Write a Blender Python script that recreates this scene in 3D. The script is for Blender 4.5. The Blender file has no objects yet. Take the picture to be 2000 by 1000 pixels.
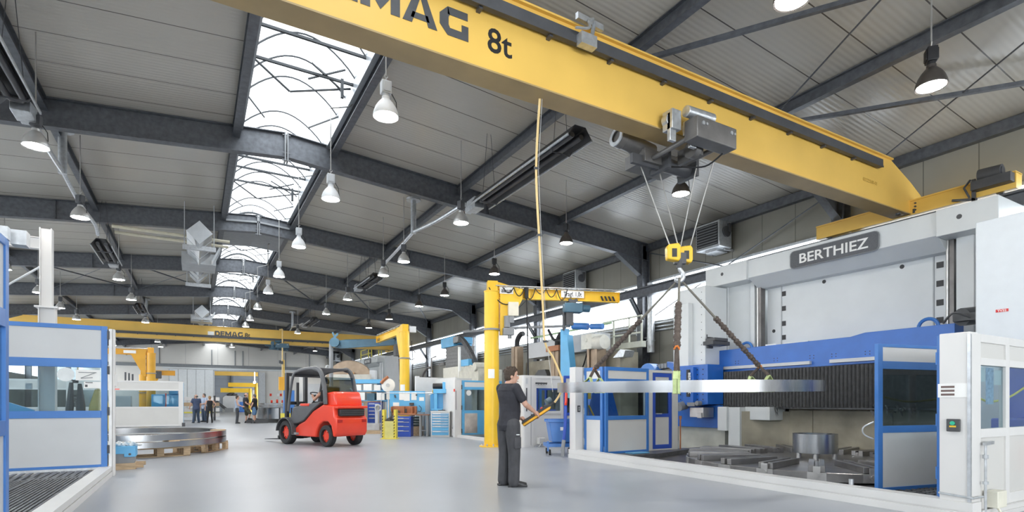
import bpy, bmesh, math, random
from mathutils import Matrix, Vector
random.seed(7)
SC = bpy.context.scene
COL = SC.collection
R = math.radians
# ---------------------------------------------------------------- camera
cam_d = bpy.data.cameras.new('camera')
cam = bpy.data.objects.new('camera', cam_d); COL.objects.link(cam)
cam_d.sensor_fit = 'HORIZONTAL'; cam_d.sensor_width = 36.0
cam_d.lens = 36.0 * 1073.0 / 2000.0
cam_d.shift_x = 0.0; cam_d.shift_y = 286.0 / 2000.0
cam_d.clip_start = 0.05; cam_d.clip_end = 400
cam.location = (0, 0, 1.27)
cam.rotation_euler = (R(90), 0, R(-29.98))
SC.camera = cam
# ---------------------------------------------------------------- world, exposure
W = bpy.data.worlds.new('world'); SC.world = W; W.use_nodes = True
bg = W.node_tree.nodes['Background']
bg.inputs[0].default_value = (0.93, 0.97, 1.0, 1); bg.inputs[1].default_value = 5.0
SC.view_settings.view_transform = 'Standard'
SC.view_settings.look = 'None'
SC.view_settings.gamma = 1.0
SC.view_settings.use_curve_mapping = False
SC.view_settings.exposure = 1.0
LAMP_STRENGTH = 95.0
try:
    SC.cycles.max_bounces = 8; SC.cycles.diffuse_bounces = 5; SC.cycles.glossy_bounces = 3
    SC.cycles.transparent_max_bounces = 12; SC.cycles.transmission_bounces = 4
    SC.cycles.caustics_reflective = False; SC.cycles.caustics_refractive = False
    SC.cycles.sample_clamp_indirect = 6.0
    SC.cycles.use_denoising = True
except Exception:
    pass
def portal(name, loc, rot, sx, sy):
    l = bpy.data.lights.new(name, 'AREA'); l.shape = 'RECTANGLE'; l.size = sx; l.size_y = sy
    l.cycles.is_portal = True
    o = bpy.data.objects.new(name, l); COL.objects.link(o); o.location = loc; o.rotation_euler = rot
portal('rooflight_portal', (1.94, 28, 8.75), (0, 0, 0), 2.4, 84)
portal('window_portal', (14.35, 28, 4.85), (0, R(90), 0), 1.7, 84)
portal('window_portal', (-10.35, 28, 4.6), (0, R(-90), 0), 3.0, 84)  # guides daylight through the added left window band
portal('added_opening_portal', (2.5, -14.1, 2.7), (R(90), 0, 0), 14, 5.4)  # guides daylight through the invented opening behind the camera
# ---------------------------------------------------------------- materials
MATS = {}
def mat(name, col, rough=0.5, metal=0.0, var=0.08, scale=6.0, bump=0.0, bscale=60.0, spec=0.5, stretch=(1, 1, 1), coat=0.0):
    if name in MATS: return MATS[name]
    m = bpy.data.materials.new(name); m.use_nodes = True
    nt = m.node_tree; b = nt.nodes['Principled BSDF']
    b.inputs['Roughness'].default_value = rough; b.inputs['Metallic'].default_value = metal
    b.inputs['Specular IOR Level'].default_value = spec
    b.inputs['Coat Weight'].default_value = coat
    tc = nt.nodes.new('ShaderNodeTexCoord')
    mp = nt.nodes.new('ShaderNodeMapping'); mp.inputs['Scale'].default_value = stretch
    nt.links.new(tc.outputs['Object'], mp.inputs['Vector'])
    n = nt.nodes.new('ShaderNodeTexNoise'); n.inputs['Scale'].default_value = scale; n.inputs['Detail'].default_value = 4
    nt.links.new(mp.outputs[0], n.inputs['Vector'])
    r = nt.nodes.new('ShaderNodeValToRGB')
    lo = tuple(max(0, c * (1 - var)) for c in col) + (1,); hi = tuple(min(1, c * (1 + var)) for c in col) + (1,)
    r.color_ramp.elements[0].color = lo; r.color_ramp.elements[1].color = hi
    r.color_ramp.elements[0].position = 0.3; r.color_ramp.elements[1].position = 0.7
    nt.links.new(n.outputs['Fac'], r.inputs[0]); nt.links.new(r.outputs[0], b.inputs['Base Color'])
    if bump:
        n2 = nt.nodes.new('ShaderNodeTexNoise'); n2.inputs['Scale'].default_value = bscale
        nt.links.new(mp.outputs[0], n2.inputs['Vector'])
        bp = nt.nodes.new('ShaderNodeBump'); bp.inputs['Strength'].default_value = bump; bp.inputs['Distance'].default_value = 0.01
        nt.links.new(n2.outputs['Fac'], bp.inputs['Height']); nt.links.new(bp.outputs[0], b.inputs['Normal'])
    MATS[name] = m; return m
def emit(name, col, s):
    m = bpy.data.materials.new(name); m.use_nodes = True; nt = m.node_tree
    b = nt.nodes['Principled BSDF']; b.inputs['Base Color'].default_value = (*col, 1)
    b.inputs['Emission Color'].default_value = (*col, 1); b.inputs['Emission Strength'].default_value = s
    MATS[name] = m; return m
def glass(name, tint, refl=0.12):
    m = bpy.data.materials.new(name); m.use_nodes = True; nt = m.node_tree; nt.nodes.clear()
    o = nt.nodes.new('ShaderNodeOutputMaterial'); mx = nt.nodes.new('ShaderNodeMixShader')
    t = nt.nodes.new('ShaderNodeBsdfTransparent'); t.inputs[0].default_value = (*tint, 1)
    g = nt.nodes.new('ShaderNodeBsdfGlossy'); g.inputs['Roughness'].default_value = 0.03
    g.inputs[0].default_value = (1, 1, 1, 1)
    lw = nt.nodes.new('ShaderNodeLayerWeight'); lw.inputs[0].default_value = 0.35
    pw = nt.nodes.new('ShaderNodeMath'); pw.operation = 'POWER'; pw.inputs[1].default_value = 4.0; nt.links.new(lw.outputs['Facing'], pw.inputs[0])
    ma = nt.nodes.new('ShaderNodeMath'); ma.operation = 'MULTIPLY_ADD'; ma.use_clamp = True; ma.inputs[1].default_value = 0.45; ma.inputs[2].default_value = refl
    nt.links.new(pw.outputs[0], ma.inputs[0]); nt.links.new(ma.outputs[0], mx.inputs[0])
    nt.links.new(t.outputs[0], mx.inputs[1]); nt.links.new(g.outputs[0], mx.inputs[2]); nt.links.new(mx.outputs[0], o.inputs[0])
    MATS[name] = m; return m
def striped(name, col, rough, period, axis, groove, gw, depth, var=0.05, metal=0.0, fine=0.0, fper=0.08, spec=0.5):
    """sheet cladding with dark panel joints every `period` metres along a world axis, and fine ribs"""
    m = mat(name, col, rough, metal, var, 0.7, spec=spec); nt = m.node_tree; b = nt.nodes['Principled BSDF']
    geo = nt.nodes.new('ShaderNodeNewGeometry'); sx = nt.nodes.new('ShaderNodeSeparateXYZ')
    nt.links.new(geo.outputs['Position'], sx.inputs[0])
    def math_(op, a, bb):
        n = nt.nodes.new('ShaderNodeMath'); n.operation = op
        for i, v in enumerate((a, bb)):
            if isinstance(v, (int, float)): n.inputs[i].default_value = v
            elif v is not None: nt.links.new(v, n.inputs[i])
        return n.outputs[0]
    v = sx.outputs['XYZ'.index(axis)]
    fr = math_('FRACT', math_('DIVIDE', math_('ADD', v, 500.0), period), None)
    d = math_('MINIMUM', fr, math_('SUBTRACT', 1.0, fr))
    g = math_('LESS_THAN', d, gw / period / 2)
    mixn = nt.nodes.new('ShaderNodeMixRGB'); nt.links.new(g, mixn.inputs[0])
    old = b.inputs['Base Color'].links[0].from_socket
    nt.links.new(old, mixn.inputs[1]); mixn.inputs[2].default_value = (*groove, 1)
    nt.links.new(mixn.outputs[0], b.inputs['Base Color'])
    h = math_('MULTIPLY', g, -depth)
    if fine:
        s = math_('SINE', math_('MULTIPLY', v, 6.2832 / fper), None)
        h = math_('ADD', h, math_('MULTIPLY', s, fine))
    bp = nt.nodes.new('ShaderNodeBump'); bp.inputs['Distance'].default_value = 1.0; bp.inputs['Strength'].default_value = 1.0
    nt.links.new(h, bp.inputs['Height']); nt.links.new(bp.outputs[0], b.inputs['Normal'])
    return m
m_floor = mat('floor_coating', (0.345, 0.362, 0.39), 0.34, 0, 0.09, 0.35, 0.02, 8, spec=0.45)
m_ceil = striped('roof_sheet', (0.49, 0.462, 0.405), 0.27, 1.0, 'Y', (0.10, 0.09, 0.08), 0.022, 0.006, 0.04, 0.0, 0.0011, 0.10, 0.65)
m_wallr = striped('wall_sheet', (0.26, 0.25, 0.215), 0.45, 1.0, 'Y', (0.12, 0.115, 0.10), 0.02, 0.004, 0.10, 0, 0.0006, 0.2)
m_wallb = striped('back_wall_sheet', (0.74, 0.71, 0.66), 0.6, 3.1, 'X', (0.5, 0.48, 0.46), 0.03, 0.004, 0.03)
m_hall2 = striped('grey_cladding', (0.30, 0.33, 0.37), 0.6, 1.1, 'Z', (0.2, 0.22, 0.25), 0.04, 0.004, 0.04)
m_steel = mat('dark_beam_steel', (0.115, 0.122, 0.136), 0.40, 0.40, 0.22, 9, 0.08, 90)
m_galv = mat('galvanised', (0.55, 0.57, 0.59), 0.36, 0.7, 0.15, 14)
m_duct = mat('duct_sheet', (0.50, 0.52, 0.54), 0.3, 0.8, 0.12, 3)
m_yel = mat('crane_yellow', (0.80, 0.51, 0.115), 0.38, 0, 0.05, 1.3, spec=0.45)
m_jyel = mat('jib_yellow', (0.85, 0.53, 0.03), 0.35, 0, 0.05, 2)
m_oyel = mat('jib_orange_yellow', (0.72, 0.36, 0.02), 0.38, 0, 0.06, 2)
m_lyel = mat('stand_yellow', (0.80, 0.70, 0.10), 0.45, 0, 0.06, 4)
m_black = mat('black_paint', (0.018, 0.018, 0.02), 0.45, 0, 0.2)
m_rubber = mat('black_rubber', (0.02, 0.02, 0.022), 0.75, 0, 0.25)
m_dk = mat('dark_grey_paint', (0.07, 0.072, 0.078), 0.45, 0, 0.12)
m_mid = mat('grey_paint', (0.24, 0.25, 0.26), 0.45, 0, 0.08)
m_lgrey = mat('machine_grey', (0.67, 0.695, 0.70), 0.42, 0, 0.04, 1.5)
m_white = mat('white_paint', (0.70, 0.69, 0.675), 0.42, 0, 0.03, 2)
m_cream = mat('cream_panel', (0.62, 0.61, 0.585), 0.45, 0, 0.03, 1.5)
m_gpan = mat('pale_grey_panel', (0.56, 0.575, 0.59), 0.45, 0, 0.03, 2)
m_blue = mat('frame_blue', (0.05, 0.19, 0.53), 0.36, 0, 0.06, 3)
m_dblue = mat('deep_blue', (0.035, 0.09, 0.45), 0.36, 0, 0.08, 3)
m_lblue = mat('light_blue', (0.13, 0.44, 0.74), 0.40, 0, 0.06, 3)
m_mblue = mat('machine_blue', (0.022, 0.135, 0.50), 0.32, 0, 0.07, 3)
m_sblue = mat('slate_blue', (0.055, 0.13, 0.19), 0.4, 0, 0.1, 3)
m_chrome = mat('polished_steel', (0.78, 0.79, 0.80), 0.14, 1.0, 0.03, 3)
m_ring = mat('turned_steel', (0.42, 0.43, 0.445), 0.26, 1.0, 0.30, 1.6, 0.04, 60, stretch=(1, 1, .02))
m_castiron = mat('machined_iron', (0.56, 0.55, 0.54), 0.36, 0.8, 0.12, 5)
m_table = mat('table_iron', (0.33, 0.32, 0.315), 0.36, 0.8, 0.15, 4)
m_oil = mat('oily_iron', (0.16, 0.15, 0.145), 0.35, 0.6, 0.25, 4)
m_stain = mat('coolant_stained_wall', (0.31, 0.28, 0.215), 0.55, 0, 0.40, 1.2)
m_bronze = mat('brown_faceplate', (0.33, 0.25, 0.18), 0.42, 0.55, 0.18, 3)
m_bellow = mat('bellows_black', (0.15, 0.15, 0.152), 0.32, 0, 0.2, 12)
m_wood = mat('pallet_wood', (0.52, 0.38, 0.24), 0.8, 0, 0.22, 5, stretch=(1, 6, 6))
m_wood2 = mat('box_wood', (0.42, 0.17, 0.08), 0.6, 0, 0.15, 6)
m_grate = mat('grating_steel', (0.17, 0.17, 0.175), 0.4, 0.5, 0.2, 8)
m_red = mat('forklift_red', (0.78, 0.055, 0.025), 0.30, 0, 0.04, 2, coat=0.3)
m_rope = mat('tan_rope', (0.62, 0.46, 0.27), 0.7, 0, 0.15, 20)
m_wire = mat('steel_wire', (0.45, 0.44, 0.42), 0.4, 0.6, 0.1)
m_sling = mat('brown_sling', (0.10, 0.078, 0.066), 0.85, 0, 0.3, 20, 0.5, 60)
m_green = mat('green_sleeve', (0.50, 0.60, 0.28), 0.7, 0, 0.2, 10)
m_orange = mat('orange_hardware', (0.75, 0.22, 0.04), 0.5, 0, 0.1)
m_paper = mat('paper', (0.85, 0.85, 0.83), 0.7, 0, 0.02)
m_amber = mat('amber_cable', (0.85, 0.62, 0.28), 0.5, 0, 0.06)
def frosted(name, tint, k):
    m = bpy.data.materials.new(name); m.use_nodes = True; nt = m.node_tree; nt.nodes.clear()
    o = nt.nodes.new('ShaderNodeOutputMaterial'); mx = nt.nodes.new('ShaderNodeMixShader'); mx.inputs[0].default_value = k
    t = nt.nodes.new('ShaderNodeBsdfTransparent'); t.inputs[0].default_value = (*tint, 1)
    g = nt.nodes.new('ShaderNodeBsdfTranslucent'); g.inputs[0].default_value = (*tint, 1)
    nt.links.new(t.outputs[0], mx.inputs[1]); nt.links.new(g.outputs[0], mx.inputs[2]); nt.links.new(mx.outputs[0], o.inputs[0])
    MATS[name] = m; return m
m_sky_glz = frosted('rooflight_sheet', (0.44, 0.45, 0.46), 0.15)
m_win = frosted('window_glass', (0.97, 0.98, 0.99), 0.12)
m_booth = glass('booth_glass', (0.72, 0.80, 0.83), 0.035)
m_dglass = glass('dark_booth_glass', (0.50, 0.58, 0.62), 0.035)
m_refd = mat('reflector_bronze', (0.13, 0.115, 0.105), 0.32, 0.6, 0.1, 6)
m_refw = mat('reflector_white', (0.80, 0.80, 0.80), 0.35, 0.0, 0.03, 6)
m_flange = mat('dusty_shaded_flange', (0.40, 0.285, 0.13), 0.36, 0, 0.12, 1.5)  # dusty yellow, with the shade under the girder put into its colour
m_trol = mat('trolley_grey', (0.15, 0.145, 0.14), 0.38, 0.3, 0.15, 6)
m_lens = emit('lamp_glow', (1.0, 0.98, 0.95), LAMP_STRENGTH)
m_tube = emit('strip_light', (1.0, 1.0, 1.0), 2.2)
m_refl = mat('reflector_shell', (0.62, 0.61, 0.59), 0.30, 0.6, 0.08, 6)
m_skin = mat('skin', (0.62, 0.36, 0.26), 0.5, 0, 0.06, 12)
m_hair = mat('brown_hair', (0.055, 0.035, 0.022), 0.6, 0, 0.35, 60, 0.6, 120)
m_tee = mat('charcoal_tee', (0.030, 0.030, 0.038), 0.8, 0, 0.15, 10, 0.9, 11)
m_work = mat('grey_work_trousers', (0.062, 0.062, 0.068), 0.8, 0, 0.18, 10, 1.0, 14, stretch=(1, 1, .6))
# ---------------------------------------------------------------- geometry helpers
WM = {}
def T(x, y, z): return Matrix.Translation((x, y, z))
def RZ(a): return Matrix.Rotation(a, 4, 'Z')
class MB:
    def __init__(s, M=None): s.bm = bmesh.new(); s.mats = []; s.mi = 0; s.M = M
    def use(s, m):
        if m not in s.mats: s.mats.append(m)
        s.mi = s.mats.index(m); return s
    def _v(s, co):
        co = Vector(co)
        return s.bm.verts.new(s.M @ co if s.M else co)
    def _f(s, vs):
        try:
            f = s.bm.faces.new(vs); f.material_index = s.mi; return f
        except ValueError: return None
    def box(s, x0, x1, y0, y1, z0, z1, M=None):
        P = [(x, y, z) for z in (z0, z1) for y in (y0, y1) for x in (x0, x1)]
        v = [s._v(M @ Vector(p) if M else p) for p in P]
        for q in ((0, 2, 3, 1), (4, 5, 7, 6), (0, 1, 5, 4), (2, 6, 7, 3), (0, 4, 6, 2), (1, 3, 7, 5)): s._f([v[i] for i in q])
        return s
    def cbox(s, c, d, M=None):
        x, y, z = c; a, b, e = d
        return s.box(x - a / 2, x + a / 2, y - b / 2, y + b / 2, z - e / 2, z + e / 2, M)
    def prism(s, pts, ext):
        ext = Vector(ext); a = [Vector(p) for p in pts]
        n = sum(((a[i] - a[0]).cross(a[i + 1] - a[0]) for i in range(1, len(a) - 1)), Vector())
        if n.dot(ext) > 0: a = a[::-1]
        v = [s._v(p) for p in a]; u = [s._v(p + ext) for p in a]; k = len(v)
        s._f(v); s._f(u[::-1])
        for i in range(k): s._f([v[i], u[i], u[(i + 1) % k], v[(i + 1) % k]])
        return s
    def bar(s, p, q, w, h, up=(0, 0, 1)):
        p, q = Vector(p), Vector(q); d = (q - p).normalized(); up = Vector(up)
        if abs(d.dot(up)) > 0.97: up = Vector((1, 0, 0))
        x = d.cross(up).normalized() * w / 2; y = x.cross(d).normalized() * h / 2
        return s.prism([p - x - y, p + x - y, p + x + y, p - x + y], q - p)
    def tube(s, pts, r, n=8, closed=False, caps=True, sq=(1, 1)):
        pts = [Vector(p) for p in pts]; k = len(pts); rings = []
        rad = r if isinstance(r, (list, tuple)) else [r] * k
        prev = None
        for i, p in enumerate(pts):
            if closed: d = pts[(i + 1) % k] - pts[i - 1]
            else: d = pts[min(i + 1, k - 1)] - pts[max(i - 1, 0)]
            d = d.normalized() if d.length > 1e-9 else Vector((0, 0, 1))
            if prev is None:
                prev = Vector((0, 0, 1)) if abs(d.z) < 0.9 else Vector((1, 0, 0))
            x = (prev - d * prev.dot(d))
            if x.length < 1e-6: x = d.orthogonal()
            x.normalize(); prev = x; y = d.cross(x)
            rings.append([s._v(p + (x * math.cos(2 * math.pi * j / n) * sq[0] + y * math.sin(2 * math.pi * j / n) * sq[1]) * rad[i]) for j in range(n)])
        m = k if closed else k - 1
        for i in range(m):
            a, b = rings[i], rings[(i + 1) % k]
            for j in range(n): s._f([a[j], a[(j + 1) % n], b[(j + 1) % n], b[j]])
        if caps and not closed: s._f(rings[0][::-1]); s._f(rings[-1])
        return s
    def cyl(s, p, q, r, n=16, r2=None): return s.tube([p, q], [r, r if r2 is None else r2], n)
    def lathe(s, prof, c=(0, 0, 0), ax=(0, 0, 1), n=24, a0=0, a1=2 * math.pi):
        c = Vector(c); ax = Vector(ax).normalized(); x = ax.orthogonal().normalized(); y = ax.cross(x)
        full = abs(a1 - a0 - 2 * math.pi) < 1e-6; m = n if full else n + 1; rows = []
        for rr, z in prof:
            if rr < 1e-6: rows.append([s._v(c + ax * z)]); continue
            rows.append([s._v(c + ax * z + (x * math.cos(a0 + (a1 - a0) * j / n) + y * math.sin(a0 + (a1 - a0) * j / n)) * rr) for j in range(m)])
        for a, b in zip(rows, rows[1:]):
            for j in range(n):
                j2 = (j + 1) % m
                if len(a) == 1 and len(b) == 1: continue
                if len(a) == 1: s._f([a[0], b[j2], b[j]])
                elif len(b) == 1: s._f([a[j], a[j2], b[0]])
                else: s._f([a[j], a[j2], b[j2], b[j]])
        return s
    def ringsolid(s, c, ro, ri, z0, z1, n=64, ax=(0, 0, 1)):
        return s.lathe([(ri, z0), (ro, z0), (ro, z1), (ri, z1), (ri, z0)], c, ax, n)
    def ball(s, c, r, sc=(1, 1, 1), n=12, M=None):
        M2 = (M or Matrix()) ; c = Vector(c)
        rows = []
        for i in range(n // 2 + 1):
            t = math.pi * i / (n // 2)
            if i in (0, n // 2): rows.append([s._v(c + M2 @ Vector((0, 0, math.cos(t) * r * sc[2])))]); continue
            rows.append([s._v(c + M2 @ Vector((math.sin(t) * math.cos(2 * math.pi * j / n) * r * sc[0], math.sin(t) * math.sin(2 * math.pi * j / n) * r * sc[1], math.cos(t) * r * sc[2]))) for j in range(n)])
        for a, b in zip(rows, rows[1:]):
            for j in range(n):
                k = (j + 1) % n
                if len(a) == 1: s._f([a[0], b[j], b[k]])
                elif len(b) == 1: s._f([a[k], a[j], b[0]])
                else: s._f([a[j], b[j], b[k], a[k]])
        return s
    def ibeam(s, p, q, w, h, t=0.015, up=(0, 0, 1)):
        """I section from p to q, whose centre line is p-q"""
        p, q = Vector(p), Vector(q); d = (q - p).normalized(); u = Vector(up)
        u = (u - d * u.dot(d)).normalized(); o = u * (h / 2 - t / 2)
        s.bar(p + o, q + o, w, t, u); s.bar(p - o, q - o, w, t, u); s.bar(p, q, t * 0.7, h - 2 * t, u); return s
    def mesh(s, me, M):
        n0 = len(s.bm.faces); s.bm.from_mesh(me); s.bm.verts.ensure_lookup_table(); s.bm.faces.ensure_lookup_table()
        fs = s.bm.faces[n0:]; vs = {v for f in fs for v in f.verts}
        for v in vs: v.co = M @ v.co
        for f in fs: f.material_index = s.mi
        return s
    def text(s, body, h, M, depth=0.004, off=0.0, align='CENTER', sx=1.0):
        cu = bpy.data.curves.new('lettering', 'FONT'); cu.body = body; cu.size = h / 0.7; cu.extrude = depth; cu.offset = off
        cu.align_x = align; cu.resolution_u = 3
        o = bpy.data.objects.new('lettering', cu); COL.objects.link(o)
        dg = bpy.context.evaluated_depsgraph_get(); me = bpy.data.meshes.new_from_object(o.evaluated_get(dg))
        s.mesh(me, (s.M or Matrix()) @ M @ Matrix.Diagonal((sx, 1, 1, 1)))
        bpy.data.objects.remove(o); bpy.data.curves.remove(cu); bpy.data.meshes.remove(me); return s
    def build(s, name, m=None, parent=None, smooth=True, bevel=0.0, bseg=2):
        if m is not None and not s.mats: s.mats = [m]
        elif m is not None and m not in s.mats: s.mats[0:0] = []
        bmesh.ops.recalc_face_normals(s.bm, faces=s.bm.faces[:])
        me = bpy.data.meshes.new(name); o = bpy.data.objects.new(name, me)
        if parent is None:
            xs = [v.co for v in s.bm.verts]
            lo = Vector([min(c[i] for c in xs) for i in range(3)]); hi = Vector([max(c[i] for c in xs) for i in range(3)])
            b = Vector(((lo.x + hi.x) / 2, (lo.y + hi.y) / 2, lo.z))
            WM[o] = Matrix.Translation(b); o.location = b
        else:
            o.parent = parent; WM[o] = WM[parent].copy()
        s.bm.transform(WM[o].inverted())
        s.bm.to_mesh(me); s.bm.free()
        for mm in s.mats: me.materials.append(mm)
        if smooth:
            me.shade_smooth(); me.set_sharp_from_angle(angle=R(38))
        if bevel:
            md = o.modifiers.new('edge', 'BEVEL'); md.width = bevel; md.segments = bseg; md.limit_method = 'ANGLE'; md.angle_limit = R(40)
        COL.objects.link(o); return o
def tag(o, label, cat, group=None, kind=None):
    if label: o['label'] = label
    if cat: o['category'] = cat
    if group: o['group'] = group
    if kind: o['kind'] = kind
    return o
def thing(name, label, cat, loc=(0, 0, 0), rz=0.0, group=None, kind=None):
    o = bpy.data.objects.new(name, None); COL.objects.link(o); o.empty_display_size = 0.1
    o.location = loc; o.rotation_euler = (0, 0, rz)
    WM[o] = T(*loc) @ RZ(rz)
    return tag(o, label, cat, group, kind)
def struct(o): o['kind'] = 'structure'; return o
def dup(root, loc=None, rz=None, label=None, group=None):
    def cp(o, par):
        c = o.copy(); COL.objects.link(c); c.parent = par
        for ch in o.children: cp(ch, c)
        return c
    c = cp(root, None)
    if loc is not None: c.location = loc
    if rz is not None: c.rotation_euler = (0, 0, rz)
    if label: c['label'] = label
    if group: c['group'] = group
    WM[c] = T(*c.location) @ RZ(c.rotation_euler.z)
    return c
def one(name, label, cat, mb, m, group=None, **k):
    return tag(mb.build(name, m, None, **k), label, cat, group)
def plane_M(o, x, z):
    """matrix that lays flat lettering (its x right, its y up) onto a face: origin o, x axis, up axis"""
    x = Vector(x).normalized(); z = Vector(z).normalized(); n = x.cross(z)
    return Matrix(((x.x, z.x, n.x, o[0]), (x.y, z.y, n.y, o[1]), (x.z, z.z, n.z, o[2]), (0, 0, 0, 1)))
def catenary(p, q, sag, n=8):
    p, q = Vector(p), Vector(q)
    return [p.lerp(q, i / n) + Vector((0, 0, -sag * 4 * (i / n) * (1 - i / n))) for i in range(n + 1)]
def bez(pts, n=6):
    """smooth path through points (Catmull-Rom)"""
    P = [Vector(p) for p in pts]; out = []
    for i in range(len(P) - 1):
        a = P[max(i - 1, 0)]; b = P[i]; c = P[i + 1]; d = P[min(i + 2, len(P) - 1)]
        for k in range(n):
            t = k / n
            out.append(0.5 * ((2 * b) + (c - a) * t + (2 * a - 5 * b + 4 * c - d) * t * t + (3 * b - a - 3 * c + d) * t ** 3))
    out.append(P[-1]); return out
ORD = ['first', 'second', 'third', 'fourth', 'fifth', 'sixth', 'seventh', 'eighth', 'ninth', 'tenth', 'eleventh', 'twelfth', 'thirteenth', 'fourteenth', 'fifteenth']
# ================================================================ THE HALL
Y0, Y1 = -14.0, 69.3
XL, XR, XC = -10.1, 14.0, 1.94
BAYS = [14.5 + 6.86 * k for k in range(-4, 8)]
def zr(x): return 7.88 - 0.085 * abs(x - XC)
struct(MB().box(-40, 45, Y0, 120, -0.3, 0).build('floor', m_floor, smooth=False))
b = MB()
for (xa, xb) in ((XC + 1.02, XR + 0.3), (XC - 1.02, XL - 0.3)):
    za, zb = zr(xa) + 0.01, zr(xb) + 0.01
    b.prism([(xa, Y0, za), (xb, Y0, zb), (xb, Y0, zb + 0.15), (xa, Y0, za + 0.15)], (0, Y1 - Y0 + 0.3, 0))
struct(b.build('ceiling', m_ceil, smooth=False))
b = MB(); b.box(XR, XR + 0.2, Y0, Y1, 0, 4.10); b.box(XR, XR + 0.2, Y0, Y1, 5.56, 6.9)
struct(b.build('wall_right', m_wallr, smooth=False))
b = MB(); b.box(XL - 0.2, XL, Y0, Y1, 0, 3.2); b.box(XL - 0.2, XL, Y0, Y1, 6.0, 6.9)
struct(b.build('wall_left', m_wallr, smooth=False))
DX0, DX1, DZ = 1.88, 6.30, 4.75
b = MB(); b.box(XL, DX0, Y1, Y1 + 0.25, 0, 7.0); b.box(DX1, XR, Y1, Y1 + 0.25, 0, 7.0); b.box(DX0, DX1, Y1, Y1 + 0.25, DZ, 7.0)
b.prism([(XL, Y1, 7.0), (XR, Y1, 7.0), (XC, Y1, 7.8)], (0, 0.25, 0))
struct(b.build('wall_back', m_wallb, smooth=False))
b = MB(); b.box(XL, -4.5, Y0 - .25, Y0, 0, 7.6); b.box(9.5, XR, Y0 - .25, Y0, 0, 7.6); b.box(-4.5, 9.5, Y0 - .25, Y0, 5.4, 7.8)
struct(b.build('wall_front_added', m_wallb, smooth=False))  # unseen wall, invented with a wide opening so daylight reaches the foreground
# window bands
w = MB().box(XR + 0.08, XR + 0.10, Y0, Y1, 4.10, 5.56).build('window_1', m_win, smooth=False); struct(w)
b = MB(); b.box(XR + 0.02, XR + 0.14, Y0, Y1, 4.06, 4.14); b.box(XR + 0.02, XR + 0.14, Y0, Y1, 5.52, 5.58)
b.build('window_frame', m_galv, w, smooth=False)
w = MB().box(XL - 0.10, XL - 0.08, Y0, Y1, 3.2, 6.0).build('window_2_added', m_win, smooth=False); struct(w)  # unseen band in the left wall, added to let daylight in
# sill pipes and eave trim on the window wall
b = MB()
for i, (dx, z) in enumerate(((0.06, 4.02), (0.06, 3.9), (0.06, 3.78))): b.cyl((XR - dx, Y0, z), (XR - dx, Y1, z), 0.035, 8)
for y in range(-12, 69, 3): b.box(XR - 0.11, XR - 0.001, y, y + 0.05, 3.7, 4.07)
tag(b.build('pipe_run', m_galv), 'grey service pipes running below the long window band', 'pipe')
struct(MB().box(XR - 0.16, XR, Y0, Y1, 6.62, 6.86).build('trim_1', m_steel, smooth=False))
struct(MB().box(XL, XL + 0.16, Y0, Y1, 6.62, 6.86).build('trim_2', m_steel, smooth=False))
struct(MB().box(XR - 0.05, XR, Y0, Y1, 5.5, 5.57).build('trim_3', m_galv, smooth=False))
# back wall: service rail, sliding door, hall beyond
b = MB(); b.box(XL, XR, Y1 - 0.2, Y1, 5.1, 5.42); b.box(XL, XR, Y1 - 0.3, Y1 - 0.2, 5.36, 5.42)
struct(b.build('trim_4', m_mid, smooth=False))
for x in (-3.3, 1.6, 3.9, 4.7, 9.2, 11.9):
    struct(MB().cyl((x, Y1 - 0.06, 5.4), (x, Y1 - 0.06, 7.1), 0.05, 8).build('trim_pipe', m_mid))
d = MB().box(-2.4, 1.75, Y1 - 0.42, Y1 - 0.3, 0.03, 4.85).build('door_1', mat('door_leaf', (0.66, 0.68, 0.69), 0.4, 0.3, 0.04), smooth=False); struct(d)
b = MB()
for i in range(6): b.box(-2.4 + 0.83 * i - 0.015, -2.4 + 0.83 * i + 0.015, Y1 - 0.435, Y1 - 0.42, 0.03, 4.85)
b.build('leaf_seams', m_mid, d, smooth=False)
MB().cyl((1.35, Y1 - 0.42, 1.9), (1.35, Y1 - 0.5, 1.9), 0.08, 10).build('door_handle', m_dk, d)
b = MB(); b.box(DX0 - 0.15, DX0, Y1 - 0.1, Y1 + 0.3, 0, DZ + 0.15); b.box(DX1, DX1 + 0.15, Y1 - 0.1, Y1 + 0.3, 0, DZ + 0.15); b.box(DX0, DX1, Y1 - 0.1, Y1 + 0.3, DZ, DZ + 0.15)
struct(b.build('door_frame', m_galv, smooth=False))
b = MB(); b.box(-3, 10.5, Y1 - 0.35, Y1 - 0.22, 4.9, 5.06); struct(b.build('door_rail', m_lgrey, smooth=False))
struct(MB().box(6.45, 7.0, Y1 - 0.3, Y1 - 0.05, 0, 4.7).build('trim_5', m_galv, smooth=False))
for i, (x, mm) in enumerate(((7.5, m_red), (8.3, m_paper), (8.6, m_red), (9.4, m_paper))):
    tag(MB().box(x, x + 0.22, Y1 - 0.02, Y1 - 0.001, 2.0, 2.3).build('wall_notice', mm), ['small red notice on the back wall beside the sliding door', 'small white notice on the back wall, between two red ones', 'second red notice on the back wall past the white one', 'white notice farther along the back wall, after the red ones'][i], 'notice')
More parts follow.
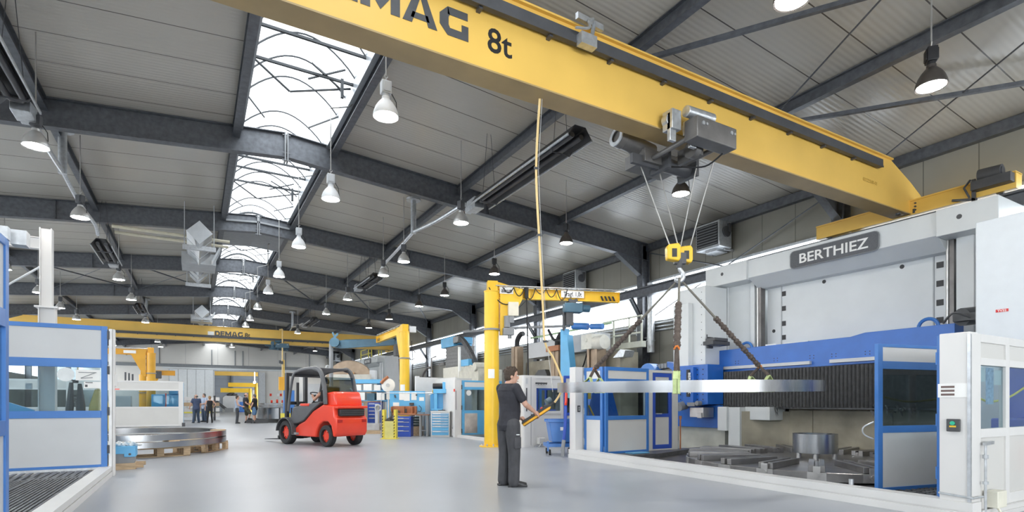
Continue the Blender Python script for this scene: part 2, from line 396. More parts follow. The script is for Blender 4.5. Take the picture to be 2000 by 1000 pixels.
# hall beyond the doorway
struct(MB().box(-12, 26, 96, 96.3, 0, 8).build('wall_hall_beyond', m_hall2, smooth=False))
struct(MB().box(-12, -11.8, Y1 + 0.3, 96, 0, 8).build('wall_hall_side', m_hall2, smooth=False))
struct(MB().box(-12, 26, Y1 + 0.3, 96, 8, 8.2).build('ceiling_hall_beyond', m_ceil, smooth=False))
for x in (2.5, 5.0, 9.5): struct(MB().ibeam((x, 95.8, 0), (x, 95.8, 8), 0.3, 0.3, 0.02, (0, 1, 0)).build('column', mat('grey_column', (0.16, 0.18, 0.21), 0.5), smooth=False))
tag(MB().box(-11.8, 26, 80, 80.5, 4.75, 5.4).build('crane_girder', m_yel), 'yellow crane girder seen high through the sliding doorway', 'crane')
def far_jib(nm, x, y, z, lab):
    t = thing('jib_crane', lab, 'crane', (x, y, 0))
    MB().cyl((x, y, 0), (x, y, z), 0.22, 14).build('column', m_jyel, t)
    MB().box(x - 3.4, x + 0.2, y - 0.15, y + 0.15, z - 0.55, z).build('arm', m_jyel, t)
far_jib('j', 7.2, 82, 3.9, 'tall yellow jib crane in the hall beyond the doorway')
far_jib('j', 6.2, 79, 3.1, 'shorter yellow jib crane in the hall beyond the doorway')
t = thing('machine_tool', 'pale grey machine standing in the hall beyond the doorway', 'machine', (4.2, 84, 0))
b = MB(); b.box(3.2, 5.6, 83, 85, 0, 1.9); b.prism([(3.2, 83, 1.9), (5.6, 83, 1.9), (5.3, 83, 2.15), (3.5, 83, 2.15)], (0, 2, 0)); b.build('body', m_gpan, t)
b = MB(); b.cyl((3.8, 84, 2.15), (4.6, 84, 2.6), 0.25, 10); b.box(4.5, 5.0, 83.6, 84.2, 2.1, 2.45); b.build('drive_unit', m_dk, t)
t = thing('tool_cabinet', 'blue tool cabinet in the hall beyond the doorway', 'cabinet', (5.4, 81, 0))
MB().box(5.0, 6.1, 80.7, 81.3, 0, 1.35).build('body', m_dblue, t)
for i in range(4): MB().box(5.08, 6.02, 80.67, 80.7, 0.1 + 0.31 * i, 0.36 + 0.31 * i).build('drawer', m_blue, t)
t = thing('safety_barrier', 'yellow tubular barrier on the floor beyond the doorway', 'barrier', (6.1, 78, 0))
b = MB()
for x in (5.6, 6.5): b.bar((x, 78, 0), (x, 78, 0.85), 0.1, 0.1)
b.bar((5.5, 78, 0.85), (6.6, 78, 0.85), 0.1, 0.1); b.bar((5.6, 78, 0.45), (6.5, 78, 0.45), 0.08, 0.08); b.build('tube_frame', m_lyel, t)
t = thing('conveyor', 'dark grey inclined chip conveyor beyond the doorway', 'conveyor', (3.3, 80, 0))
MB().bar((2.3, 80, 1.4), (3.6, 80, 0.3), 0.5, 0.35).build('trough', m_dk, t); MB().box(3.3, 4.3, 79.7, 80.3, 0, 0.55).build('hopper', m_mid, t)
t = thing('machine_tool', 'blue and white machine behind the jib cranes beyond the doorway', 'machine', (8.2, 86, 0))
MB().box(6.6, 9.6, 85, 87, 0, 1.6).build('body', m_dblue, t); MB().box(7.0, 9.8, 85.4, 87, 1.6, 3.0).build('cover', m_white, t)
tag(MB().box(6.1, 6.28, 72, 73.2, 3.55, 3.8).cyl((6.19, 72.3, 3.8), (6.19, 72.3, 8.0), .02, 6).cyl((6.19, 72.9, 3.8), (6.19, 72.9, 8.0), .02, 6).build('strip_light', m_tube), 'white strip lamp hanging inside the doorway', 'lamp')
for i, (x, y) in enumerate(((1.4, 68.2),)):
    t = thing('barrier', 'black and yellow striped barrier guarding the sliding door edge', 'barrier', (x + .3, 67.6, 0))
    MB().box(1.55, 1.95, 67.4, 67.7, 0, 1.25).build('post', m_lyel, t)
    b = MB()
    for k in range(6): b.prism([(1.55, 67.39, 0.1 + k * .2), (1.95, 67.39, 0.2 + k * .2), (1.95, 67.39, 0.3 + k * .2), (1.55, 67.39, 0.2 + k * .2)], (0, -0.01, 0))
    b.build('stripes', m_black, t, smooth=False)
    MB().box(-1.2, 1.55, 67.45, 67.65, 0.0, 0.28).build('kick_rail', m_lyel, t)
# ---------------------------------------------------------------- steel frame
for k, y in enumerate(BAYS):
    b = MB(); D = 0.60
    for xe in (XR - 0.1, XL + 0.1):
        za, zb = zr(XC), zr(xe)
        b.ibeam((XC, y, za - D / 2), (xe, y, zb - D / 2), 0.21, D, 0.02)
        s = 1 if xe > XC else -1
        x1, x2 = xe - s * 0.22, xe - s * 1.45
        b.prism([(x1, y - 0.008, zr(x1) - D), (x2, y - 0.008, zr(x2) - D), (x1, y - 0.008, zr(x1) - D - 0.62)], (0, 0.016, 0))
        b.bar((x2, y, zr(x2) - D - 0.01), (x1, y, zr(x1) - D - 0.63), 0.2, 0.02)
        xm = XC + s * 5.6
        b.box(xm - .01, xm + .01, y - 0.1, y + 0.1, zr(xm) - D + .02, zr(xm) - .02)
    struct(b.build('roof_beam', m_steel, smooth=False))
    b = MB(); b.box(XC - 0.045, XC - 0.012, y - 0.12, y + 0.12, zr(XC) - D - 0.10, zr(XC) + 0.0); b.box(XC + 0.012, XC + 0.045, y - 0.12, y + 0.12, zr(XC) - D - 0.10, zr(XC) + 0.0)
    for zz in (0.06, 0.5): b.cyl((XC - 0.09, y - .08, zr(XC) - zz), (XC + 0.09, y - .08, zr(XC) - zz), 0.016, 6)
    b.cyl((XC - 0.1, y - .06, zr(XC) - D - .07), (XC + 0.1, y - .06, zr(XC) - D - .07), 0.022, 6)
    o = b.build('splice_plate', m_mid, smooth=False); struct(o)
    for x in (XR - 0.28, XL + 0.28):
        b = MB(); b.ibeam((x, y, 0), (x, y, zr(x) - 0.08), 0.28, 0.34, 0.02, (1, 0, 0))
        struct(b.build('column', m_steel, smooth=False))
        if x > 0 and k > 2:
            b = MB(); b.cyl((x - 0.05, y - 0.42, 3.0), (x - 0.05, y - 0.42, 5.4), 0.13, 14)
            for zz in (3.4, 4.4, 5.0): b.cyl((x - 0.05, y - 0.42, zz), (x - 0.05, y - 0.42, zz + .03), 0.16, 14)
            b.box(x - .05, x + .1, y - .42, y - .1, 3.5, 3.55)
            tag(b.build('rainwater_pipe', m_galv), 'grey downpipe fixed beside a wall column', 'pipe', 'downpipes at the wall columns')
            struct(MB().ibeam((x - 0.1, y - 0.05, 4.15), (x - 0.62, y - .05, 4.88), 0.12, 0.12, 0.012).build('crane_bracket_beam', m_steel, smooth=False))
for x in (XC - 8.16, XC - 4.62, XC + 4.62, XC + 8.16):
    b = MB(); z = zr(x) - 0.13; b.ibeam((x, Y0, z), (x, Y1, z), 0.14, 0.24, 0.014)
    struct(b.build('purlin_beam', m_steel, smooth=False))
for s in (-1, 1):
    x = XC + s * 1.1; b = MB(); b.ibeam((x, Y0, zr(x) - 0.13), (x, Y1, zr(x) - 0.13), 0.16, 0.26, 0.014)
    struct(b.build('curb_beam', m_steel, smooth=False))
# crane runway on the window wall and the opposite wall
for i, x in enumerate((13.28, XL + 0.7)):
    b = MB(); b.ibeam((x, Y0, 5.04), (x, Y1, 5.04), 0.22, 0.28, 0.02); b.box(x - 0.03, x + 0.03, Y0, Y1, 5.18, 5.225)
    struct(b.build('crane_runway_beam', m_steel, smooth=False))
# roof bracing
def brace(a, c, r):
    b = MB(); pts = [Vector((*a, zr(a[0]) - 0.24)), Vector((*c, zr(c[0]) - 0.24))]
    if r > 0.03: b.bar(pts[0], pts[1], r * 1.6, r * 1.6)
    else: b.cyl(pts[0], pts[1], r, 8)
    struct(b.build('bracing_beam', m_steel, smooth=False))
ya, yb = BAYS[2] + .2, BAYS[3] - .2
brace((10.3, 6.95), (12.9, 2.9), 0.045); brace((13.3, 6.6), (10.6, 2.6), 0.014); brace((6.8, 7.05), (9.9, 1.5), 0.045); brace((9.95, 6.8), (7.6, 2.4), 0.014)
for (ay, by) in ((BAYS[6], BAYS[7]),):
    for (xa, xb) in ((XC + 1.2, XC + 4.5), (XC + 4.7, XC + 8.0), (XC + 8.3, XR - .4), (XC - 4.5, XC - 1.2), (XC - 8.0, XC - 4.7)):
        brace((xa, ay + .15), (xb, by - .15), 0.032); brace((xb, ay + .15), (xa, by - .15), 0.014)
# wall bracing rods
b = MB(); b.cyl((XR - .2, BAYS[3] + .2, 6.1), (XR - .2, 7.8, 5.6), 0.012, 6); struct(b.build('bracing_beam', m_steel))
for y in (BAYS[3], BAYS[5]):
    b = MB(); b.cyl((XR - .2, y + 0.3, 6.5), (XR - .2, y + 6.6, 4.2), 0.02, 6); b.cyl((XR - .2, y + 0.3, 4.2), (XR - .2, y + 6.6, 6.5), 0.02, 6); struct(b.build('bracing_beam', m_steel))
# ---------------------------------------------------------------- rooflight
SX0, SX1 = XC - 1.0, XC + 1.0
ZC = zr(SX0)
sk = MB()
n = 14
def arc(y, h=0.62, z0=ZC + 0.34):
    return [Vector((SX0 + (SX1 - SX0) * i / n, y, z0 + h * math.sin(math.pi * i / n) ** 0.85)) for i in range(n + 1)]
A, B = arc(Y0), arc(Y1)
va = [sk._v(p) for p in A]; vb = [sk._v(p) for p in B]
for i in range(n): sk._f([va[i], va[i + 1], vb[i + 1], vb[i]])
sky = sk.build('window_3', m_sky_glz); struct(sky)
m_upst = mat('rooflight_upstand', (0.36, 0.38, 0.40), 0.35, 0.3, 0.06, 3)
for s, x in ((-1, SX0), (1, SX1)):
    b = MB(); b.box(x - 0.02 if s > 0 else x - 0.1, x + 0.1 if s > 0 else x + 0.02, Y0, Y1, ZC - 0.02, ZC + 0.36); b.box(x - 0.05, x + 0.05, Y0, Y1, ZC - 0.05, ZC - 0.02)
    b.build('upstand', m_upst, sky, smooth=False)
m_bar = mat('glazing_bar_grey', (0.035, 0.04, 0.045), 0.5, 0.0, 0.1)
for k in range(3, 12):
    ys, ye = BAYS[k] - 6.86, BAYS[k]
    closed = (k == 5)
    for i in range(1, 8):
        y = ys + 6.86 * i / 8 - 0.2
        if closed and y > 24.4: continue
        b = MB(); b.tube([p - Vector((0, 0, .03)) for p in arc(y)], 0.020, 6); b.build('glazing_bar', m_bar, sky)
    y = ys + 2.2
    b = MB(); b.tube([p - Vector((0, 0, .05)) for p in arc(y, 0.56)], 0.04, 6)
    for i in (4, 7, 10):
        q = arc(y, 0.56)[i]; b.bar(q, q + Vector((0, 0.02, 0.14)), 0.025, 0.025)
    b.build('arched_rib', m_bar, sky)
    b = MB()
    for yy, zz in ((ys + 2.5, .34), (ys + 3.2, .30), (ys + 4.2, .26)):
        b.bar((SX0, yy, ZC + zz), (SX1, yy, ZC + zz - .02), 0.05, 0.05)
    b.build('tie_bar', m_bar, sky)
    if k != 5 or True:
        y = ys + 4.2
        b = MB(); P = Vector((XC - .25, y + .25, ZC - .12))
        b.bar((SX0 + .05, y, ZC + .22), P, 0.035, 0.03); b.bar(P, (SX1 - .05, y + .1, ZC + .2), 0.035, 0.03)
        b.bar((XC + .1, y + .2, ZC + .22), (XC + .75, y - .3, ZC + .34), 0.03, 0.03); b.bar((XC + .1, y - .2, ZC + .34), (XC + .75, y + .2, ZC + .2), 0.03, 0.03)
        b.box(XC + .72, XC + .78, y - .03, y + .03, ZC - .1, ZC + .3)
        b.build('vent_opener', m_bar, sky, smooth=False)
    b = MB(); y = ye - 1.3
    b.bar((SX0, y, ZC + .2), (SX0 + .5, ye - .15, ZC + .3), .03, .03); b.bar((SX1, y, ZC + .2), (SX1 - .5, ye - .15, ZC + .3), .03, .03)
    b.build('corner_stay', m_bar, sky, smooth=False)
# closed smoke vent bay
t = thing('smoke_vent', 'closed grey smoke vent panel with ribbed front flap under the rooflight', 'vent', (XC, 24.6, 7.55))
ys, ye = 24.6, BAYS[5] - .12
b = MB(); b.prism([(SX0 - .02, ys, 7.52), (XC, ys, 7.60), (SX1 + .02, ys, 7.52), (SX1 + .02, ys, 7.58), (XC, ys, 7.66), (SX0 - .02, ys, 7.58)], (0, ye - ys, 0)); b.build('soffit', m_mid, t, smooth=False)
b = MB(); b.prism([(SX0 - .02, ys - .05, 7.58), (XC, ys - .05, 7.66), (SX1 + .02, ys - .05, 7.58), (SX1 + .02, ys - .05, 8.15), (SX0 - .02, ys - .05, 8.15)], (0, .05, 0)); b.build('flap', m_gpan, t, smooth=False)
b = MB(); b.prism([(SX0 - .03, ys - .09, 7.50), (XC, ys - .09, 7.58), (SX1 + .03, ys - .09, 7.50), (SX1 + .03, ys - .09, 7.59), (XC, ys - .09, 7.67), (SX0 - .03, ys - .09, 7.59)], (0, .04, 0)); b.build('edge_strip', m_galv, t, smooth=False)
# ---------------------------------------------------------------- pendant lamps
def make_lamp(m_shell, m_gear):
    t = thing('pendant_lamp', 'lamp', 'lamp')
    MB().lathe([(0.0, -.012), (0.10, -.010), (0.172, 0.0), (0.172, .012), (0.0, .015)], n=20).build('lens', m_lens, t)
    b = MB(); b.lathe([(0.168, -.004), (0.188, -.012), (0.19, 0.006), (0.182, .05), (0.158, .12), (0.118, .185), (0.075, .235), (0.06, .25), (0.058, .29), (0.0, .29)], n=24); b.build('reflector', m_shell, t)
    b = MB(); b.box(-0.075, .075, -.06, .06, .33, .52); b.box(-.055, .055, -.075, .075, .35, .5); b.cyl((0, 0, .28), (0, 0, .34), .05, 12); b.build('gear_housing', m_gear, t, bevel=.008)
    b = MB(); b.tube([(0, 0, .52), (0, 0, .56), (.03, 0, .6), (0, 0, .64), (-.02, 0, .6), (0, 0, .56)], .008, 6); b.build('hook', m_wire, t)
    b = MB(); b.tube([(.17, 0, .1), (.16, 0, .25), (.09, 0, .36)], .007, 5); b.build('cable_loop', m_rubber, t)
    b = MB(); b.cyl((0, 0, 0), (0, 0, 1), .011, 6); o = b.build('cord', m_wire, t); o.location = (0, 0, .62)
    return t
lamps0 = [make_lamp(m_refl, m_dk), make_lamp(m_refw, m_gpan), make_lamp(m_refd, m_black)]
ROWS = [(-5.36, 'in the row over the white column'), (-2.33, 'in the row along the heaters over the blue-framed booth'), (2.5, 'in the row hanging under the rooflight edge'),
        (5.56, 'in the row along the heaters over the forklift aisle'), (8.74, 'in the row hanging over the lathe side')]
LY = {0: [23.7, 28.1, 32.2, 36.2, 51.4], 1: [12.06, 16.2, 23.7, 28.1, 35.7, 46.7, 50.8],
      2: [8.15, 12.05, 16.2, 20.35, 23.65, 27.9, 31.9, 34.8, 48.2], 3: [3.61, 12.1, 16.3, 18.42, 23.5, 27.85, 36.5, 47.0], 4: [3.65, 8.13, 12.2, 16.34, 20.6, 23.52, 27.94, 31.8, 48.3]}
lamp_tmp = thing('tmp_base', None, None); used = set()
for r, (x, lab) in enumerate(ROWS):
    for i, y in enumerate(LY[r]):
        l = 'bell-shaped roof lamp, %s %s' % (ORD[i] + (' from the camera end' if False else ''), lab)
        if r == 2 and i == 0: l = 'white glowing bell lamp hanging just behind the near yellow girder, first under the rooflight edge'
        if r == 4 and i == 1: l = 'dark bell lamp glowing behind the crane hoist ropes, second over the lathe side'
        kind = 1 if (r == 2 and i < 5) else (2 if r == 4 or (r == 3 and i == 0) else 0)
        o = lamps0[kind] if kind not in used else dup(lamps0[kind])
        used.add(kind)
        o.location = (x, y, 5.6); o.rotation_euler = (0, 0, 0 if r == 2 else R(random.uniform(-40, 40)))
        o['label'] = l; o['group'] = 'bell lamps under the roof'
        c = [k for k in o.children if k.name.startswith('cord')][0]; c.scale = (1, 1, zr(x) + .012 - 5.6 - .62 if r != 2 else 1.30)
        if r == 2:
            bb = MB(T(0, 0, 0)); bb.tube([(0, 0, 1.915), (.0, 0, 1.93), (.38, .0, 2.06), (.46, 0, 2.13)], .012, 6); bo = bb.build('hanger_bracket', m_wire, lamp_tmp); bo.parent = o
bpy.data.objects.remove(lamp_tmp)
# ---------------------------------------------------------------- radiant heaters
def heater(x, y0, y1, z, lab, flue=True):
    t = thing('radiant_heater', lab, 'heater', (x, (y0 + y1) / 2, z), 0, 'black radiant heaters under the roof')
    b = MB(); b.prism([(x - .26, y0, z), (x - .12, y0, z + .2), (x + .12, y0, z + .2), (x + .26, y0, z), (x + .25, y0, z), (x + .11, y0, z + .185), (x - .11, y0, z + .185), (x - .25, y0, z)], (0, y1 - y0, 0)); b.build('hood', m_black, t, smooth=False)
    for s in (-1, 1): MB().box(x + s * .26 - .012, x + s * .26 + .012, y0, y1, z - .02, z + .02).build('rim', m_galv, t)
    b = MB()
    for s in (-1, 1): b.cyl((x + s * .1, y0 + .1, z + .07), (x + s * .1, y1 - .3, z + .07), .05, 10)
    b.tube([(x - .1, y1 - .3, z + .07), (x - .06, y1 - .2, z + .07), (x + .06, y1 - .2, z + .07), (x + .1, y1 - .3, z + .07)], .05, 10); b.build('burner_tube', m_dk, t)
    b = MB(); b.box(x - .13, x + .13, y1, y1 + .45, z - .02, z + .24); b.box(x - .1, x + .05, y1 + .45, y1 + .6, z, z + .15); b.build('burner_box', m_galv, t, bevel=.01)
    for yy in (y0 + .6, y1 - .5):
        b = MB(); b.tube([(x - .26, yy, z + .04), (x - .2, yy, z - .06), (x + .2, yy, z - .06), (x + .26, yy, z + .04)], .014, 6)
        for s in (-.16, .16): b.cyl((x + s, yy, z + .12), (x + s * .3, yy, zr(x) - .02), .006, 5)
        b.build('hanger', m_dk, t)
    if flue:
        b = MB(); zf = zr(x) - .05
        b.tube(bez([(x - .05, y1 + .5, z + .15), (x - .05, y1 + .9, z + .3), (x - .1, y1 + 2.5, z + .35), (x - .15, y1 + 4.2, z + .5)], 4), .05, 8)
        b.cyl((x - .15, y1 + 4.2, z + .45), (x - .15, y1 + 4.2, zf), .085, 12); b.cyl((x - .15, y1 + 4.2, zf - .06), (x - .15, y1 + 4.2, zf), .22, 12)
        b.tube(bez([(x - .15, y1 + 4.2, z + .5), (x - .1, y1 + 6, z + .35), (x, y1 + 7.6, z + .3), (x, y1 + 8.2, z + .15)], 4), .045, 8)
        b.build('flue_pipe', m_galv, t)
heater(5.93, 7.85, 11.85, 5.98, 'long black radiant heater over the aisle, ending at the first roof beam')
heater(5.95, 20.6, 23.0, 5.98, 'black radiant heater over the forklift aisle, second along its line', False)
heater(5.95, 33.0, 36.0, 5.98, 'short-looking black radiant heater over the aisle near the far yellow girder')
heater(-2.44, 7.0, 11.6, 5.98, 'black radiant heater cropped by the picture edge above the blue-framed booth')
heater(-2.44, 20.4, 23.1, 5.98, 'black radiant heater over the booth side, second along its line', False)
heater(-2.38, 32.6, 35.2, 5.98, 'small distant black radiant heater above the white booth')
# ---------------------------------------------------------------- air ducts
def duct(y0, x, z, L, sd, lab):
    t = thing('air_duct', lab, 'duct', (x, y0, z - sd), 0, 'square air ducts under the rooflight')
    h = sd
    D = lambda y, k=1.0: [(x - h * k, y, z), (x, y, z - h * k), (x + h * k, y, z), (x, y, z + h * k)]
    MB().prism(D(y0), (0, .03, 0)).build('end_cap', mat('bright_cap', (.74, .77, .8), .3, .5, .05), t, smooth=False)
    b = MB(); b.prism(D(y0 + .03, .98), (0, L * .42, 0)); b.build('duct_run', m_duct, t, smooth=False)
    b = MB(); b.prism(D(y0 + L * .62, .86), (0, L * .36, 0)); b.build('duct_run', m_duct, t, smooth=False)
    for f in (.12, .3, .72, .86): b = MB(); b.prism(D(y0 + L * f, 1.03), (0, .04, 0)); b.build('seam_flange', m_galv, t, smooth=False)
    b = MB(); b.box(x - h * 1.5, x + h * 1.5, y0 + L * .42, y0 + L * .62, z - h * .9, z + h * .2); b.build('junction_box', m_duct, t, smooth=False)
    b = MB(); M = T(x + h * 1.45, y0 + L * .42, z - h * .1) @ Matrix.Rotation(R(25), 4, 'Y'); b.box(-.02, .04, -.5, .4, -h * .8, h * .8, M); b.build('outlet_flap', mat('bright_cap2', (.8, .83, .86), .35, .2, .04), t, smooth=False)
    for f in (.09, .98): b = MB(); b.box(x - h * 1.3, x + h * 1.3, y0 + L * f, y0 + L * f + .12, z - h * 1.1, z - h * .72); b.build('bearer', m_galv, t, smooth=False)
    for f in (.1, .98):
        for s in (-1, 1): b = MB(); b.cyl((x + s * h * 1.15, y0 + L * f + .03, z - h), (x + s * h * 1.15, y0 + L * f + .03, zr(x) - .05), .014, 6); b.build('hanger_rod', m_galv, t)
duct(19.6, 0.12, 6.55, 7.2, .36, 'chain of square galvanised ducts standing on edge beside the rooflight')
duct(38.0, 0.36, 6.75, 5.0, .4, 'smaller distant square duct on edge above the far yellow girder')
b = MB()
for yy in (20.6, 21.6 - .3): b.cyl((-2.2, yy, 6.65), (1.0, yy, 6.62), .05, 8)
tag(b.build('cross_pipe', mat('beige_pipe', (.62, .58, .45), .5)), 'pair of thin beige pipes crossing from heater to square duct', 'pipe')
# ---------------------------------------------------------------- unit heaters on the window wall
def unit_heater(y, lab):
    t = thing('unit_heater', lab, 'heater', (13.4, y, 5.85), 0, 'louvred unit heaters on the window wall')
    b = MB(); b.box(13.25, 13.8, y - .43, y + .43, 5.85, 6.62); b.build('casing', m_galv, t, bevel=.02)
    MB().box(13.235, 13.255, y - .38, y + .38, 5.92, 6.56).build('grille_back', m_black, t)
    b = MB()
    for i in range(8): b.prism([(13.20, y - .38, 5.93 + .08 * i), (13.25, y - .38, 5.97 + .08 * i), (13.25, y - .38, 5.985 + .08 * i), (13.20, y - .38, 5.945 + .08 * i)], (0, .76, 0))
    b.build('louvres', m_mid, t, smooth=False)
    b = MB(); b.cyl((13.55, y - .43, 6.3), (13.55, y - .47, 6.3), .16, 16); b.box(13.6, 13.7, y - .5, y - .43, 6.3, 6.55); b.build('control_box', m_dk, t)
    b = MB(); b.box(13.6, 14.0, y - .35, y - .3, 5.8, 5.86); b.box(13.6, 14.0, y + .3, y + .35, 5.8, 5.86); b.box(13.4, 13.9, y - .2, y + .2, 5.78, 5.85); b.build('bracket', m_galv, t)
unit_heater(11.3, 'grey unit heater with black louvres on the wall beside the crane end')
unit_heater(18.3, 'smaller-looking grey unit heater with black louvres behind the yellow jib arm')
unit_heater(62.0, 'tiny distant unit heater on the wall beside the far haunch')
# ================================================================ OVERHEAD CRANES
def demag(b, x0, z0, y, w, h):
    """heavy wide block capitals laid on the girder face"""
    L = {'D': (1.25, [[(0, 0), (.38, 0), (.38, 1), (0, 1)], [(.38, 0), (.92, 0), (.84, .27), (.38, .27)], [(.38, .73), (.84, .73), (.92, 1), (.38, 1)],
                      [(.92, 0), (1.25, .3), (.88, .36), (.84, .27)], [(1.25, .3), (1.25, .7), (.88, .64), (.88, .36)], [(1.25, .7), (.92, 1), (.84, .73), (.88, .64)]]),
         'E': (1.05, [[(0, 0), (.38, 0), (.38, 1), (0, 1)], [(.38, 0), (1.05, 0), (1.05, .25), (.38, .25)], [(.38, .75), (1.05, .75), (1.05, 1), (.38, 1)], [(.38, .39), (.98, .39), (.98, .62), (.38, .62)]]),
         'M': (1.5, [[(0, 0), (.36, 0), (.36, 1), (0, 1)], [(1.14, 0), (1.5, 0), (1.5, 1), (1.14, 1)], [(.36, .52), (.75, .05), (.75, .5), (.36, 1)], [(.75, .05), (1.14, .52), (1.14, 1), (.75, .5)]]),
         'A': (1.42, [[(0, 0), (.38, 0), (.74, 1), (.46, 1)], [(1.04, 0), (1.42, 0), (.96, 1), (.70, 1)], [(.32, .17), (1.1, .17), (1.02, .38), (.4, .38)]]),
         'G': (1.25, [[(.34, .73), (1.22, .73), (1.22, 1), (.34, 1)], [(0, .32), (.38, .38), (.38, .64), (0, .7)], [(0, .7), (.38, .64), (.44, .73), (.34, 1)], [(0, .32), (.34, 0), (.44, .27), (.38, .38)],
                      [(.34, 0), (1.25, 0), (1.25, .27), (.44, .27)], [(.95, .27), (1.25, .27), (1.25, .52), (.95, .52)]])}
    tot = sum(L[c][0] for c in 'DEMAG') + 4 * .1; s = w / tot; x = x0
    for c in 'DEMAG':
        for poly in L[c][1]: b.prism([(x + px * s, y, z0 + pz * h) for px, pz in poly], (0, -.004, 0))
        x += (L[c][0] + .1) * s
def crane(yf, lab, cz, near):
    t = thing('overhead_crane', lab, 'crane', (XC, yf + .17, 5.22))
    y1 = yf + .35
    b = MB()
    pro = [(XL + .3, 5.27), (13.25, 5.27), (13.75, 5.30), (13.78, 5.68), (13.2, 5.95), (12.4, 6.25), (XL + 1.6, 6.25), (XL + .2, 5.7)]
    b.prism([(x, yf + .03, z) for x, z in pro], (0, .29, 0))
    b.build('box_girder', m_yel, t, smooth=False)
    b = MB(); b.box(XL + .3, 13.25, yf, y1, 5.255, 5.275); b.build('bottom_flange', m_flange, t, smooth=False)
    b = MB(); b.box(XL + 1.6, 12.4, yf - .02, y1 + .04, 6.245, 6.27); b.build('top_flange', m_yel, t, smooth=False)
    b = MB(); b.box(XL + 1.8, 11.85, yf - .09, yf - .01, cz, cz + .15); b.box(XL + 1.8, 11.85, yf - .1, yf - .085, cz - .01, cz + .02)
    b.build('cable_track', m_dk, t, smooth=False)
    for i in range(20): b = MB(); b.box(XL + 2 + i, XL + 2.05 + i, yf - .06, yf + .03, cz - .03, cz); b.build('track_bracket', m_dk, t, smooth=False)
    for xx in (13.28, XL + .7):
        b = MB(); b.box(xx - .13, xx + .13, yf - 1.72, yf + 2.05, 5.245, 5.54); b.box(xx - .15, xx + .15, yf - 1.72, yf + 2.05, 5.53, 5.56)
        b.build('end_carriage', m_yel, t, smooth=False)
        b = MB()
        for yy in (yf - 1.45, yf + 1.8): b.cyl((xx - .05, yy, 5.33), (xx + .05, yy, 5.33), .105, 16)
        b.build('wheel', m_dk, t)
        b = MB()
        for k in range(3): b.cyl((xx - .15, yf - .08, 5.33 + k * .07), (xx - .13, yf - .08, 5.33 + k * .07), .02, 8)
        b.cyl((xx - .1, yf - .05, 5.27), (xx - .1, yf - .05, 5.36), .04, 8); b.cyl((xx - .45, yf + .1, 5.22), (xx - .45, yf + .1, 5.27), .05, 8)
        b.build('end_bolt', m_dk, t)
    b = MB(); b.cyl((13.05, yf - 1.55, 5.6), (13.05, yf - 1.2, 5.62), .12, 14); b.cyl((13.05, yf - 1.57, 5.6), (13.05, yf - 1.55, 5.6), .08, 14); b.box(12.95, 13.2, yf - 1.7, yf - 1.1, 5.35, 5.52); b.build('drive_motor', m_dk, t)
    b = MB(); b.bar((13.1, yf - 1.1, 5.1), (13.1, yf - 1.1, 5.6), .06, .05); b.bar((13.1, yf - 1.15, 5.2), (13.1, yf - .75, 5.3), .05, .04); b.tube([(13.08, yf - 1.05, 5.6), (13.0, yf - .98, 5.45), (13.05, yf - 1.05, 5.25)], .02, 6); b.build('current_collector', m_dk, t)
    b = MB()
    if near: demag(b, .80, 5.53, yf + .028, 2.0, .33)
    else: demag(b, 1.12, 5.64, yf + .028, 1.66, .34)
    b.build('maker_lettering', m_dk, t, smooth=False)
    b = MB()
    if near: b.text('8t', .29, plane_M((3.22, yf + .027, 5.52), (1, 0, 0), (0, 0, 1)), .003, .004)
    else: b.text('8t', .29, plane_M((3.06, yf + .027, 5.66), (1, 0, 0), (0, 0, 1)), .003, .006)
    b.build('load_lettering', m_black, t, smooth=False)
    return t
YN = 5.86
tn = crane(YN, 'large yellow overhead crane girder spanning the hall above the worker', 5.95, True)
b = MB(); b.text('03222500-01', .07, plane_M((11.6, YN + .027, 5.62), (1, 0, 0), (0, 0, 1)), .002); b.build('serial_lettering', mat('faded_lettering', (.5, .31, .06), .5), tn, smooth=False)
b = MB(); b.bar((4.28, YN - .12, 6.28), (4.75, YN - .06, 6.3), .05, .08); b.box(4.3, 4.55, YN - .2, YN - .09, 5.9, 6.05); b.bar((4.5, YN - .15, 6.05), (4.58, YN - .1, 6.3), .04, .04); b.tube(bez([(4.2, YN - .2, 6.05), (4.4, YN - .22, 6.1), (4.45, YN - .15, 6.25), (4.55, YN - .12, 6.33)]), .018, 6)
b.build('cable_carrier', m_galv, tn)
tf = crane(41.0, 'distant yellow overhead crane girder with dark lettering before the back wall', 5.52, False)
b = MB(); b.box(.72, 1.08, 41.02, 41.03, 5.62, 5.92); b.build('white_plate', m_paper, tn if False else tf, smooth=False)
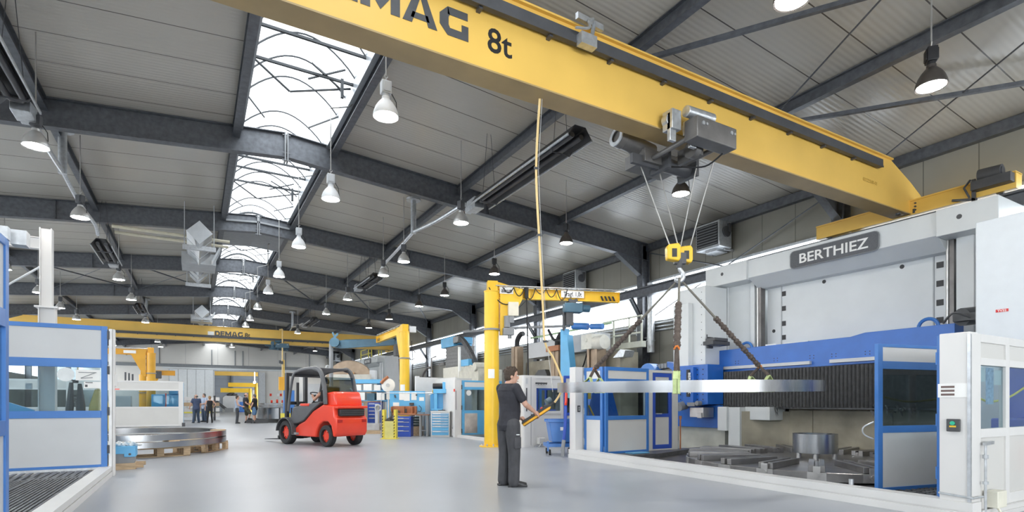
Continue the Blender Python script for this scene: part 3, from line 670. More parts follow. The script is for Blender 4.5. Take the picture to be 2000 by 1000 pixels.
# ---------------------------------------------------------------- trolley and hoist of the near crane
def trolley(ox, yf, m_a, m_b, lab, hookz, near):
    M = T(ox, yf, 0)
    t = thing('crane_trolley', lab, 'hoist', (ox, yf + .17, 4.95))
    b = MB(M); b.box(-.42, .42, -.46, -.22, 5.03, 5.33); b.build('counterweight_box', m_a, t, bevel=.012)
    b = MB(M)
    for x in (-.3, .3): b.cyl((x, -.475, 5.24), (x, -.455, 5.24), .028, 10); b.cyl((x + .07, -.475, 5.24), (x + .07, -.455, 5.24), .02, 10)
    b.build('box_stud', m_galv, t)
    b = MB(M)
    for x in (-.38, .22): b.cyl((x, -.4, 5.09), (x, .95, 5.06), .038, 10)
    b.build('cross_shaft', m_b, t)
    b = MB(M)
    for x in (-.62, -.2):
        b.cyl((x, -.16, 5.34), (x, -.05, 5.34), .09, 16); b.box(x - .06, x + .06, -.2, -.14, 5.02, 5.42)
    b.cyl((-.45, -.28, 5.45), (.1, -.28, 5.47), .08, 14); b.box(-.68, -.5, -.24, -.05, 5.18, 5.46); b.box(-.32, -.18, -.25, -.1, 5.2, 5.4)
    b.build('travel_drive', m_galv, t, bevel=.006)
    b = MB(M); b.cyl((-.85, .62, 5.32), (-.25, .62, 5.24), .135, 20); b.box(-.55, .25, .44, .9, 5.0, 5.2); b.cyl((-.95, .62, 5.335), (-.85, .62, 5.32), .15, 20); b.build('hoist_motor', m_b, t, bevel=.006)
    b = MB(M); b.lathe([(.09, 0), (.15, 0), (.15, .02), (.09, .02)], (-.96, .62, 5.336), (-.99, 0, .13), 20); b.build('motor_ring', m_galv, t)
    b = MB(M); b.cyl((-.15, .5, 5.05), (.45, .5, 5.05), .11, 18); b.box(-.2, -.14, .3, .7, 4.92, 5.2); b.box(.42, .48, .3, .7, 4.92, 5.2); b.box(-.75, -.19, .5, .56, 4.95, 5.1); b.build('rope_drum', m_dk, t)
    b = MB(M); b.cyl((-.1, -.05, 5.08), (0, -.05, 5.08), .13, 18); b.box(.0, .06, -.15, .3, 4.98, 5.2); b.build('return_sheave', m_b, t)
    b = MB(M); b.tube(bez([(.3, -.3, 5.0), (.28, 0, 4.92), (.1, .3, 4.98), (-.1, .45, 5.0)]), .014, 6); b.build('power_cable', m_rubber, t)
    return t
HX, HY = 6.60, 6.17
tn2 = trolley(6.55, YN, m_trol, m_trol, 'grey hoist trolley hanging on the near yellow girder', 3.4, True)
hb = thing('hook_block', 'yellow twin-sheave hook block hanging on four wire ropes', 'hook block', (HX, HY, 3.15))
xa = Vector((C_ := math.cos(R(-29.98)), math.sin(R(-29.98)), 0)).normalized()
MH = T(HX, HY, 0) @ RZ(R(-30))
for s, dy in ((-1, -.05), (1, .08)):
    b = MB(MH); x = s * .115
    b.prism([(x - .1, dy - .07, 3.50), (x + .08, dy - .07, 3.47), (x + .105, dy - .07, 3.52), (x + .105, dy - .07, 3.70), (x + .075, dy - .07, 3.75), (x - .085, dy - .07, 3.73), (x - .11, dy - .07, 3.68)], (0, .15, 0))
    b.build('sheave_cover', m_jyel, hb, bevel=.02, bseg=3)
    b = MB(MH); b.box(x - .02, x + .025, dy - .082, dy - .06, 3.54, 3.65); b.box(x - .035, x + .04, dy - .078, dy - .06, 3.53, 3.66); b.build('cover_slot', m_black, hb)
b = MB(MH); b.box(-.08, .1, -.03, .06, 3.45, 3.62); b.cyl((0, 0, 3.38), (0, 0, 3.5), .045, 12); b.build('cross_head', m_dk, hb)
b = MB(MH); b.tube(bez([(0, 0, 3.42), (.01, 0, 3.36), (.055, 0, 3.29), (.05, 0, 3.22), (0, 0, 3.175), (-.055, 0, 3.2), (-.065, 0, 3.25)], 4), [.035] * 8 + [.04] * 8 + [.036] * 5 + [.022] * 4, 10); b.build('hook', m_galv, hb)
for i, (a, c) in enumerate((((6.1, 6.5, 5.0), (-.17, -.05)), ((6.45, 6.45, 4.97), (-.04, -.05)), ((6.85, 6.05, 5.0), (.04, .08)), ((7.05, 5.9, 5.03), (.19, .08)))):
    q = MH @ Vector((c[0], c[1], 3.73)); b = MB(); b.cyl(a, q, .0095, 6); b.build('wire_rope', m_wire, hb)
# ---------------------------------------------------------------- hanging ring and slings
RCX, RCY, RR, RZ0, RZ1 = 6.65, 6.16, 1.96, 1.405, 1.56
RDIR = Vector((RCX, RCY, 0)).normalized()
def rtilt(v): return 0.022 * (Vector((v[0] - RCX, v[1] - RCY, 0)).dot(RDIR))
RZ0, RZ1 = 1.437, 1.588
b = MB(); b.ringsolid((RCX, RCY, 0), RR, RR - .17, RZ0, RZ1, 128)
for v in b.bm.verts: v.co.z += rtilt(v.co)
ring = b.build('steel_ring', m_ring); tag(ring, 'huge bright turned steel ring hanging level from three slings', 'ring')
for md in (): pass
a0 = math.atan2(-RCY, -RCX)
for i, (da, lab) in enumerate(((R(-2), 'brown lifting sling hanging straight to the front of the hanging ring'), (R(136), 'brown lifting sling running to the ring side by the black bellows'), (R(236), 'brown lifting sling running to the ring end by the worker'))):
    a = a0 + da; u = Vector((math.cos(a), math.sin(a), 0)); tg = Vector((-u.y, u.x, 0))
    E = Vector((RCX, RCY, 0)) + u * (RR - .085); top = Vector((HX, HY, 3.22))
    t = thing('lifting_sling', lab, 'sling', (E.x, E.y, RZ0), 0, 'slings between hook block and ring')
    dz = rtilt(E); E = E + Vector((0, 0, dz))
    end = E + Vector((0, 0, RZ1 + (.40 if i == 0 else .26))); end += (top - end).normalized() * .02
    j1 = top.lerp(end, .42)
    b = MB(); b.tube([top, j1], [.016, .02], 8); b.build('web_strap', mat('grey_sling', (.2, .19, .16), .8), t)
    b = MB(); n = 60; pts = [j1.lerp(end, k / n) for k in range(n + 1)]
    b.tube(pts, [.040 + .008 * math.sin(k * 1.9) + .006 * math.sin(k * .7) for k in range(n + 1)], 8); b.build('round_sling', m_sling, t)
    b = MB(); b.tube([end + Vector((.03 * math.cos(q), .03 * math.sin(q), .02 * math.sin(2 * q))) for q in [k * .7 for k in range(9)]], .013, 6, closed=True); b.build('shackle', m_orange, t)
    sp = .16 if i else .012
    for s in (-1, 1):
        b = MB(); w0 = end; w1 = E + tg * s * sp + Vector((0, 0, RZ1 + .12)) - u * (0 if s < 0 else .06); b.tube([w0, w1], .026, 8); b.build('sling_leg', m_sling, t)
        b = MB(); w2 = E + tg * s * sp
        outer = w2 + u * .105; inner = w2 - u * .105
        loop = [w1, outer + Vector((0, 0, RZ1 + .01)), outer + Vector((0, 0, (RZ0 + RZ1) / 2)), outer + Vector((0, 0, RZ0 - .012)), inner + Vector((0, 0, RZ0 - .012)), inner + Vector((0, 0, RZ1 + .01))]
        for p, q in zip(loop, loop[1:] + loop[:1]): b.bar(p, q, .06, .014, tg.cross(q - p) if tg.cross(q - p).length else (0, 0, 1))
        b.build('green_sleeve', m_green, t, smooth=False)
# ---------------------------------------------------------------- pendant cable of the near crane, held controller
t = thing('pendant_cable', 'long amber control cable dropping from the near girder to the worker', 'cable', (3.91, 6.05, 1.2))
PCABLE = [(3.91, 6.05, 5.25), (4.09, 6.42, 4.5), (4.26, 6.61, 3.65), (4.47, 6.83, 2.68), (4.58, 6.94, 2.18), (4.75, 6.96, 1.94), (4.88, 6.94, 1.65), (4.89, 6.93, 1.51), (4.85, 6.95, 1.38), (4.785, 6.985, 1.27)]
path = [Vector(p) for p in PCABLE]
b = MB(); b.tube(bez(path, 6), .016, 8); b.build('cable', m_amber, t)
b = MB()
for p, q in ((path[2], path[1]), (path[4], path[3]), (path[1], path[0])): d = (q - p).normalized(); b.cyl(p, p + d * .03, .032, 8); b.box(p.x, p.x + .05, p.y - .015, p.y + .015, p.z, p.z + .02)
b.build('clamp', m_dk, t)
b = MB(); b.tube([p + Vector((.03, -.01, 0)) for p in path[:5]] + [path[4] + Vector((.12, -.03, -.75))], .004, 5); b.build('strain_wire', m_wire, t)
# ---------------------------------------------------------------- far crane trolley and pendant
t = trolley(5.2, 41.0, m_sblue, m_blue, 'blue hoist trolley on the far yellow girder', 4, False)
for c in t.children: c.data.materials.clear(); c.data.materials.append(m_sblue if 'stud' not in c.name else m_galv)
t = thing('pendant_cable', 'yellow control mast hanging from the far crane trolley behind the forklift', 'cable', (5.2, 40.6, 1.0))
b = MB(); b.tube([(5.2, 40.6, 6.3), (5.2, 40.6, 3.0), (5.25, 40.6, 1.6)], .045, 8); b.tube([(5.2, 40.6, 6.3), (5.0, 40.6, 6.25)], .05, 8); b.build('mast', m_amber, t)
b = MB(); b.box(5.1, 5.24, 40.5, 40.7, 3.9, 4.1); b.box(4.98, 5.1, 40.55, 40.7, 3.95, 4.15); b.build('clamp_box', m_dk, t); b = MB(); b.tube([(5.3, 40.6, 4.2), (5.32, 40.6, 1.6), (5.25, 40.6, 1.1)], .04, 8); b.box(5.15, 5.35, 40.55, 40.65, .95, 1.25); b.build('controller', m_jyel, t)
# ---------------------------------------------------------------- jib cranes
def jib(x, y, h, r, arm_to, armz, m, lab, detail=True, cap=.3):
    t = thing('jib_crane', lab, 'crane', (x, y, 0))
    b = MB(); b.cyl((x, y, 0.02), (x, y, h), r, 32); b.build('column', m, t)
    MB().cyl((x, y, h - .02), (x, y, h + .015), r + .012, 32).build('column_cap', m, t)
    b = MB(); b.cyl((x, y, 0), (x, y, .03), r + .14, 24); b.build('base_plate', m, t)
    b = MB()
    for k in range(10):
        a = k * math.pi / 5; b.cyl((x + (r + .08) * math.cos(a), y + (r + .08) * math.sin(a), .02), (x + (r + .08) * math.cos(a), y + (r + .08) * math.sin(a), .09), .022, 6)
    b.build('anchor_bolt', m_galv, t)
    MB().lathe([(r, 0), (r + .03, 0), (r + .03, .05), (r, .05)], (x, y, h - 1.12), (0, 0, 1), 28).build('bearing_band', m_mid, t)
    d = Vector((arm_to[0] - x, arm_to[1] - y, 0)); L = d.length; d.normalize(); ang = math.atan2(d.y, d.x)
    M = T(x, y, 0) @ RZ(ang)
    b = MB(M); b.box(-.13, .16, -.13, .13, h, h + cap); b.build('top_bearing', m, t, bevel=.008)
    b = MB(M); b.ibeam((.05, 0, armz), (L, 0, armz), .16, .30, .02); b.box(L - .01, L + .01, -.1, .1, armz - .16, armz + .16); b.build('arm', m, t, smooth=False)
    b = MB(M); b.prism([(.15, -.09, h + cap - .02), (.9, -.09, armz + .12), (.9, -.09, armz - .14), (r + .12, -.09, h - 1.25), (r + .02, -.09, h - 1.25), (r + .02, -.09, h)], (0, .18, 0)); b.build('gusset', m, t, smooth=False)
    if detail:
        b = MB(M)
        for k in range(4):
            xx = L - .12 - k * .12
            b.prism([(xx, -.085, armz - .12), (xx - .06, -.085, armz - .12), (xx - .12, -.085, armz + .02), (xx - .06, -.085, armz + .02)], (0, -.004, 0))
            b.prism([(xx, .085, armz - .12), (xx - .06, .085, armz - .12), (xx - .12, .085, armz + .02), (xx - .06, .085, armz + .02)], (0, .004, 0))
        b.build('hazard_stripes', m_black, t, smooth=False)
        b = MB(M); b.cyl((.1, -.14, armz + .2), (L + .25, -.14, armz + .2), .018, 6); b.cyl((.1, .1, armz + .2), (L - .2, .1, armz + .2), .018, 6)
        for k in range(8): b.bar((.4 + k * L / 9, -.2, armz + .185), (.4 + k * L / 9, .16, armz + .185), .03, .02)
        b.build('cable_rail', m_galv, t)
        b = MB(M)
        pts = [(.25, -.16, armz + .16)]
        for k in range(6): b.tube(catenary((.3 + k * .32, -.15, armz + .16), (.62 + k * .32, -.15, armz + .16), .16 + .08 * (k % 3)), .014, 6)
        b.tube(catenary((-.1, -.14, h + .1), (.55, -.16, armz - .3), .2), .016, 6)
        b.build('festoon_cable', m_rubber, t)
    return t, M, h
tj, MJ, hj = jib(7.41, 14.02, 4.46, .214, (11.05, 12.75), 4.42, m_jyel, 'thick yellow jib crane column standing behind the worker')
for s in (1, -1): pass
b = MB(); b.box(7.15, 7.42, 13.80, 13.803, 1.95, 2.2); 
b = MB(T(7.41, 14.02, 0) @ RZ(R(-120)))
pl = [(.2165 * math.cos(a), .2165 * math.sin(a)) for a in [R(-25 + 5 * k) for k in range(11)]]
for p, q in zip(pl, pl[1:]): b._f([b._v((p[0], p[1], 1.96)), b._v((q[0], q[1], 1.96)), b._v((q[0], q[1], 2.22)), b._v((p[0], p[1], 2.22))])
b.build('paper_notice', m_paper, tj)
b = MB(MJ); b.box(.45, .75, -.24, -.09, 3.75, 4.15); b.build('switch_box', mat('box_ivory', (.72, .68, .56), .5), tj, bevel=.015)
b = MB(MJ); b.cyl((.42, -.16, 3.42), (.42, -.16, 3.75), .09, 14); b.box(.3, .62, -.26, -.06, 3.2, 3.4); b.cyl((.5, -.16, 3.1), (.5, -.16, 3.25), .06, 10); b.box(.48, .62, -.22, -.1, 3.55, 3.75); b.build('slewing_motor', m_mid, tj, bevel=.008)
b = MB(MJ); b.box(.22, .62, -.1, -.095, 4.40, 4.60); b.build('name_plate', m_paper, tj, smooth=False)
b = MB(MJ); b.box(2.05, 2.75, -.09, -.086, 4.36, 4.56); b.build('load_plate', m_paper, tj, smooth=False)
b = MB(MJ); b.text('abus', .12, plane_M((.42, -.101, 4.44), (1, 0, 0), (0, 0, 1)), .002, .004); b.text('Tragf. 1,0t', .13, plane_M((2.4, -.091, 4.40), (1, 0, 0), (0, 0, 1)), .002, .003, sx=.72); b.build('plate_lettering', m_black, tj, smooth=False)
t = thing('chain_hoist', 'small blue chain hoist under the yellow jib arm', 'hoist', tuple(MJ @ Vector((2.5, 0, 3.75))))
b = MB(MJ); b.box(2.15, 2.7, -.16, .14, 3.92, 4.2); b.cyl((2.7, -.02, 4.06), (2.95, -.02, 4.06), .11, 14); b.build('hoist_body', m_sblue, t, bevel=.02)
b = MB(MJ); b.box(2.3, 2.5, -.12, .12, 4.2, 4.3); b.cyl((2.32, -.13, 4.28), (2.32, .13, 4.28), .05, 10); b.cyl((2.5, -.13, 4.28), (2.5, .13, 4.28), .05, 10); b.build('hoist_trolley', m_dk, t)
b = MB(MJ); b.box(2.2, 2.42, -.12, .1, 3.55, 3.92); b.cyl((2.15, 0, 3.4), (2.15, 0, 3.95), .04, 8); b.build('chain_bag', m_dk, t)
t = thing('hoist_pendant', 'dark control cable with yellow grip hanging from the yellow jib arm', 'cable', tuple(MJ @ Vector((1.0, -.14, 1.1))))
b = MB(MJ); b.tube(bez([(1.0, -.14, 4.5), (1.02, -.14, 3.6), (1.04, -.15, 2.5), (1.05, -.15, 1.5)]), .022, 6); b.cyl((1.0, -.14, 4.28), (1.0, -.14, 4.6), .06, 8); b.build('cable', m_rubber, t)
b = MB(MJ); b.tube(bez([(1.05, -.15, 1.5), (1.05, -.15, 1.3), (1.0, -.15, 1.12), (.94, -.15, 1.0)]), .04, 8); b.build('grip', m_jyel, t)
tj2, MJ2, _ = jib(7.47, 21.8, 4.18, .20, (7.6, 26.0), 4.28, m_jyel, 'yellow jib crane column behind the blue tool board', True)
b = MB(T(7.47, 21.8, 0) @ RZ(R(-105)))
pl = [(.2025 * math.cos(a), .2025 * math.sin(a)) for a in [R(-60 + 6 * k) for k in range(11)]]
for p, q in zip(pl, pl[1:]): b._f([b._v((p[0], p[1], 1.75)), b._v((q[0], q[1], 1.75)), b._v((q[0], q[1], 2.0)), b._v((p[0], p[1], 2.0))])
b.build('paper_notice', m_paper, tj2)
b = MB(); b.box(7.62, 7.9, 21.6, 21.8, 4.15, 4.4); b.build('switch_box', m_gpan, tj2, bevel=.01)
t = thing('chain_hoist', 'dark chain hoist box hanging at the end of the blue boom', 'hoist', (8.35, 25.0, 1.5))
b = MB(); b.box(8.1, 8.55, 24.9, 25.25, 3.45, 4.0); b.build('hoist_body', m_dk, t, bevel=.02)
b = MB(); b.box(8.15, 8.5, 24.95, 25.2, 4.0, 4.35); b.cyl((8.1, 25.1, 4.3), (8.55, 25.1, 4.3), .1, 10); b.bar((8.32, 25.1, 4.3), (7.6, 25.1, 4.3), .12, .15); b.build('hoist_trolley', m_sblue, t)
b = MB(); b.tube([(8.32, 25.1, 3.45), (8.36, 25.1, 2.6), (8.45, 25.1, 1.9)], .025, 6); b.cyl((8.4, 25.1, 2.35), (8.42, 25.1, 2.2), .07, 8); b.cyl((8.44, 25.1, 2.0), (8.48, 25.1, 1.7), .07, 8); b.build('chain', m_sling, t)
b = MB(); b.tube(bez([(8.95, 25.1, 4.2), (9.0, 25.1, 3.2), (8.98, 25.1, 2.4), (8.95, 25.1, 1.6)]), .02, 6); b.tube([(8.95 + .2 * math.cos(q), 25.1, 3.55 + .24 * math.sin(q)) for q in [k * .5 for k in range(12)]], .02, 6); b.build('control_cable', m_rubber, t)
t = thing('boom', 'slate blue boom reaching across in front of the far yellow girder', 'crane', (5.9, 28.6, 0))
b = MB(); b.cyl((5.95, 28.6, 0), (5.95, 28.6, 4.35), .10, 14); b.build('post', m_mid, t)
b = MB(); b.prism([(6.1, 28.5, 4.05), (6.35, 28.4, 4.0), (9.3, 26.6, 4.22), (9.3, 26.6, 4.5), (6.6, 28.2, 4.45), (6.3, 28.4, 4.4)], (.1, .2, 0)); b.build('arm', m_sblue, t, smooth=False)
b = MB(); b.cyl((6.05, 28.35, 4.3), (6.15, 28.55, 4.3), .24, 20); b.bar((5.85, 28.5, 4.25), (6.25, 28.4, 4.75), .12, .1); b.bar((6.25, 28.4, 4.2), (6.0, 28.5, 4.8), .08, .08); b.build('slew_head', m_sblue, t)
tj3, MJ3, _ = jib(-2.08, 35.8, 3.95, .215, (-6.1, 35.6), 3.98, m_oyel, 'orange-yellow jib crane standing behind the white booth', True)
b = MB(); b.box(-3.3, -2.75, 35.63, 35.635, 3.9, 4.06); b.build('name_plate', m_paper, tj3, smooth=False)
t = thing('chain_hoist', 'dark chain hoist hanging under the orange-yellow jib arm', 'hoist', (-4.9, 35.6, 3.2))
b = MB(); b.box(-5.3, -4.75, 35.4, 35.8, 3.2, 3.75); b.box(-5.15, -4.9, 35.5, 35.7, 3.75, 3.9); b.build('hoist_body', m_dk, t, bevel=.02)
tj4, MJ4, _ = jib(-2.75, 40.2, 2.95, .2, (-1.1, 40.4), 3.1, m_oyel, 'second orange-yellow jib crane partly hidden by the first', False, .2)
t = thing('chain_hoist', 'small dark hoist on the second orange-yellow jib arm', 'hoist', tuple(MJ4 @ Vector((.7, 0, 2.8))))
b = MB(MJ4); b.box(.5, .95, -.2, .16, 2.75, 3.2); b.build('hoist_body', m_dk, t, bevel=.02)
# ================================================================ VERTICAL LATHE AND ITS BOOTH
def leaf(parent, name, p0, p1, z0, z1, openings, mf, mp=m_cream, mg=m_booth, fw=.065, th=.05, handle=False, label=None):
    """framed leaf between two floor points; openings = [(za, zb, 'p' | 'g')] from the top down, x-split optional"""
    p0 = Vector((p0[0], p0[1], 0)); p1 = Vector((p1[0], p1[1], 0)); L = (p1 - p0).length; d = (p1 - p0) / L
    M = Matrix(((d.x, -d.y, 0, p0.x), (d.y, d.x, 0, p0.y), (0, 0, 1, 0), (0, 0, 0, 1)))
    zs = sorted([(a, c) for a, c, _ in [(o[0], o[1], 0) for o in openings]])
    b = MB(M); b.box(0, fw, -th / 2, th / 2, z0, z1); b.box(L - fw, L, -th / 2, th / 2, z0, z1)
    edges = [z0] + [v for ac in zs for v in ac] + [z1]
    for a, c in zip(edges[0::2], edges[1::2]): b.box(fw, L - fw, -th / 2, th / 2, a, c)
    fr = b.build(name, mf, parent, smooth=False, bevel=.004)
    if label: fr['label'] = label
    for o in openings:
        b = MB(M)
        if o[2] == 'p': b.box(fw, L - fw, -th / 4, th / 4, o[0], o[1]); b.build('panel', mp, fr, smooth=False)
        else: b.box(fw, L - fw, -.004, .004, o[0], o[1]); b.build('window_pane', mg, fr, smooth=False)
    if handle:
        b = MB(M); b.cyl((.1, -th / 2, 1.0), (.1, -th / 2 - .05, 1.0), .015, 8); b.cyl((.1, -th / 2 - .05, 1.0), (.24, -th / 2 - .05, 1.0), .012, 8); b.build('handle', m_galv, fr)
    return fr
STD = [(1.80, 1.98, 'p'), (.97, 1.70, 'g'), (.18, .88, 'p')]
def lathe_frame(t, dy, full=True):
    """portal of the vertical lathe, facing the aisle (-X); dy moves it along the hall"""
    M = T(0, dy, 0)
    for (ya, yb) in ((9.2, 10.30), (4.10, 4.84)):
        b = MB(M); b.box(12.62, 13.3, ya, yb, 0, 4.42); b.box(12.56, 12.62, ya, ya + .12, 0, 4.42); b.box(12.56, 12.62, yb - .28, yb, 0, 4.42); b.build('column', m_lgrey, t, smooth=False, bevel=.01)
    for y in (9.02, 4.88, 4.22):
        b = MB(M); b.box(12.58, 12.75, y, y + .075, .6, 4.42); b.build('guide_rail', m_oil, t, smooth=False)
        b = MB(M); b.cyl((12.6, y + .11, .6), (12.6, y + .11, 4.4), .028, 10); b.build('lead_screw', m_castiron, t)
    b = MB(M); b.prism([(12.2, 5.0, 4.89), (12.2, 5.0, 4.44), (12.62, 5.0, 4.20), (13.3, 5.0, 4.20), (13.3, 5.0, 4.89)], (0, 4.12, 0)); b.build('top_beam', m_lgrey, t, smooth=False, bevel=.01)
    for (ya, yb) in ((9.12, 10.41), (4.06, 5.0)):
        b = MB(M); b.box(12.14, 13.3, ya, yb, 4.40, 4.90); b.build('end_block', m_lgrey, t, smooth=False, bevel=.012)
        b = MB(M); b.cyl((12.139, (ya + yb) / 2 + .1, 4.68), (12.2, (ya + yb) / 2 + .1, 4.68), .045, 14); b.build('bolt_hole', m_dk, t)
    b = MB(M); b.box(12.86, 13.3, 4.95, 9.03, 1.0, 4.4); b.build('back_panel', m_lgrey, t, smooth=False)
    if full:
        b = MB(M); b.box(12.84, 12.861, 8.62, 8.64, 2.5, 4.3); b.box(12.84, 12.861, 5.32, 5.34, 2.5, 4.3); b.box(12.80, 12.86, 4.95, 9.03, 4.28, 4.4); b.build('panel_seam', mat('seam_grey', (.45, .47, .48), .5), t, smooth=False)
        b = MB(M)
        for y in (8.52, 5.16):
            for z in (2.85, 3.2, 3.58, 3.95): b.box(12.85, 12.865, y, y + .12, z, z + .12)
        b.build('square_opening', m_black, t, smooth=False)
        b = MB(M)
        for y, z in ((7.55, 4.12), (5.9, 4.12), (8.85, 3.1)): b.cyl((12.855, y, z), (12.87, y, z), .045, 14)
        b.build('round_opening', m_black, t)
    # name plate
    b = MB(M)
    pts = []
    for cy, cz_, a in ((6.10, 4.50, 180), (7.86, 4.50, 270), (7.86, 4.72, 0), (6.10, 4.72, 90)):
        for k in range(4): q = R(a + k * 30); pts.append((12.17, cy + .09 * math.cos(q), cz_ + .09 * math.sin(q)))
    b.prism(pts, (.03, 0, 0)); pl = b.build('name_plate', mat('plate_grey', (.095, .10, .11), .5, 0, .15, 40, .3, 90), t, smooth=False)
    b = MB(M); b.text('BERTHIEZ', .215, plane_M((12.168, 6.98, 4.505), (0, -1, 0), (0, 0, 1)), .006, .004, sx=1.13); b.build('raised_lettering', m_paper, pl, smooth=False)
    rim = MB(M); rim.tube([(12.17, y, z) for _, y, z in [(0, p[1], p[2]) for p in pts]], .01, 6, closed=True); rim.build('plate_rim', m_mid, pl)
    return t
vl = thing('vertical_lathe', 'large grey and blue vertical lathe with black bellows and lettered top beam', 'machine', (12.4, 7.2, 0))
lathe_frame(vl, 0)
# crossrail
b = MB(); b.prism([(12.2, 4.72, 2.10), (12.2, 10.1, 2.06), (12.2, 10.1, 2.66), (12.2, 6.6, 2.68), (12.2, 6.3, 2.74), (12.2, 4.72, 2.74)], (.62, 0, 0)); cr = b.build('crossrail', m_mblue, vl, smooth=False, bevel=.008)
b = MB()
for ya, yb in ((7.45, 9.95), (4.9, 7.0)): b.box(12.12, 12.2, ya, yb, 2.14, 2.215)
b.build('light_rail', m_gpan, cr, smooth=False)
for y, z in ((9.35, 2.66), (5.25, 2.74)):
    b = MB(); b.tube([(12.45, y + .17 * math.cos(q), z + .17 * math.sin(q)) for q in [math.pi * k / 10 for k in range(11)]], .035, 8); b.build('lifting_eye', m_blue, cr)
b = MB(); b.box(12.3, 12.5, 7.6, 8.2, 2.67, 2.70); b.box(12.3, 12.45, 8.4, 8.7, 2.67, 2.71); b.build('top_cover', m_paper, cr, smooth=False)
b = MB()
for y in (5.6, 6.2, 6.9, 7.4, 8.3, 8.9, 9.4):
    for z in (2.28, 2.34):
        for d in (0, .09): b.cyl((12.195, y + d, z), (12.21, y + d, z), .012, 6)
b.build('screw_hole', m_black, cr)
# bellows
b = MB(); n = 62; ya, yb = 4.78, 9.98
for i in range(n):
    y0_ = ya + (yb - ya) * i / n; y1_ = ya + (yb - ya) * (i + 1) / n; ym = (y0_ + y1_) / 2
    b.prism([(12.24, y0_, 1.16), (12.10, ym, 1.16), (12.24, y1_, 1.16)], (0, 0, .92))
b.box(12.22, 12.6, ya, yb, 1.12, 2.06); b.build('bellows', m_bellow, vl, smooth=False)
rb = random.Random(3); b = MB()
for i in range(60):
    y = rb.choice((rb.uniform(8.0, 9.2), rb.uniform(8.2, 9.0), rb.uniform(5.2, 6.1))); z = 1.16 + rb.uniform(-.12, .06); w = rb.uniform(.02, .06)
    b.prism([(12.08, y, z), (12.05, y + w, z + rb.uniform(-.05, .05)), (12.12, y + w * .4, z - rb.uniform(.04, .14))], (.03, .01, 0))
b.build('torn_edge', mat('torn_foil', (.22, .23, .24), .2, .7, .3), vl, smooth=False)['kind'] = 'stuff'
# splash walls behind the table
b = MB(); b.box(12.5, 12.62, 4.1, 8.2, 0, 1.16); b.box(12.48, 12.5, 5.9, 5.94, .1, 1.16); b.box(12.48, 12.5, 7.6, 7.64, .1, 1.16); b.build('splash_wall', m_stain, vl, smooth=False)
b = MB(); b.prism([(12.5, 8.2, 0), (11.75, 9.0, 0), (11.75, 9.0, 1.05), (12.5, 8.2, 1.05)], (.08, .05, 0)); b.build('splash_wing', m_stain, vl, smooth=False)
b = MB(); b.box(11.7, 12.6, 8.98, 9.32, 0, 1.15); b.box(11.64, 11.74, 9.32, 9.6, .55, 1.16); b.box(11.9, 12.5, 8.3, 8.98, .84, 1.16); b.build('bed_cover', m_lgrey, vl, smooth=False, bevel=.01)
b = MB(); b.box(11.95, 12.6, 9.62, 11.2, 0, .8); b.build('bed_side', mat('stained_grey', (.5, .5, .44), .5, 0, .2, 1.5), vl, smooth=False)
# ram head
b = MB(); b.box(11.65, 12.5, 10.0, 10.92, 2.27, 4.36); b.box(11.48, 11.65, 10.42, 10.95, 2.25, 3.95); rm = b.build('ram_housing', m_lgrey, vl, smooth=False, bevel=.012)
b = MB()
for z in [2.4 + .2 * k for k in range(10)]: b.cyl((11.64, 10.12, z), (11.66, 10.12, z), .01, 6)
b.build('cover_screw', m_dk, rm)
b = MB(); b.box(11.5, 12.15, 9.62, 9.95, 2.76, 2.86); b.box(11.55, 12.05, 9.6, 9.9, 2.86, 2.94); b.cyl((11.6, 9.9, 2.86), (11.6, 9.9, 3.05), .02, 6); b.box(11.7, 11.9, 9.95, 10.05, 2.7, 3.0); b.build('lamp_arm', m_dk, vl, bevel=.01)
b = MB(); b.prism([(11.45, 9.75, 2.26), (11.45, 9.75, 1.22), (11.45, 10.75, 1.12), (11.45, 10.98, 1.3), (11.45, 10.98, 2.26)], (.6, 0, 0)); b.box(11.33, 11.45, 10.12, 10.46, 1.2, 2.2)
hd = b.build('tool_head', m_mblue, vl, smooth=False, bevel=.008)
b = MB(); b.box(11.30, 11.335, 10.22, 10.33, 1.42, 2.14); pl = b.build('name_plate', m_black, hd, smooth=False, bevel=.01)
b = MB(); b.text('BERTHIEZ', .075, plane_M((11.296, 10.25, 1.78), (0, 0, -1), (0, -1, 0)), .003, .002, sx=1.2); b.build('plate_lettering', m_paper, pl, smooth=False)
b = MB()
for y in (9.9, 10.08, 10.5, 10.66):
    for k in range(7): b.cyl((11.32 if 10.1 < y < 10.47 else 11.44, y, 1.35 + k * .13), (11.46, y, 1.35 + k * .13), .016, 6)
b.build('screw_hole', m_black, hd)
b = MB(); b.cyl((11.2, 10.5, 1.15), (11.45, 10.5, 1.2), .12, 14); b.cyl((11.25, 10.85, 1.28), (11.45, 10.85, 1.28), .07, 12); b.box(11.3, 11.45, 10.05, 10.3, 1.17, 1.27); b.cyl((11.3, 9.98, 1.25), (11.45, 9.98, 1.25), .06, 12); b.cyl((11.5, 9.68, 1.62), (11.7, 9.68, 1.62), .06, 12); b.build('coolant_fitting', m_mid, hd)
b = MB(); b.box(11.4, 11.8, 9.85, 10.3, .88, 1.14); b.box(11.36, 11.4, 9.88, 10.02, .86, 1.0); b.build('tool_holder', m_castiron, hd, smooth=False, bevel=.01)
b = MB(); b.box(11.82, 11.95, 9.68, 11.2, .60, 1.2); b.build('head_apron', m_mblue, vl, smooth=False)
b = MB(); b.prism([(11.8, 10.95, 2.3), (11.8, 11.5, 2.45), (11.8, 11.5, 2.3), (11.8, 11.3, 2.2), (11.8, 10.95, 2.1)], (.5, 0, 0)); b.box(11.7, 12.2, 10.95, 11.15, 2.15, 2.6); b.build('cable_bracket', m_mblue, vl, smooth=False)
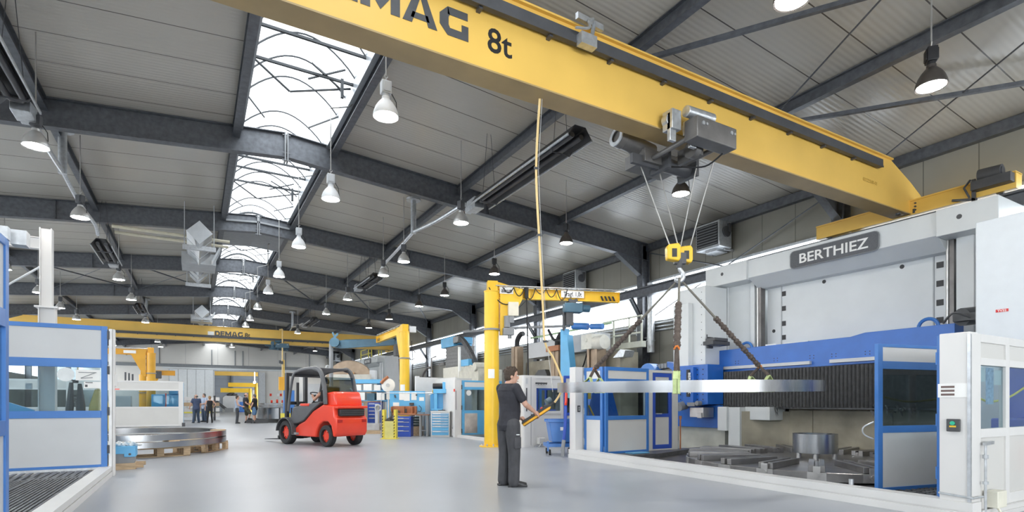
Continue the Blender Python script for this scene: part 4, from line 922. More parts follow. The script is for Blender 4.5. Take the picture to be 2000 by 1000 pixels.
b = MB(); b.prism([(11.69, 11.1, 2.36), (11.69, 11.0, 2.36), (11.69, 11.05, 2.46)], (-.004, 0, 0)); b.build('warning_triangle', m_jyel, vl, smooth=False)
b = MB()
for i in range(14): b.box(11.9, 12.2, 11.5 + .12 * i, 11.6 + .12 * i, 2.28 - .002 * i * i, 2.42 - .002 * i * i)
b.build('cable_chain', m_mid, vl, smooth=False)
b = MB(); b.cyl((11.7, 12.2, 2.1), (12.0, 12.2, 2.1), .34, 24); b.build('cable_reel', m_blue, vl)
# rotary table
TX, TY, TR, TZ = 10.28, 6.18, 2.37, .20
b = MB(); b.lathe([(0, TZ), (TR - .01, TZ), (TR, TZ - .01), (TR, TZ - .135), (TR - .01, TZ - .145), (0, TZ - .145)], (TX, TY, 0), n=96); tb = b.build('rotary_table', m_table, vl)
b = MB(); b.lathe([(TR - .25, TZ - .14), (TR - .25, .035), (0, .035)], (TX, TY, 0), n=48)
b.build('table_base', m_oil, vl)
af = math.atan2(-TY, -TX)
for k in range(20):
    a = af + R(0) + k * math.pi / 10; M = T(TX, TY, TZ) @ RZ(a)
    b = MB(M); b.box(1.2, TR - .03, -.115, -.03, .0, .10); b.box(1.2, TR - .03, .03, .115, 0, .10); b.box(1.2, TR - .1, -.03, .03, 0, .065)
    b.build('clamping_beam', m_table, tb, smooth=False, bevel=.006)
    b = MB(M); b.box(TR - .04, TR + .012, -.13, .13, -.13, .0)
    if k in (0, 1, 2, 19): b.prism([(TR, -.05, .09), (TR, -.05, -.06), (TR, -.035, -.09), (TR, .035, -.09), (TR, .05, -.06), (TR, .05, .09)], (.03, 0, 0)); b.cyl((TR + .02, 0, -.04), (TR + .045, 0, -.04), .035, 12)
    b.build('end_clamp', m_castiron, tb, smooth=False)
b = MB(); b.ringsolid((TX - .02, TY + .02, 0), .385, .29, .375, .553, 64); b.ringsolid((TX - .02, TY + .02, 0), .378, .30, .553, .558, 64); b.ringsolid((TX - .02, TY + .02, 0), .385, .29, .558, .735, 64)
h = thing('steel_hub', 'short turned steel cylinder standing on the lathe table', 'workpiece', (TX, TY, TZ)); [setattr(v.co, 'z', v.co.z - .06) for v in b.bm.verts]; b.build('cylinder', m_ring, h)
for k in range(4):
    b = MB(); a = k * math.pi / 2 + .5; b.cyl((TX + .3 * math.cos(a), TY + .3 * math.sin(a), TZ), (TX + .3 * math.cos(a), TY + .3 * math.sin(a), .33), .05, 10); b.build('riser_block', m_castiron, h)
# tall housing beside the lathe column
t = thing('machine_housing', 'tall plain white housing beside the lathe with a small red plate', 'machine', (12.2, 2.8, 0))
b = MB(); b.box(11.2, 13.0, 1.2, 4.05, .036, 4.25); b.build('casing', mat('housing_white', (.66, .70, .73), .4, 0, .02), t, smooth=False, bevel=.015)
b = MB(); b.box(11.192, 11.2, 3.62, 3.78, 2.72, 2.765); pl = b.build('red_plate', mat('plate_red', (.6, .03, .03), .5), t, smooth=False)
b = MB(); b.text('TV32', .03, plane_M((11.191, 3.70, 2.727), (0, -1, 0), (0, 0, 1)), .001, .001, sx=1.2); b.build('plate_lettering', m_paper, pl, smooth=False)
b = MB(); b.cyl((11.9, 4.5, 2.8), (12.3, 4.35, 2.85), .16, 16); b.box(11.8, 12.2, 4.25, 4.6, 2.72, 2.85); b.tube(bez([(11.7, 4.7, 2.7), (11.6, 4.5, 2.85), (11.7, 4.3, 2.75)]), .02, 6); b.build('motor', m_dk, t)
# ---------------------------------------------------------------- booth around the lathe
bt = thing('machine_booth', 'white and blue glazed safety booth open towards the hanging ring', 'machine booth', (8.5, 6.3, 0))
def sx_(y): return 7.14 + (y - 2.6) * .0405
b = MB()
for (z0_, z1_, o0, o1) in ((0, .085, -.02, .2), (.085, .105, 0, .2), (.105, .20, -.012, .2)):
    b.prism([(sx_(2.6) + o0, 2.6, z0_), (sx_(10.3) + o0, 10.3, z0_), (sx_(10.3) + o1, 10.3, z0_), (sx_(2.6) + o1, 2.6, z0_)], (0, 0, z1_ - z0_))
b.build('floor_sill', m_white, bt, smooth=False)
b = MB(); b.prism([(sx_(2.6) + .2, 2.6, .02), (sx_(10.3) + .2, 10.3, .02), (11.6, 10.3, .02), (11.6, 2.6, .02)], (0, 0, .015)); b.build('pit_floor', m_oil, bt, smooth=False)
b = MB(); b.prism([(7.5, 9.0, .035), (9.0, 9.0, .035), (11.5, 9.75, .035), (7.6, 9.75, .035)], (0, 0, .095)); b.box(7.4, 9.9, 2.7, 3.9, .035, .13)
for i in range(22): b.box(7.45 + .11 * i, 7.46 + .11 * i, 2.7, 3.9, .13, .145)
for i in range(12): b.box(7.42, 9.8, 2.75 + .1 * i, 2.76 + .1 * i, .13, .145)
b.build('grating', m_grate, bt, smooth=False)
# post and front wall by the camera
b = MB(); b.box(7.17, 7.36, 2.635, 2.92, 0, 2.03); po = b.build('corner_post', m_white, bt, smooth=False, bevel=.01)
b = MB(); b.box(7.165, 7.17, 2.66, 2.93, 1.325, 1.475); lb = b.build('vent_label', m_paper, po, smooth=False)
b = MB()
for k in range(3): b.box(7.162, 7.165, 2.775, 2.90, 1.345 + k * .042, 1.368 + k * .042)
b.build('dark_bars', mat('brown_bar', (.16, .11, .1), .5), lb, smooth=False)
b = MB(); b.box(7.135, 7.17, 2.72, 2.84, .955, 1.09); sw = b.build('switch_box', m_dk, po, smooth=False, bevel=.006)
b = MB(); b.cyl((7.12, 2.78, 1.045), (7.135, 2.78, 1.045), .022, 12); b.build('green_button', mat('button_green', (.03, .5, .3), .4), sw); b = MB(); b.box(7.13, 7.135, 2.75, 2.81, 1.0, 1.018); b.build('yellow_tag', m_jyel, sw)
b = MB(); b.box(7.16, 7.19, 2.63, 2.66, .06, 2.0); b.tube([(7.16, 2.92, .27), (7.16, 2.6, .25), (7.38, 2.6, .25)], .012, 6); b.build('edge_strip', m_galv, po)
def wallx(name, x0, x1, y, top, cols, lab=None):
    """glazed partition along X facing -Y; cols = [(xa, xb)]"""
    b = MB(); ed = [x0] + [v for c in cols for v in c] + [x1]
    for a, c in zip(ed[0::2], ed[1::2]): b.box(a, c, y, y + .07, .1, top)
    for a, c in cols:
        for za, zb in ((.1, .22), (.88, .98), (1.68, 1.76), (top - .09, top)): b.box(a, c, y, y + .07, za, zb)
    w = b.build(name, m_white, bt, smooth=False, bevel=.004)
    for a, c in cols:
        for za, zb in ((.22, .88), (1.76, top - .09)): q = MB(); q.box(a, c, y + .02, y + .05, za, zb); q.build('panel', m_cream, w, smooth=False)
        q = MB(); q.box(a, c, y + .03, y + .037, .98, 1.68); q.build('window_pane', m_booth, w, smooth=False)
    return w
fw_ = wallx('front_wall', 7.36, 11.1, 2.64, 2.02, [(7.44, 8.10), (8.20, 9.0), (9.1, 10.0), (10.1, 11.0)])
b = MB(); b.box(7.36, 11.1, 2.6, 2.64, 0, .1); b.box(7.36, 11.1, 2.58, 2.71, 0, .05); b.build('wall_foot', m_white, bt, smooth=False)
for (xa, xb, za, zb, m) in ((7.46, 7.66, 1.50, 1.66, m_paper), (7.90, 8.09, 1.47, 1.64, m_paper), (7.68, 7.88, 1.25, 1.66, mat('calendar_blue', (.5, .6, .75), .7, 0, .3, 30))):
    b = MB(); b.box(xa, xb, 2.68, 2.684, za, zb); b.build('taped_sheet', m, fw_, smooth=False)
b = MB(); b.bar((7.42, 2.60, .82), (7.62, 2.60, .83), .035, .035); b.cyl((7.44, 2.60, .82), (7.44, 2.60, .08), .014, 8); b.cyl((7.44, 2.6, .66), (7.44, 2.6, .7), .03, 8); b.cyl((7.44, 2.60, .38), (7.44, 2.60, .41), .03, 8); b.build('lock_bar', m_galv, fw_)
b = MB(); b.box(7.52, 7.76, 2.52, 2.635, .12, .30); b.tube(bez([(7.6, 2.55, .12), (7.58, 2.5, .05), (7.66, 2.5, .02)]), .015, 6); b.build('junction_box', mat('box_cream', (.75, .73, .62), .5), fw_, bevel=.01)
b = MB(); b.tube([(9.05, 2.58, .62 + .25 * math.cos(q)) if False else (8.95 + .2 * math.sin(q), 2.6, .6 + .2 * math.cos(q)) for q in [k * .4 for k in range(16)]], .016, 6); b.build('hose_loop', m_red, fw_)
# folded door near the camera
leaf(bt, 'door', (7.53, 3.75), (8.80, 3.50), .10, 2.02, STD, m_blue, m_white, m_dglass, .085)
b = MB(); b.box(7.36, 7.42, 2.92, 3.02, .12, 2.03); b.box(7.30, 7.36, 2.93, 2.98, .12, 2.03); 
for z in (.4, 1.0, 1.7): b.cyl((7.33, 3.0, z), (7.33, 3.0, z + .14), .02, 8)
b.build('hinge_strip', m_blue, bt, smooth=False)
b = MB(); b.tube(bez([(7.52, 3.78, 1.02), (7.4, 3.84, .95), (7.42, 3.84, .86), (7.52, 3.78, .8)]), .01, 6); b.build('pull_handle', m_galv, bt)
b = MB(); b.cyl((7.42, 4.0, .2), (7.42, 4.0, .27), .03, 10); b.build('stop_bolt', m_galv, bt)
# interior block seen through the panes
b = MB(); b.box(10.2, 11.15, 2.9, 3.4, .9, 1.9); b.box(9.6, 10.6, 2.9, 3.3, .1, 1.05); b.build('control_console', m_dblue, bt, smooth=False, bevel=.02)
b = MB(); b.tube(bez([(8.3, 3.0, 1.35), (8.7, 3.0, 1.28), (9.3, 3.0, 1.34), (9.9, 3.0, 1.5)]), .014, 6); b.build('hose', m_lyel, bt)
# far end of the booth
b = MB(); b.box(7.50, 7.72, 10.12, 10.34, 0, 2.08); po = b.build('corner_post', m_white, bt, smooth=False, bevel=.008)
b = MB(); b.box(7.56, 7.63, 10.10, 10.12, 1.05, 1.2); sw = b.build('switch_box', m_dk, po, smooth=False)
b = MB(); b.box(7.585, 7.60, 10.095, 10.1, 1.08, 1.12); b.box(7.585, 7.60, 10.095, 10.1, 1.13, 1.17); b.build('push_button', m_paper, sw)
b = MB(); b.box(7.72, 7.75, 10.1, 10.2, .2, 2.08)
for z in (.3, 1.0, 1.75): b.cyl((7.75, 10.1, z), (7.75, 10.1, z + .14), .02, 8)
b.build('hinge_strip', m_galv, bt)
leaf(bt, 'door', (7.76, 10.10), (7.80, 9.50), .12, 2.06, STD, m_blue, m_white, m_booth, .07)
leaf(bt, 'door', (7.82, 9.46), (9.18, 9.54), .12, 2.06, STD, m_blue, m_cream, m_booth, .075)
b = MB(); b.box(9.2, 9.40, 9.62, 9.72, .1, 2.04); b.box(10.05, 10.24, 9.62, 9.72, .1, 2.04); b.box(9.40, 10.05, 9.62, 9.72, 1.98, 2.04); b.box(9.4, 10.05, 9.62, 9.72, .1, .16); b.build('door_surround', m_cream, bt, smooth=False)
leaf(bt, 'door', (9.42, 9.66), (10.04, 9.66), .16, 1.97, [(1.72, 1.88, 'p'), (1.0, 1.66, 'g'), (.26, .92, 'p')], m_dblue, m_cream, m_dglass, .085, .06, True)
b = MB(); b.cyl((10.3, 9.6, .1), (10.3, 9.6, .9), .018, 8); b.cyl((10.3, 9.6, .86), (10.3, 9.6, .94), .035, 8); b.build('valve_pipe', m_wood2, bt)
tag(MB().box(8.35, 8.85, 9.15, 9.4, .135, .15).build('cover_plate', m_lblue), 'small light blue plate lying on the grating under the booth door', 'plate')
# things behind the far glazing
t = thing('machine_guard', 'blue slanted machine guard behind the booth glazing', 'machine', (8.9, 10.4, 0))
b = MB(); b.prism([(7.95, 10.5, .2), (9.35, 10.5, .2), (8.85, 10.5, 1.75), (8.35, 10.5, 1.75)], (0, .3, 0)); b.box(8.55, 8.65, 10.4, 10.5, .2, 1.75); b.build('sloped_panel', m_mblue, t, smooth=False)
b = MB(); b.cyl((7.95, 10.2, 1.2), (8.1, 10.2, .95), .02, 8); b.box(7.9, 7.98, 10.15, 10.25, 1.35, 1.5); b.build('emergency_stop', m_jyel, t)
b = MB(); b.tube(bez([(7.9, 10.25, 1.7), (7.88, 10.25, 1.4), (7.92, 10.25, 1.0), (7.88, 10.25, .7)]), .06, 8); b.build('hose', m_mid, t)
# hose and bin by the booth post
t = thing('suction_hose', 'red and blue ribbed hose hanging beside the white booth post', 'hose', (7.46, 10.42, 0))
b = MB(); pts = bez([(7.47, 10.42, 1.6), (7.46, 10.42, 1.3), (7.45, 10.42, 1.2)], 10); b.tube(pts, [.03 + .006 * (k % 2) for k in range(len(pts))], 10); b.build('red_length', m_red, t)
b = MB(); pts = bez([(7.45, 10.42, 1.2), (7.44, 10.42, .8), (7.42, 10.45, .4)], 18); b.tube(pts, [.034 + .006 * (k % 2) for k in range(len(pts))], 10); b.build('blue_length', m_dblue, t)
b = MB(); b.tube(bez([(7.42, 10.45, .4), (7.40, 10.46, .2), (7.40, 10.46, .02)]), .045, 8); b.build('grey_end', m_mid, t)
def place_M(px, z_, rz): # turntable frame on the floor
    return None
t = thing('chip_bin', 'blue wheeled tipping bin standing between booth and white cabin', 'bin', (7.75, 11.1, 0), R(-25))
M0 = WM[t]
b = MB(M0); b.prism([(-.22, -.3, .32), (.22, -.3, .32), (.30, -.3, .82), (-.30, -.3, .82)], (0, .6, 0)); b.box(-.33, .33, -.33, .33, .79, .83); b.build('tub', m_blue, t, smooth=False, bevel=.012)
b = MB(M0); b.box(-.33, .33, -.34, -.29, .80, .86); b.box(-.33, .33, .29, .34, .80, .86); b.build('rim', m_blue, t)
b = MB(M0)
for y in (-.28, .28): b.box(-.36, .36, y - .03, y + .03, .2, .28)
for x in (-.33, .33): b.box(x - .03, x + .03, -.28, .28, .2, .28); b.box(x - .02, x + .02, -.3, -.26, .1, .34)
b.build('chassis', m_blue, t)
for x in (-.28, .28):
    for y in (-.24, .24): b = MB(M0); b.cyl((x - .02, y, .07), (x + .02, y, .07), .07, 12); b.build('wheel', m_rubber, t)
b = MB(M0); b.box(-.04, .06, -.34, -.33, .6, .68); b.build('white_label', m_paper, t)
# ================================================================ BLUE-FRAMED BOOTH ON THE OTHER SIDE OF THE AISLE
lb = thing('machine_booth', 'blue-framed glazed booth with grating floor and white floor sill', 'machine booth', (-3.2, 9, 0))
b = MB()
for z0_, z1_, o in ((0, .085, 0), (.085, .10, -.02), (.10, .175, .0)): b.box(-1.42, -1.235 + o, 3.0, 11.75, z0_, z1_)
b.build('floor_sill', m_white, lb, smooth=False)
b = MB(); b.box(-5.2, -1.42, 3.0, 11.75, 0, .10); b.build('pit_floor', m_oil, lb, smooth=False)
b = MB()
for i in range(34): y = 6.0 + .16 * i; b.box(-1.95, -1.44, y, y + .07, .12, .135) if False else None
for i in range(12): x = -1.48 - .048 * i; b.box(x - .026, x, 3.2, 11.45, .115, .135)
for i in range(60): x = -2.10 - .042 * i; b.box(x - .024, x, 3.2, 10.4, .115, .132)
b.box(-5.0, -2.08, 3.2, 10.4, .10, .118); b.box(-2.09, -2.05, 3.2, 10.7, .115, .145); b.box(-5, -1.45, 10.42, 10.47, .115, .14)
for i in range(28): x = -1.5 - .1 * i; b.prism([(x, 10.5, .125), (x - .05, 10.5, .125), (x - .1, 11.5, .125), (x - .05, 11.5, .125)], (0, 0, .012))
b.build('grating', m_grate, lb, smooth=False)
fr = leaf(lb, 'end_frame', (-5.2, 11.62), (-1.30, 11.62), .17, 2.57, [(2.0, 2.50, 'p'), (1.13, 1.86, 'g'), (.215, 1.01, 'p')], m_blue, m_gpan, m_booth, .085, .06)
b = MB(); b.box(-5.2, -1.3, 11.57, 11.6, .13, .17); b.build('lower_seal', m_galv, fr, smooth=False)
b = MB(); b.cyl((-1.86, 11.60, 1.735), (-1.86, 11.615, 1.735), .115, 28); b.build('round_wiper', mat('disc_white', (.72, .76, .77), .4), fr)
for (xa, xb, za, zb) in ((-1.73, -1.40, 1.64, 1.82), (-1.62, -1.38, 1.51, 1.62)):
    b = MB(); b.box(xa, xb, 11.60, 11.612, za, zb); sh = b.build('taped_sheet', m_paper, fr, smooth=False)
    b = MB()
    if za > 1.6: b.bar((-1.69, 11.598, 1.775), (-1.45, 11.598, 1.775), .012, .012); b.bar((-1.66, 11.598, 1.68), (-1.46, 11.598, 1.775), .01, .01); b.bar((-1.66, 11.598, 1.675), (-1.5, 11.598, 1.69), .012, .012); b.build('drawn_tool', m_mid, sh)
    else: b.box(-1.60, -1.50, 11.598, 11.6, 1.598, 1.612); b.box(-1.605, -1.57, 11.598, 11.6, 1.53, 1.57); b.build('printed_block', m_dk, sh)
b = MB(); b.box(-1.28, -1.235, 11.6, 11.72, .17, 2.53); b.build('hinge_strip', mat('strip_grey', (.6, .6, .6), .4, .3), lb, smooth=False)
b = MB(); b.box(-1.235, -1.20, 11.62, 11.76, .0, 2.53); b.build('end_post', m_white, lb, smooth=False, bevel=.008)
b = MB()
for z in (.4, 1.05, 1.75, 2.35): b.cyl((-1.285, 11.585, z), (-1.285, 11.585, z + .14), .018, 8)
b.build('hinge', m_dk, lb)
b = MB(); b.box(-1.2, -1.17, 11.64, 11.7, 1.55, 1.75); b.build('pull_handle', m_white, lb)
b = MB(); b.box(-1.2, -1.14, 11.66, 11.72, 1.49, 1.51); b.build('red_knob', m_red, lb)
leaf(lb, 'side_frame', (-1.315, 3.4), (-1.315, 5.80), .14, 2.565, [(2.0, 2.50, 'p'), (1.13, 1.86, 'g'), (.215, 1.01, 'p')], m_blue, m_gpan, m_booth, .085, .06)
b = MB(); b.box(-1.35, -1.28, 5.74, 5.82, 2.56, 2.66); b.box(-1.30, -1.2, 5.9, 6.02, 2.56, 2.68); b.build('roller_bracket', m_galv, lb, smooth=False)
# steel post and beam
t = thing('steel_post', 'white steel post with cross beam rising behind the blue-framed booth', 'column', (-2.27, 12.5, 0))
b = MB(); b.ibeam((-2.27, 12.5, 2.95), (-2.27, 12.5, 4.33), .17, .17, .014, (1, 0, 0)); b.ibeam((-2.26, 12.53, 0), (-2.26, 12.53, 2.95), .19, .235, .016, (1, 0, 0)); b.box(-2.42, -2.1, 12.38, 12.62, 2.93, 2.96); b.build('post', m_white, t, smooth=False)
b = MB(); b.ibeam((-2.36, 12.5, 4.06), (-6.5, 12.5, 4.06), .14, .2, .012); b.build('cross_beam', m_white, t, smooth=False)
b = MB(); b.cyl((-2.36, 12.5, 3.65), (-3.6, 12.5, 2.6), .018, 8); b.build('tie_rod', m_gpan, t)
b = MB(); b.box(-2.52, -2.44, 12.32, 12.4, 1.5, 1.6); b.build('socket_box', m_gpan, t)
# interior seen through its glazing
t = thing('machine_bed', 'white machine bed with hazard stripes seen through the booth glass', 'machine', (-4.2, 16.5, 0))
b = MB(); b.box(-7.6, -3.72, 15.0, 16.4, 0, 1.15); b.box(-7.0, -3.75, 15.2, 16.2, 1.15, 1.75); b.box(-7.5, -3.8, 14.95, 15.0, .7, .95); b.build('body', m_cream, t, smooth=False, bevel=.02)
b = MB()
for k in range(15): x = -7.2 + k * .22; b.prism([(x, 14.94, 1.62), (x + .1, 14.94, 1.62), (x + .2, 14.94, 1.74), (x + .1, 14.94, 1.74)], (0, -.01, 0)); b.prism([(x, 14.94, .98), (x + .1, 14.94, .98), (x + .2, 14.94, 1.08), (x + .1, 14.94, 1.08)], (0, -.01, 0))
b.build('stripes', m_black, t, smooth=False)
b = MB(); b.box(-7.3, -3.8, 14.945, 14.95, 1.62, 1.74); b.box(-7.3, -3.8, 14.945, 14.95, .98, 1.08); b.build('stripe_ground', m_jyel, t, smooth=False)
b = MB(); b.box(-5.0, -4.6, 14.7, 14.95, .3, 1.5); b.box(-6.2, -5.9, 14.8, 14.95, .2, 1.3); b.box(-4.3, -3.9, 14.7, 14.95, 1.2, 1.6); b.build('drive_unit', m_gpan, t, smooth=False)
t2 = thing('cabinet', 'added cream screen behind the machine bed, hiding the bright window band', 'cabinet', (-7, 17.2, 0))
b = MB(); b.box(-9.6, -4.0, 17.0, 17.6, 0, 3.4); b.build('body', m_cream, t2, smooth=False)  # cream box added to hide the bright window band behind the glass
b = MB()
for k in range(7): b.box(-9.3 + .8 * k, -8.62 + .8 * k, 16.97, 17.0, 1.4, 2.9)
b.build('screen_fronts', m_gpan, t2, smooth=False)
t = thing('chute', 'light blue sloping chute seen through the booth glass', 'conveyor', (-3.4, 12.6, .6))
b = MB(); b.bar((-4.6, 12.9, 1.75), (-2.55, 12.7, .95), .4, .1, (0, 1, 0)); b.bar((-3.4, 12.8, 1.3), (-3.4, 12.8, 0), .08, .08); b.build('trough', m_lblue, t)
t = thing('work_coat', 'dark coat hanging behind the booth glass', 'coat', (-1.86, 12.0, .9)); b = MB(); b.tube([(-1.88, 12.2, 1.62), (-1.9, 12.2, 1.2), (-1.93, 12.2, .75)], [.03, .06, .05], 8); b.tube([(-1.76, 12.2, 1.6), (-1.75, 12.2, 1.2), (-1.74, 12.2, .7)], [.03, .07, .06], 8); b.tube([(-1.86, 12.2, 1.64), (-1.78, 12.2, 1.64)], .03, 6); b.cyl((-1.82, 12.2, 1.64), (-1.82, 11.64, 1.66), .01, 6); b.build('cloth', m_dk, t)
t = thing('work_trousers', 'yellow trousers hanging behind the booth glass', 'trousers', (-1.5, 12.2, .9)); b = MB(); b.tube([(-1.5, 12.2, 1.5), (-1.52, 12.2, 1.2), (-1.60, 12.2, .75)], [.05, .11, .07], 8); b.tube([(-1.46, 12.2, 1.5), (-1.45, 12.2, 1.2), (-1.42, 12.2, .75)], [.05, .11, .07], 8); b.cyl((-1.48, 12.2, 1.5), (-1.48, 11.64, 1.52), .01, 6); b.build('cloth', mat('straw_cloth', (.55, .45, .16), .8), t)
# ================================================================ RING STACK ON PALLETS
PX, PY, PR = -1.46, 16.93, 2.2
for z0_, z1_, lab in ((.395, .535, 'upper steel ring of the pair stacked on pallets by the blue-framed booth'), (.235, .365, 'lower steel ring of the pair stacked on pallets by the blue-framed booth')):
    b = MB(); b.ringsolid((PX, PY, 0), PR, PR - .2, z0_, z1_, 128); tag(b.build('steel_ring', m_ring), lab, 'ring', 'rings stacked on pallets')
labs = ['short wooden spacer between the stacked rings, towards the camera', 'short wooden spacer between the stacked rings, towards the people', 'short wooden spacer between the stacked rings, hidden mostly by the booth', 'wooden block lying on the upper stacked ring towards the aisle']
for i, (a, z) in enumerate(((-62, .365), (20, .365), (200, .365), (-18, .535))):
    q = R(a); M = T(PX + (PR - .1) * math.cos(q), PY + (PR - .1) * math.sin(q), z) @ RZ(q)
    b = MB(M); b.box(-.17, .13, -.12, .12, 0, .03); tag(b.build('wooden_block', m_wood), labs[i], 'wood block', 'wooden blocks of the ring stack')
def pallet(x, y, rz, lab, L=1.2, Wd=.8, h=.235):
    t = thing('pallet', lab, 'pallet', (x, y, 0), rz, 'wooden pallets')
    M = WM[t]
    for k in (-1, 0, 1):
        b = MB(M); yy = k * (Wd / 2 - .05)
        for xx in (-L / 2 + .07, 0, L / 2 - .07): b.box(xx - .07, xx + .07, yy - .05, yy + .05, 0.0, h - .07)
        b.box(-L / 2, L / 2, yy - .05, yy + .05, 0, .022); b.build('stringer', m_wood, t, smooth=False)
    for k in range(5):
        b = MB(M); yy = -Wd / 2 + .07 + k * (Wd - .14) / 4; b.box(-L / 2, L / 2, yy - .065, yy + .065, h - .05, h); b.build('deck_board', m_wood, t, smooth=False)
    b = MB(M)
    for xx in (-L / 2 + .07, 0, L / 2 - .07): b.box(xx - .07, xx + .07, -Wd / 2, Wd / 2, h - .075, h - .045)
    b.build('cross_board', m_wood, t, smooth=False); return t
pallet(-.75, 15.55, R(8), 'wooden pallet under the stacked rings, towards the booth')
pallet(.15, 16.55, R(62), 'wooden pallet under the stacked rings, jutting into the aisle')
pallet(.05, 17.75, R(105), 'wooden pallet under the stacked rings, towards the group of people')
pallet(-3.0, 17.4, R(90), 'wooden pallet under the stacked rings, mostly behind the booth')
t = thing('fixture_block', 'light blue fixture box with white rags on a small wooden base', 'box', (-1.28, 12.85, .14))
b = MB(); b.prism([(-1.62, 12.62, .24), (-1.46, 12.62, .24), (-1.46, 12.62, .30), (-1.16, 12.62, .30), (-1.16, 12.62, .24), (-.98, 12.62, .24), (-.98, 12.62, .44), (-1.62, 12.62, .44)], (0, .42, 0)); b.build('blue_top', m_lblue, t, smooth=False, bevel=.006)
b = MB(); b.box(-1.6, -1.0, 12.65, 13.0, .12, .30); b.build('grey_body', m_mid, t, smooth=False)
b = MB()
for x in (-1.54, -1.07): b.cyl((x, 12.61, .29), (x, 12.63, .29), .022, 10)
b.build('bolt_head', m_dk, t)
t2 = thing('rag_heap', 'crumpled white rags on the light blue fixture box', 'rags', (-1.3, 12.8, .44))
b = MB(); rr = random.Random(5)
for k in range(9): a = Vector((-1.55 + .06 * k, 12.70 + rr.uniform(0, .2), .44)); b.tube(bez([a, a + Vector((.05, .03, .05 + rr.uniform(0, .03))), a + Vector((.12, -.03, .02)), a + Vector((.16, .04, .005))], 3), .022, 6, sq=(1.6, .5))
b.build('rags', m_paper, t2)
t = thing('wooden_board', 'chipboard base under the light blue fixture box', 'pallet', (-1.25, 12.85, 0)); b = MB(); b.box(-1.7, -.98, 12.62, 13.05, 0, .12); b.build('board', m_wood, t, smooth=False); b = MB(); b.box(-.98, -.86, 12.7, 12.76, .02, .11); b.box(-.98, -.84, 12.9, 12.98, .05, .12); b.build('runner', m_wood, t, smooth=False)
# ================================================================ WHITE BOOTH AND STOCK AT THE FAR SIDE
wb = thing('machine_booth', 'low white glazed booth in front of the orange-yellow jib crane', 'machine booth', (-3, 35.5, 0))
def gwall(parent, name, M, L, top, cols, mf, za=1.02, zb=1.72, mg=m_booth, mp=m_cream):
    b = MB(M); ed = [0] + [v for c in cols for v in c] + [L]
    for a, c in zip(ed[0::2], ed[1::2]): b.box(a, c, -.03, .03, .03, top)
    for a, c in cols:
        for p, q in ((.03, .12), (za - .08, za), (zb, zb + .08), (top - .08, top)): b.box(a, c, -.03, .03, p, q)
    w = b.build(name, mf, parent, smooth=False)
    for a, c in cols:
        for p, q in ((.12, za - .08), (zb + .08, top - .08)):
            x = MB(M); x.box(a, c, -.015, .015, p, q); x.build('panel', mp, w, smooth=False)
        x = MB(M); x.box(a, c, -.004, .004, za, zb); x.build('window_pane', mg, w, smooth=False)
    return w
gwall(wb, 'front_wall', T(-7.6, 33.8, 0), 7.0, 2.38, [(.1, 2.2), (2.35, 3.6), (3.75, 6.85)], m_white, 1.05, 1.88)
gwall(wb, 'side_wall', T(-.6, 33.83, 0) @ RZ(R(90)), 3.2, 2.38, [(.15, 1.5), (1.65, 3.05)], m_lblue, 1.05, 1.88)
b = MB(); b.box(-.66, -.54, 33.74, 33.86, 0, 2.38); b.build('corner_post', m_white, wb, smooth=False); b = MB(); b.box(-.6, -.45, 33.7, 33.8, 0, .2); b.build('corner_foot', m_dk, wb)
t = thing('machine_tool', 'light blue machine with red hoses inside the low white booth', 'machine', (-1.2, 35.0, 0))
b = MB(); b.box(-2.0, -.75, 34.6, 35.4, .6, 1.7); b.box(-1.9, -1.4, 34.7, 35.2, 0, .6); b.box(-1.2, -.8, 34.5, 35.2, 1.7, 1.9); b.build('body', m_lblue, t, smooth=False, bevel=.03); b = MB(); b.tube(bez([(-1.35, 34.5, 1.75), (-1.33, 34.45, 1.4), (-1.36, 34.5, .9)]), .03, 6); b.build('hose', m_red, t)
t = thing('machine_tool', 'grey machine with stacked discs inside the low white booth', 'machine', (-4.4, 35.0, 0))
b = MB(); b.box(-4.6, -2.9, 34.6, 35.4, 0, 1.6); b.build('body', m_gpan, t, smooth=False); b = MB()
for k in range(5): b.cyl((-5.1, 34.8, .9 + .16 * k), (-5.1, 34.8, 1.0 + .16 * k), .26, 16)
b.cyl((-5.1, 34.8, 0), (-5.1, 34.8, 1.7), .06, 10); b.build('disc_stack', m_oil, t)
t = thing('bar_rack', 'rack of grey steel bars with yellow ends beside the white booth', 'rack', (.0, 44.5, 0))
for k in range(4): b = MB(); b.box(-1.4, 1.5, 44.2, 45.4, .25 + .38 * k, .5 + .38 * k); b.build('bar_bundle', m_castiron if k != 2 else m_wood, t, smooth=False)
b = MB()
for x in (-1.2, 0, 1.2): b.box(x - .06, x + .06, 44.1, 45.4, 0, 1.75)
b.build('rack_post', m_dk, t, smooth=False)
for x in (-3.05, -2.9, -2.75): tag(MB().cyl((x, 33.8, 2.38), (x, 33.8, 2.8 - abs(x + 3.05) * .3), .04, 8).build('upright_rod', m_dk), 'dark upright rod standing on top of the low white booth', 'rod', 'dark rods on the white booth')
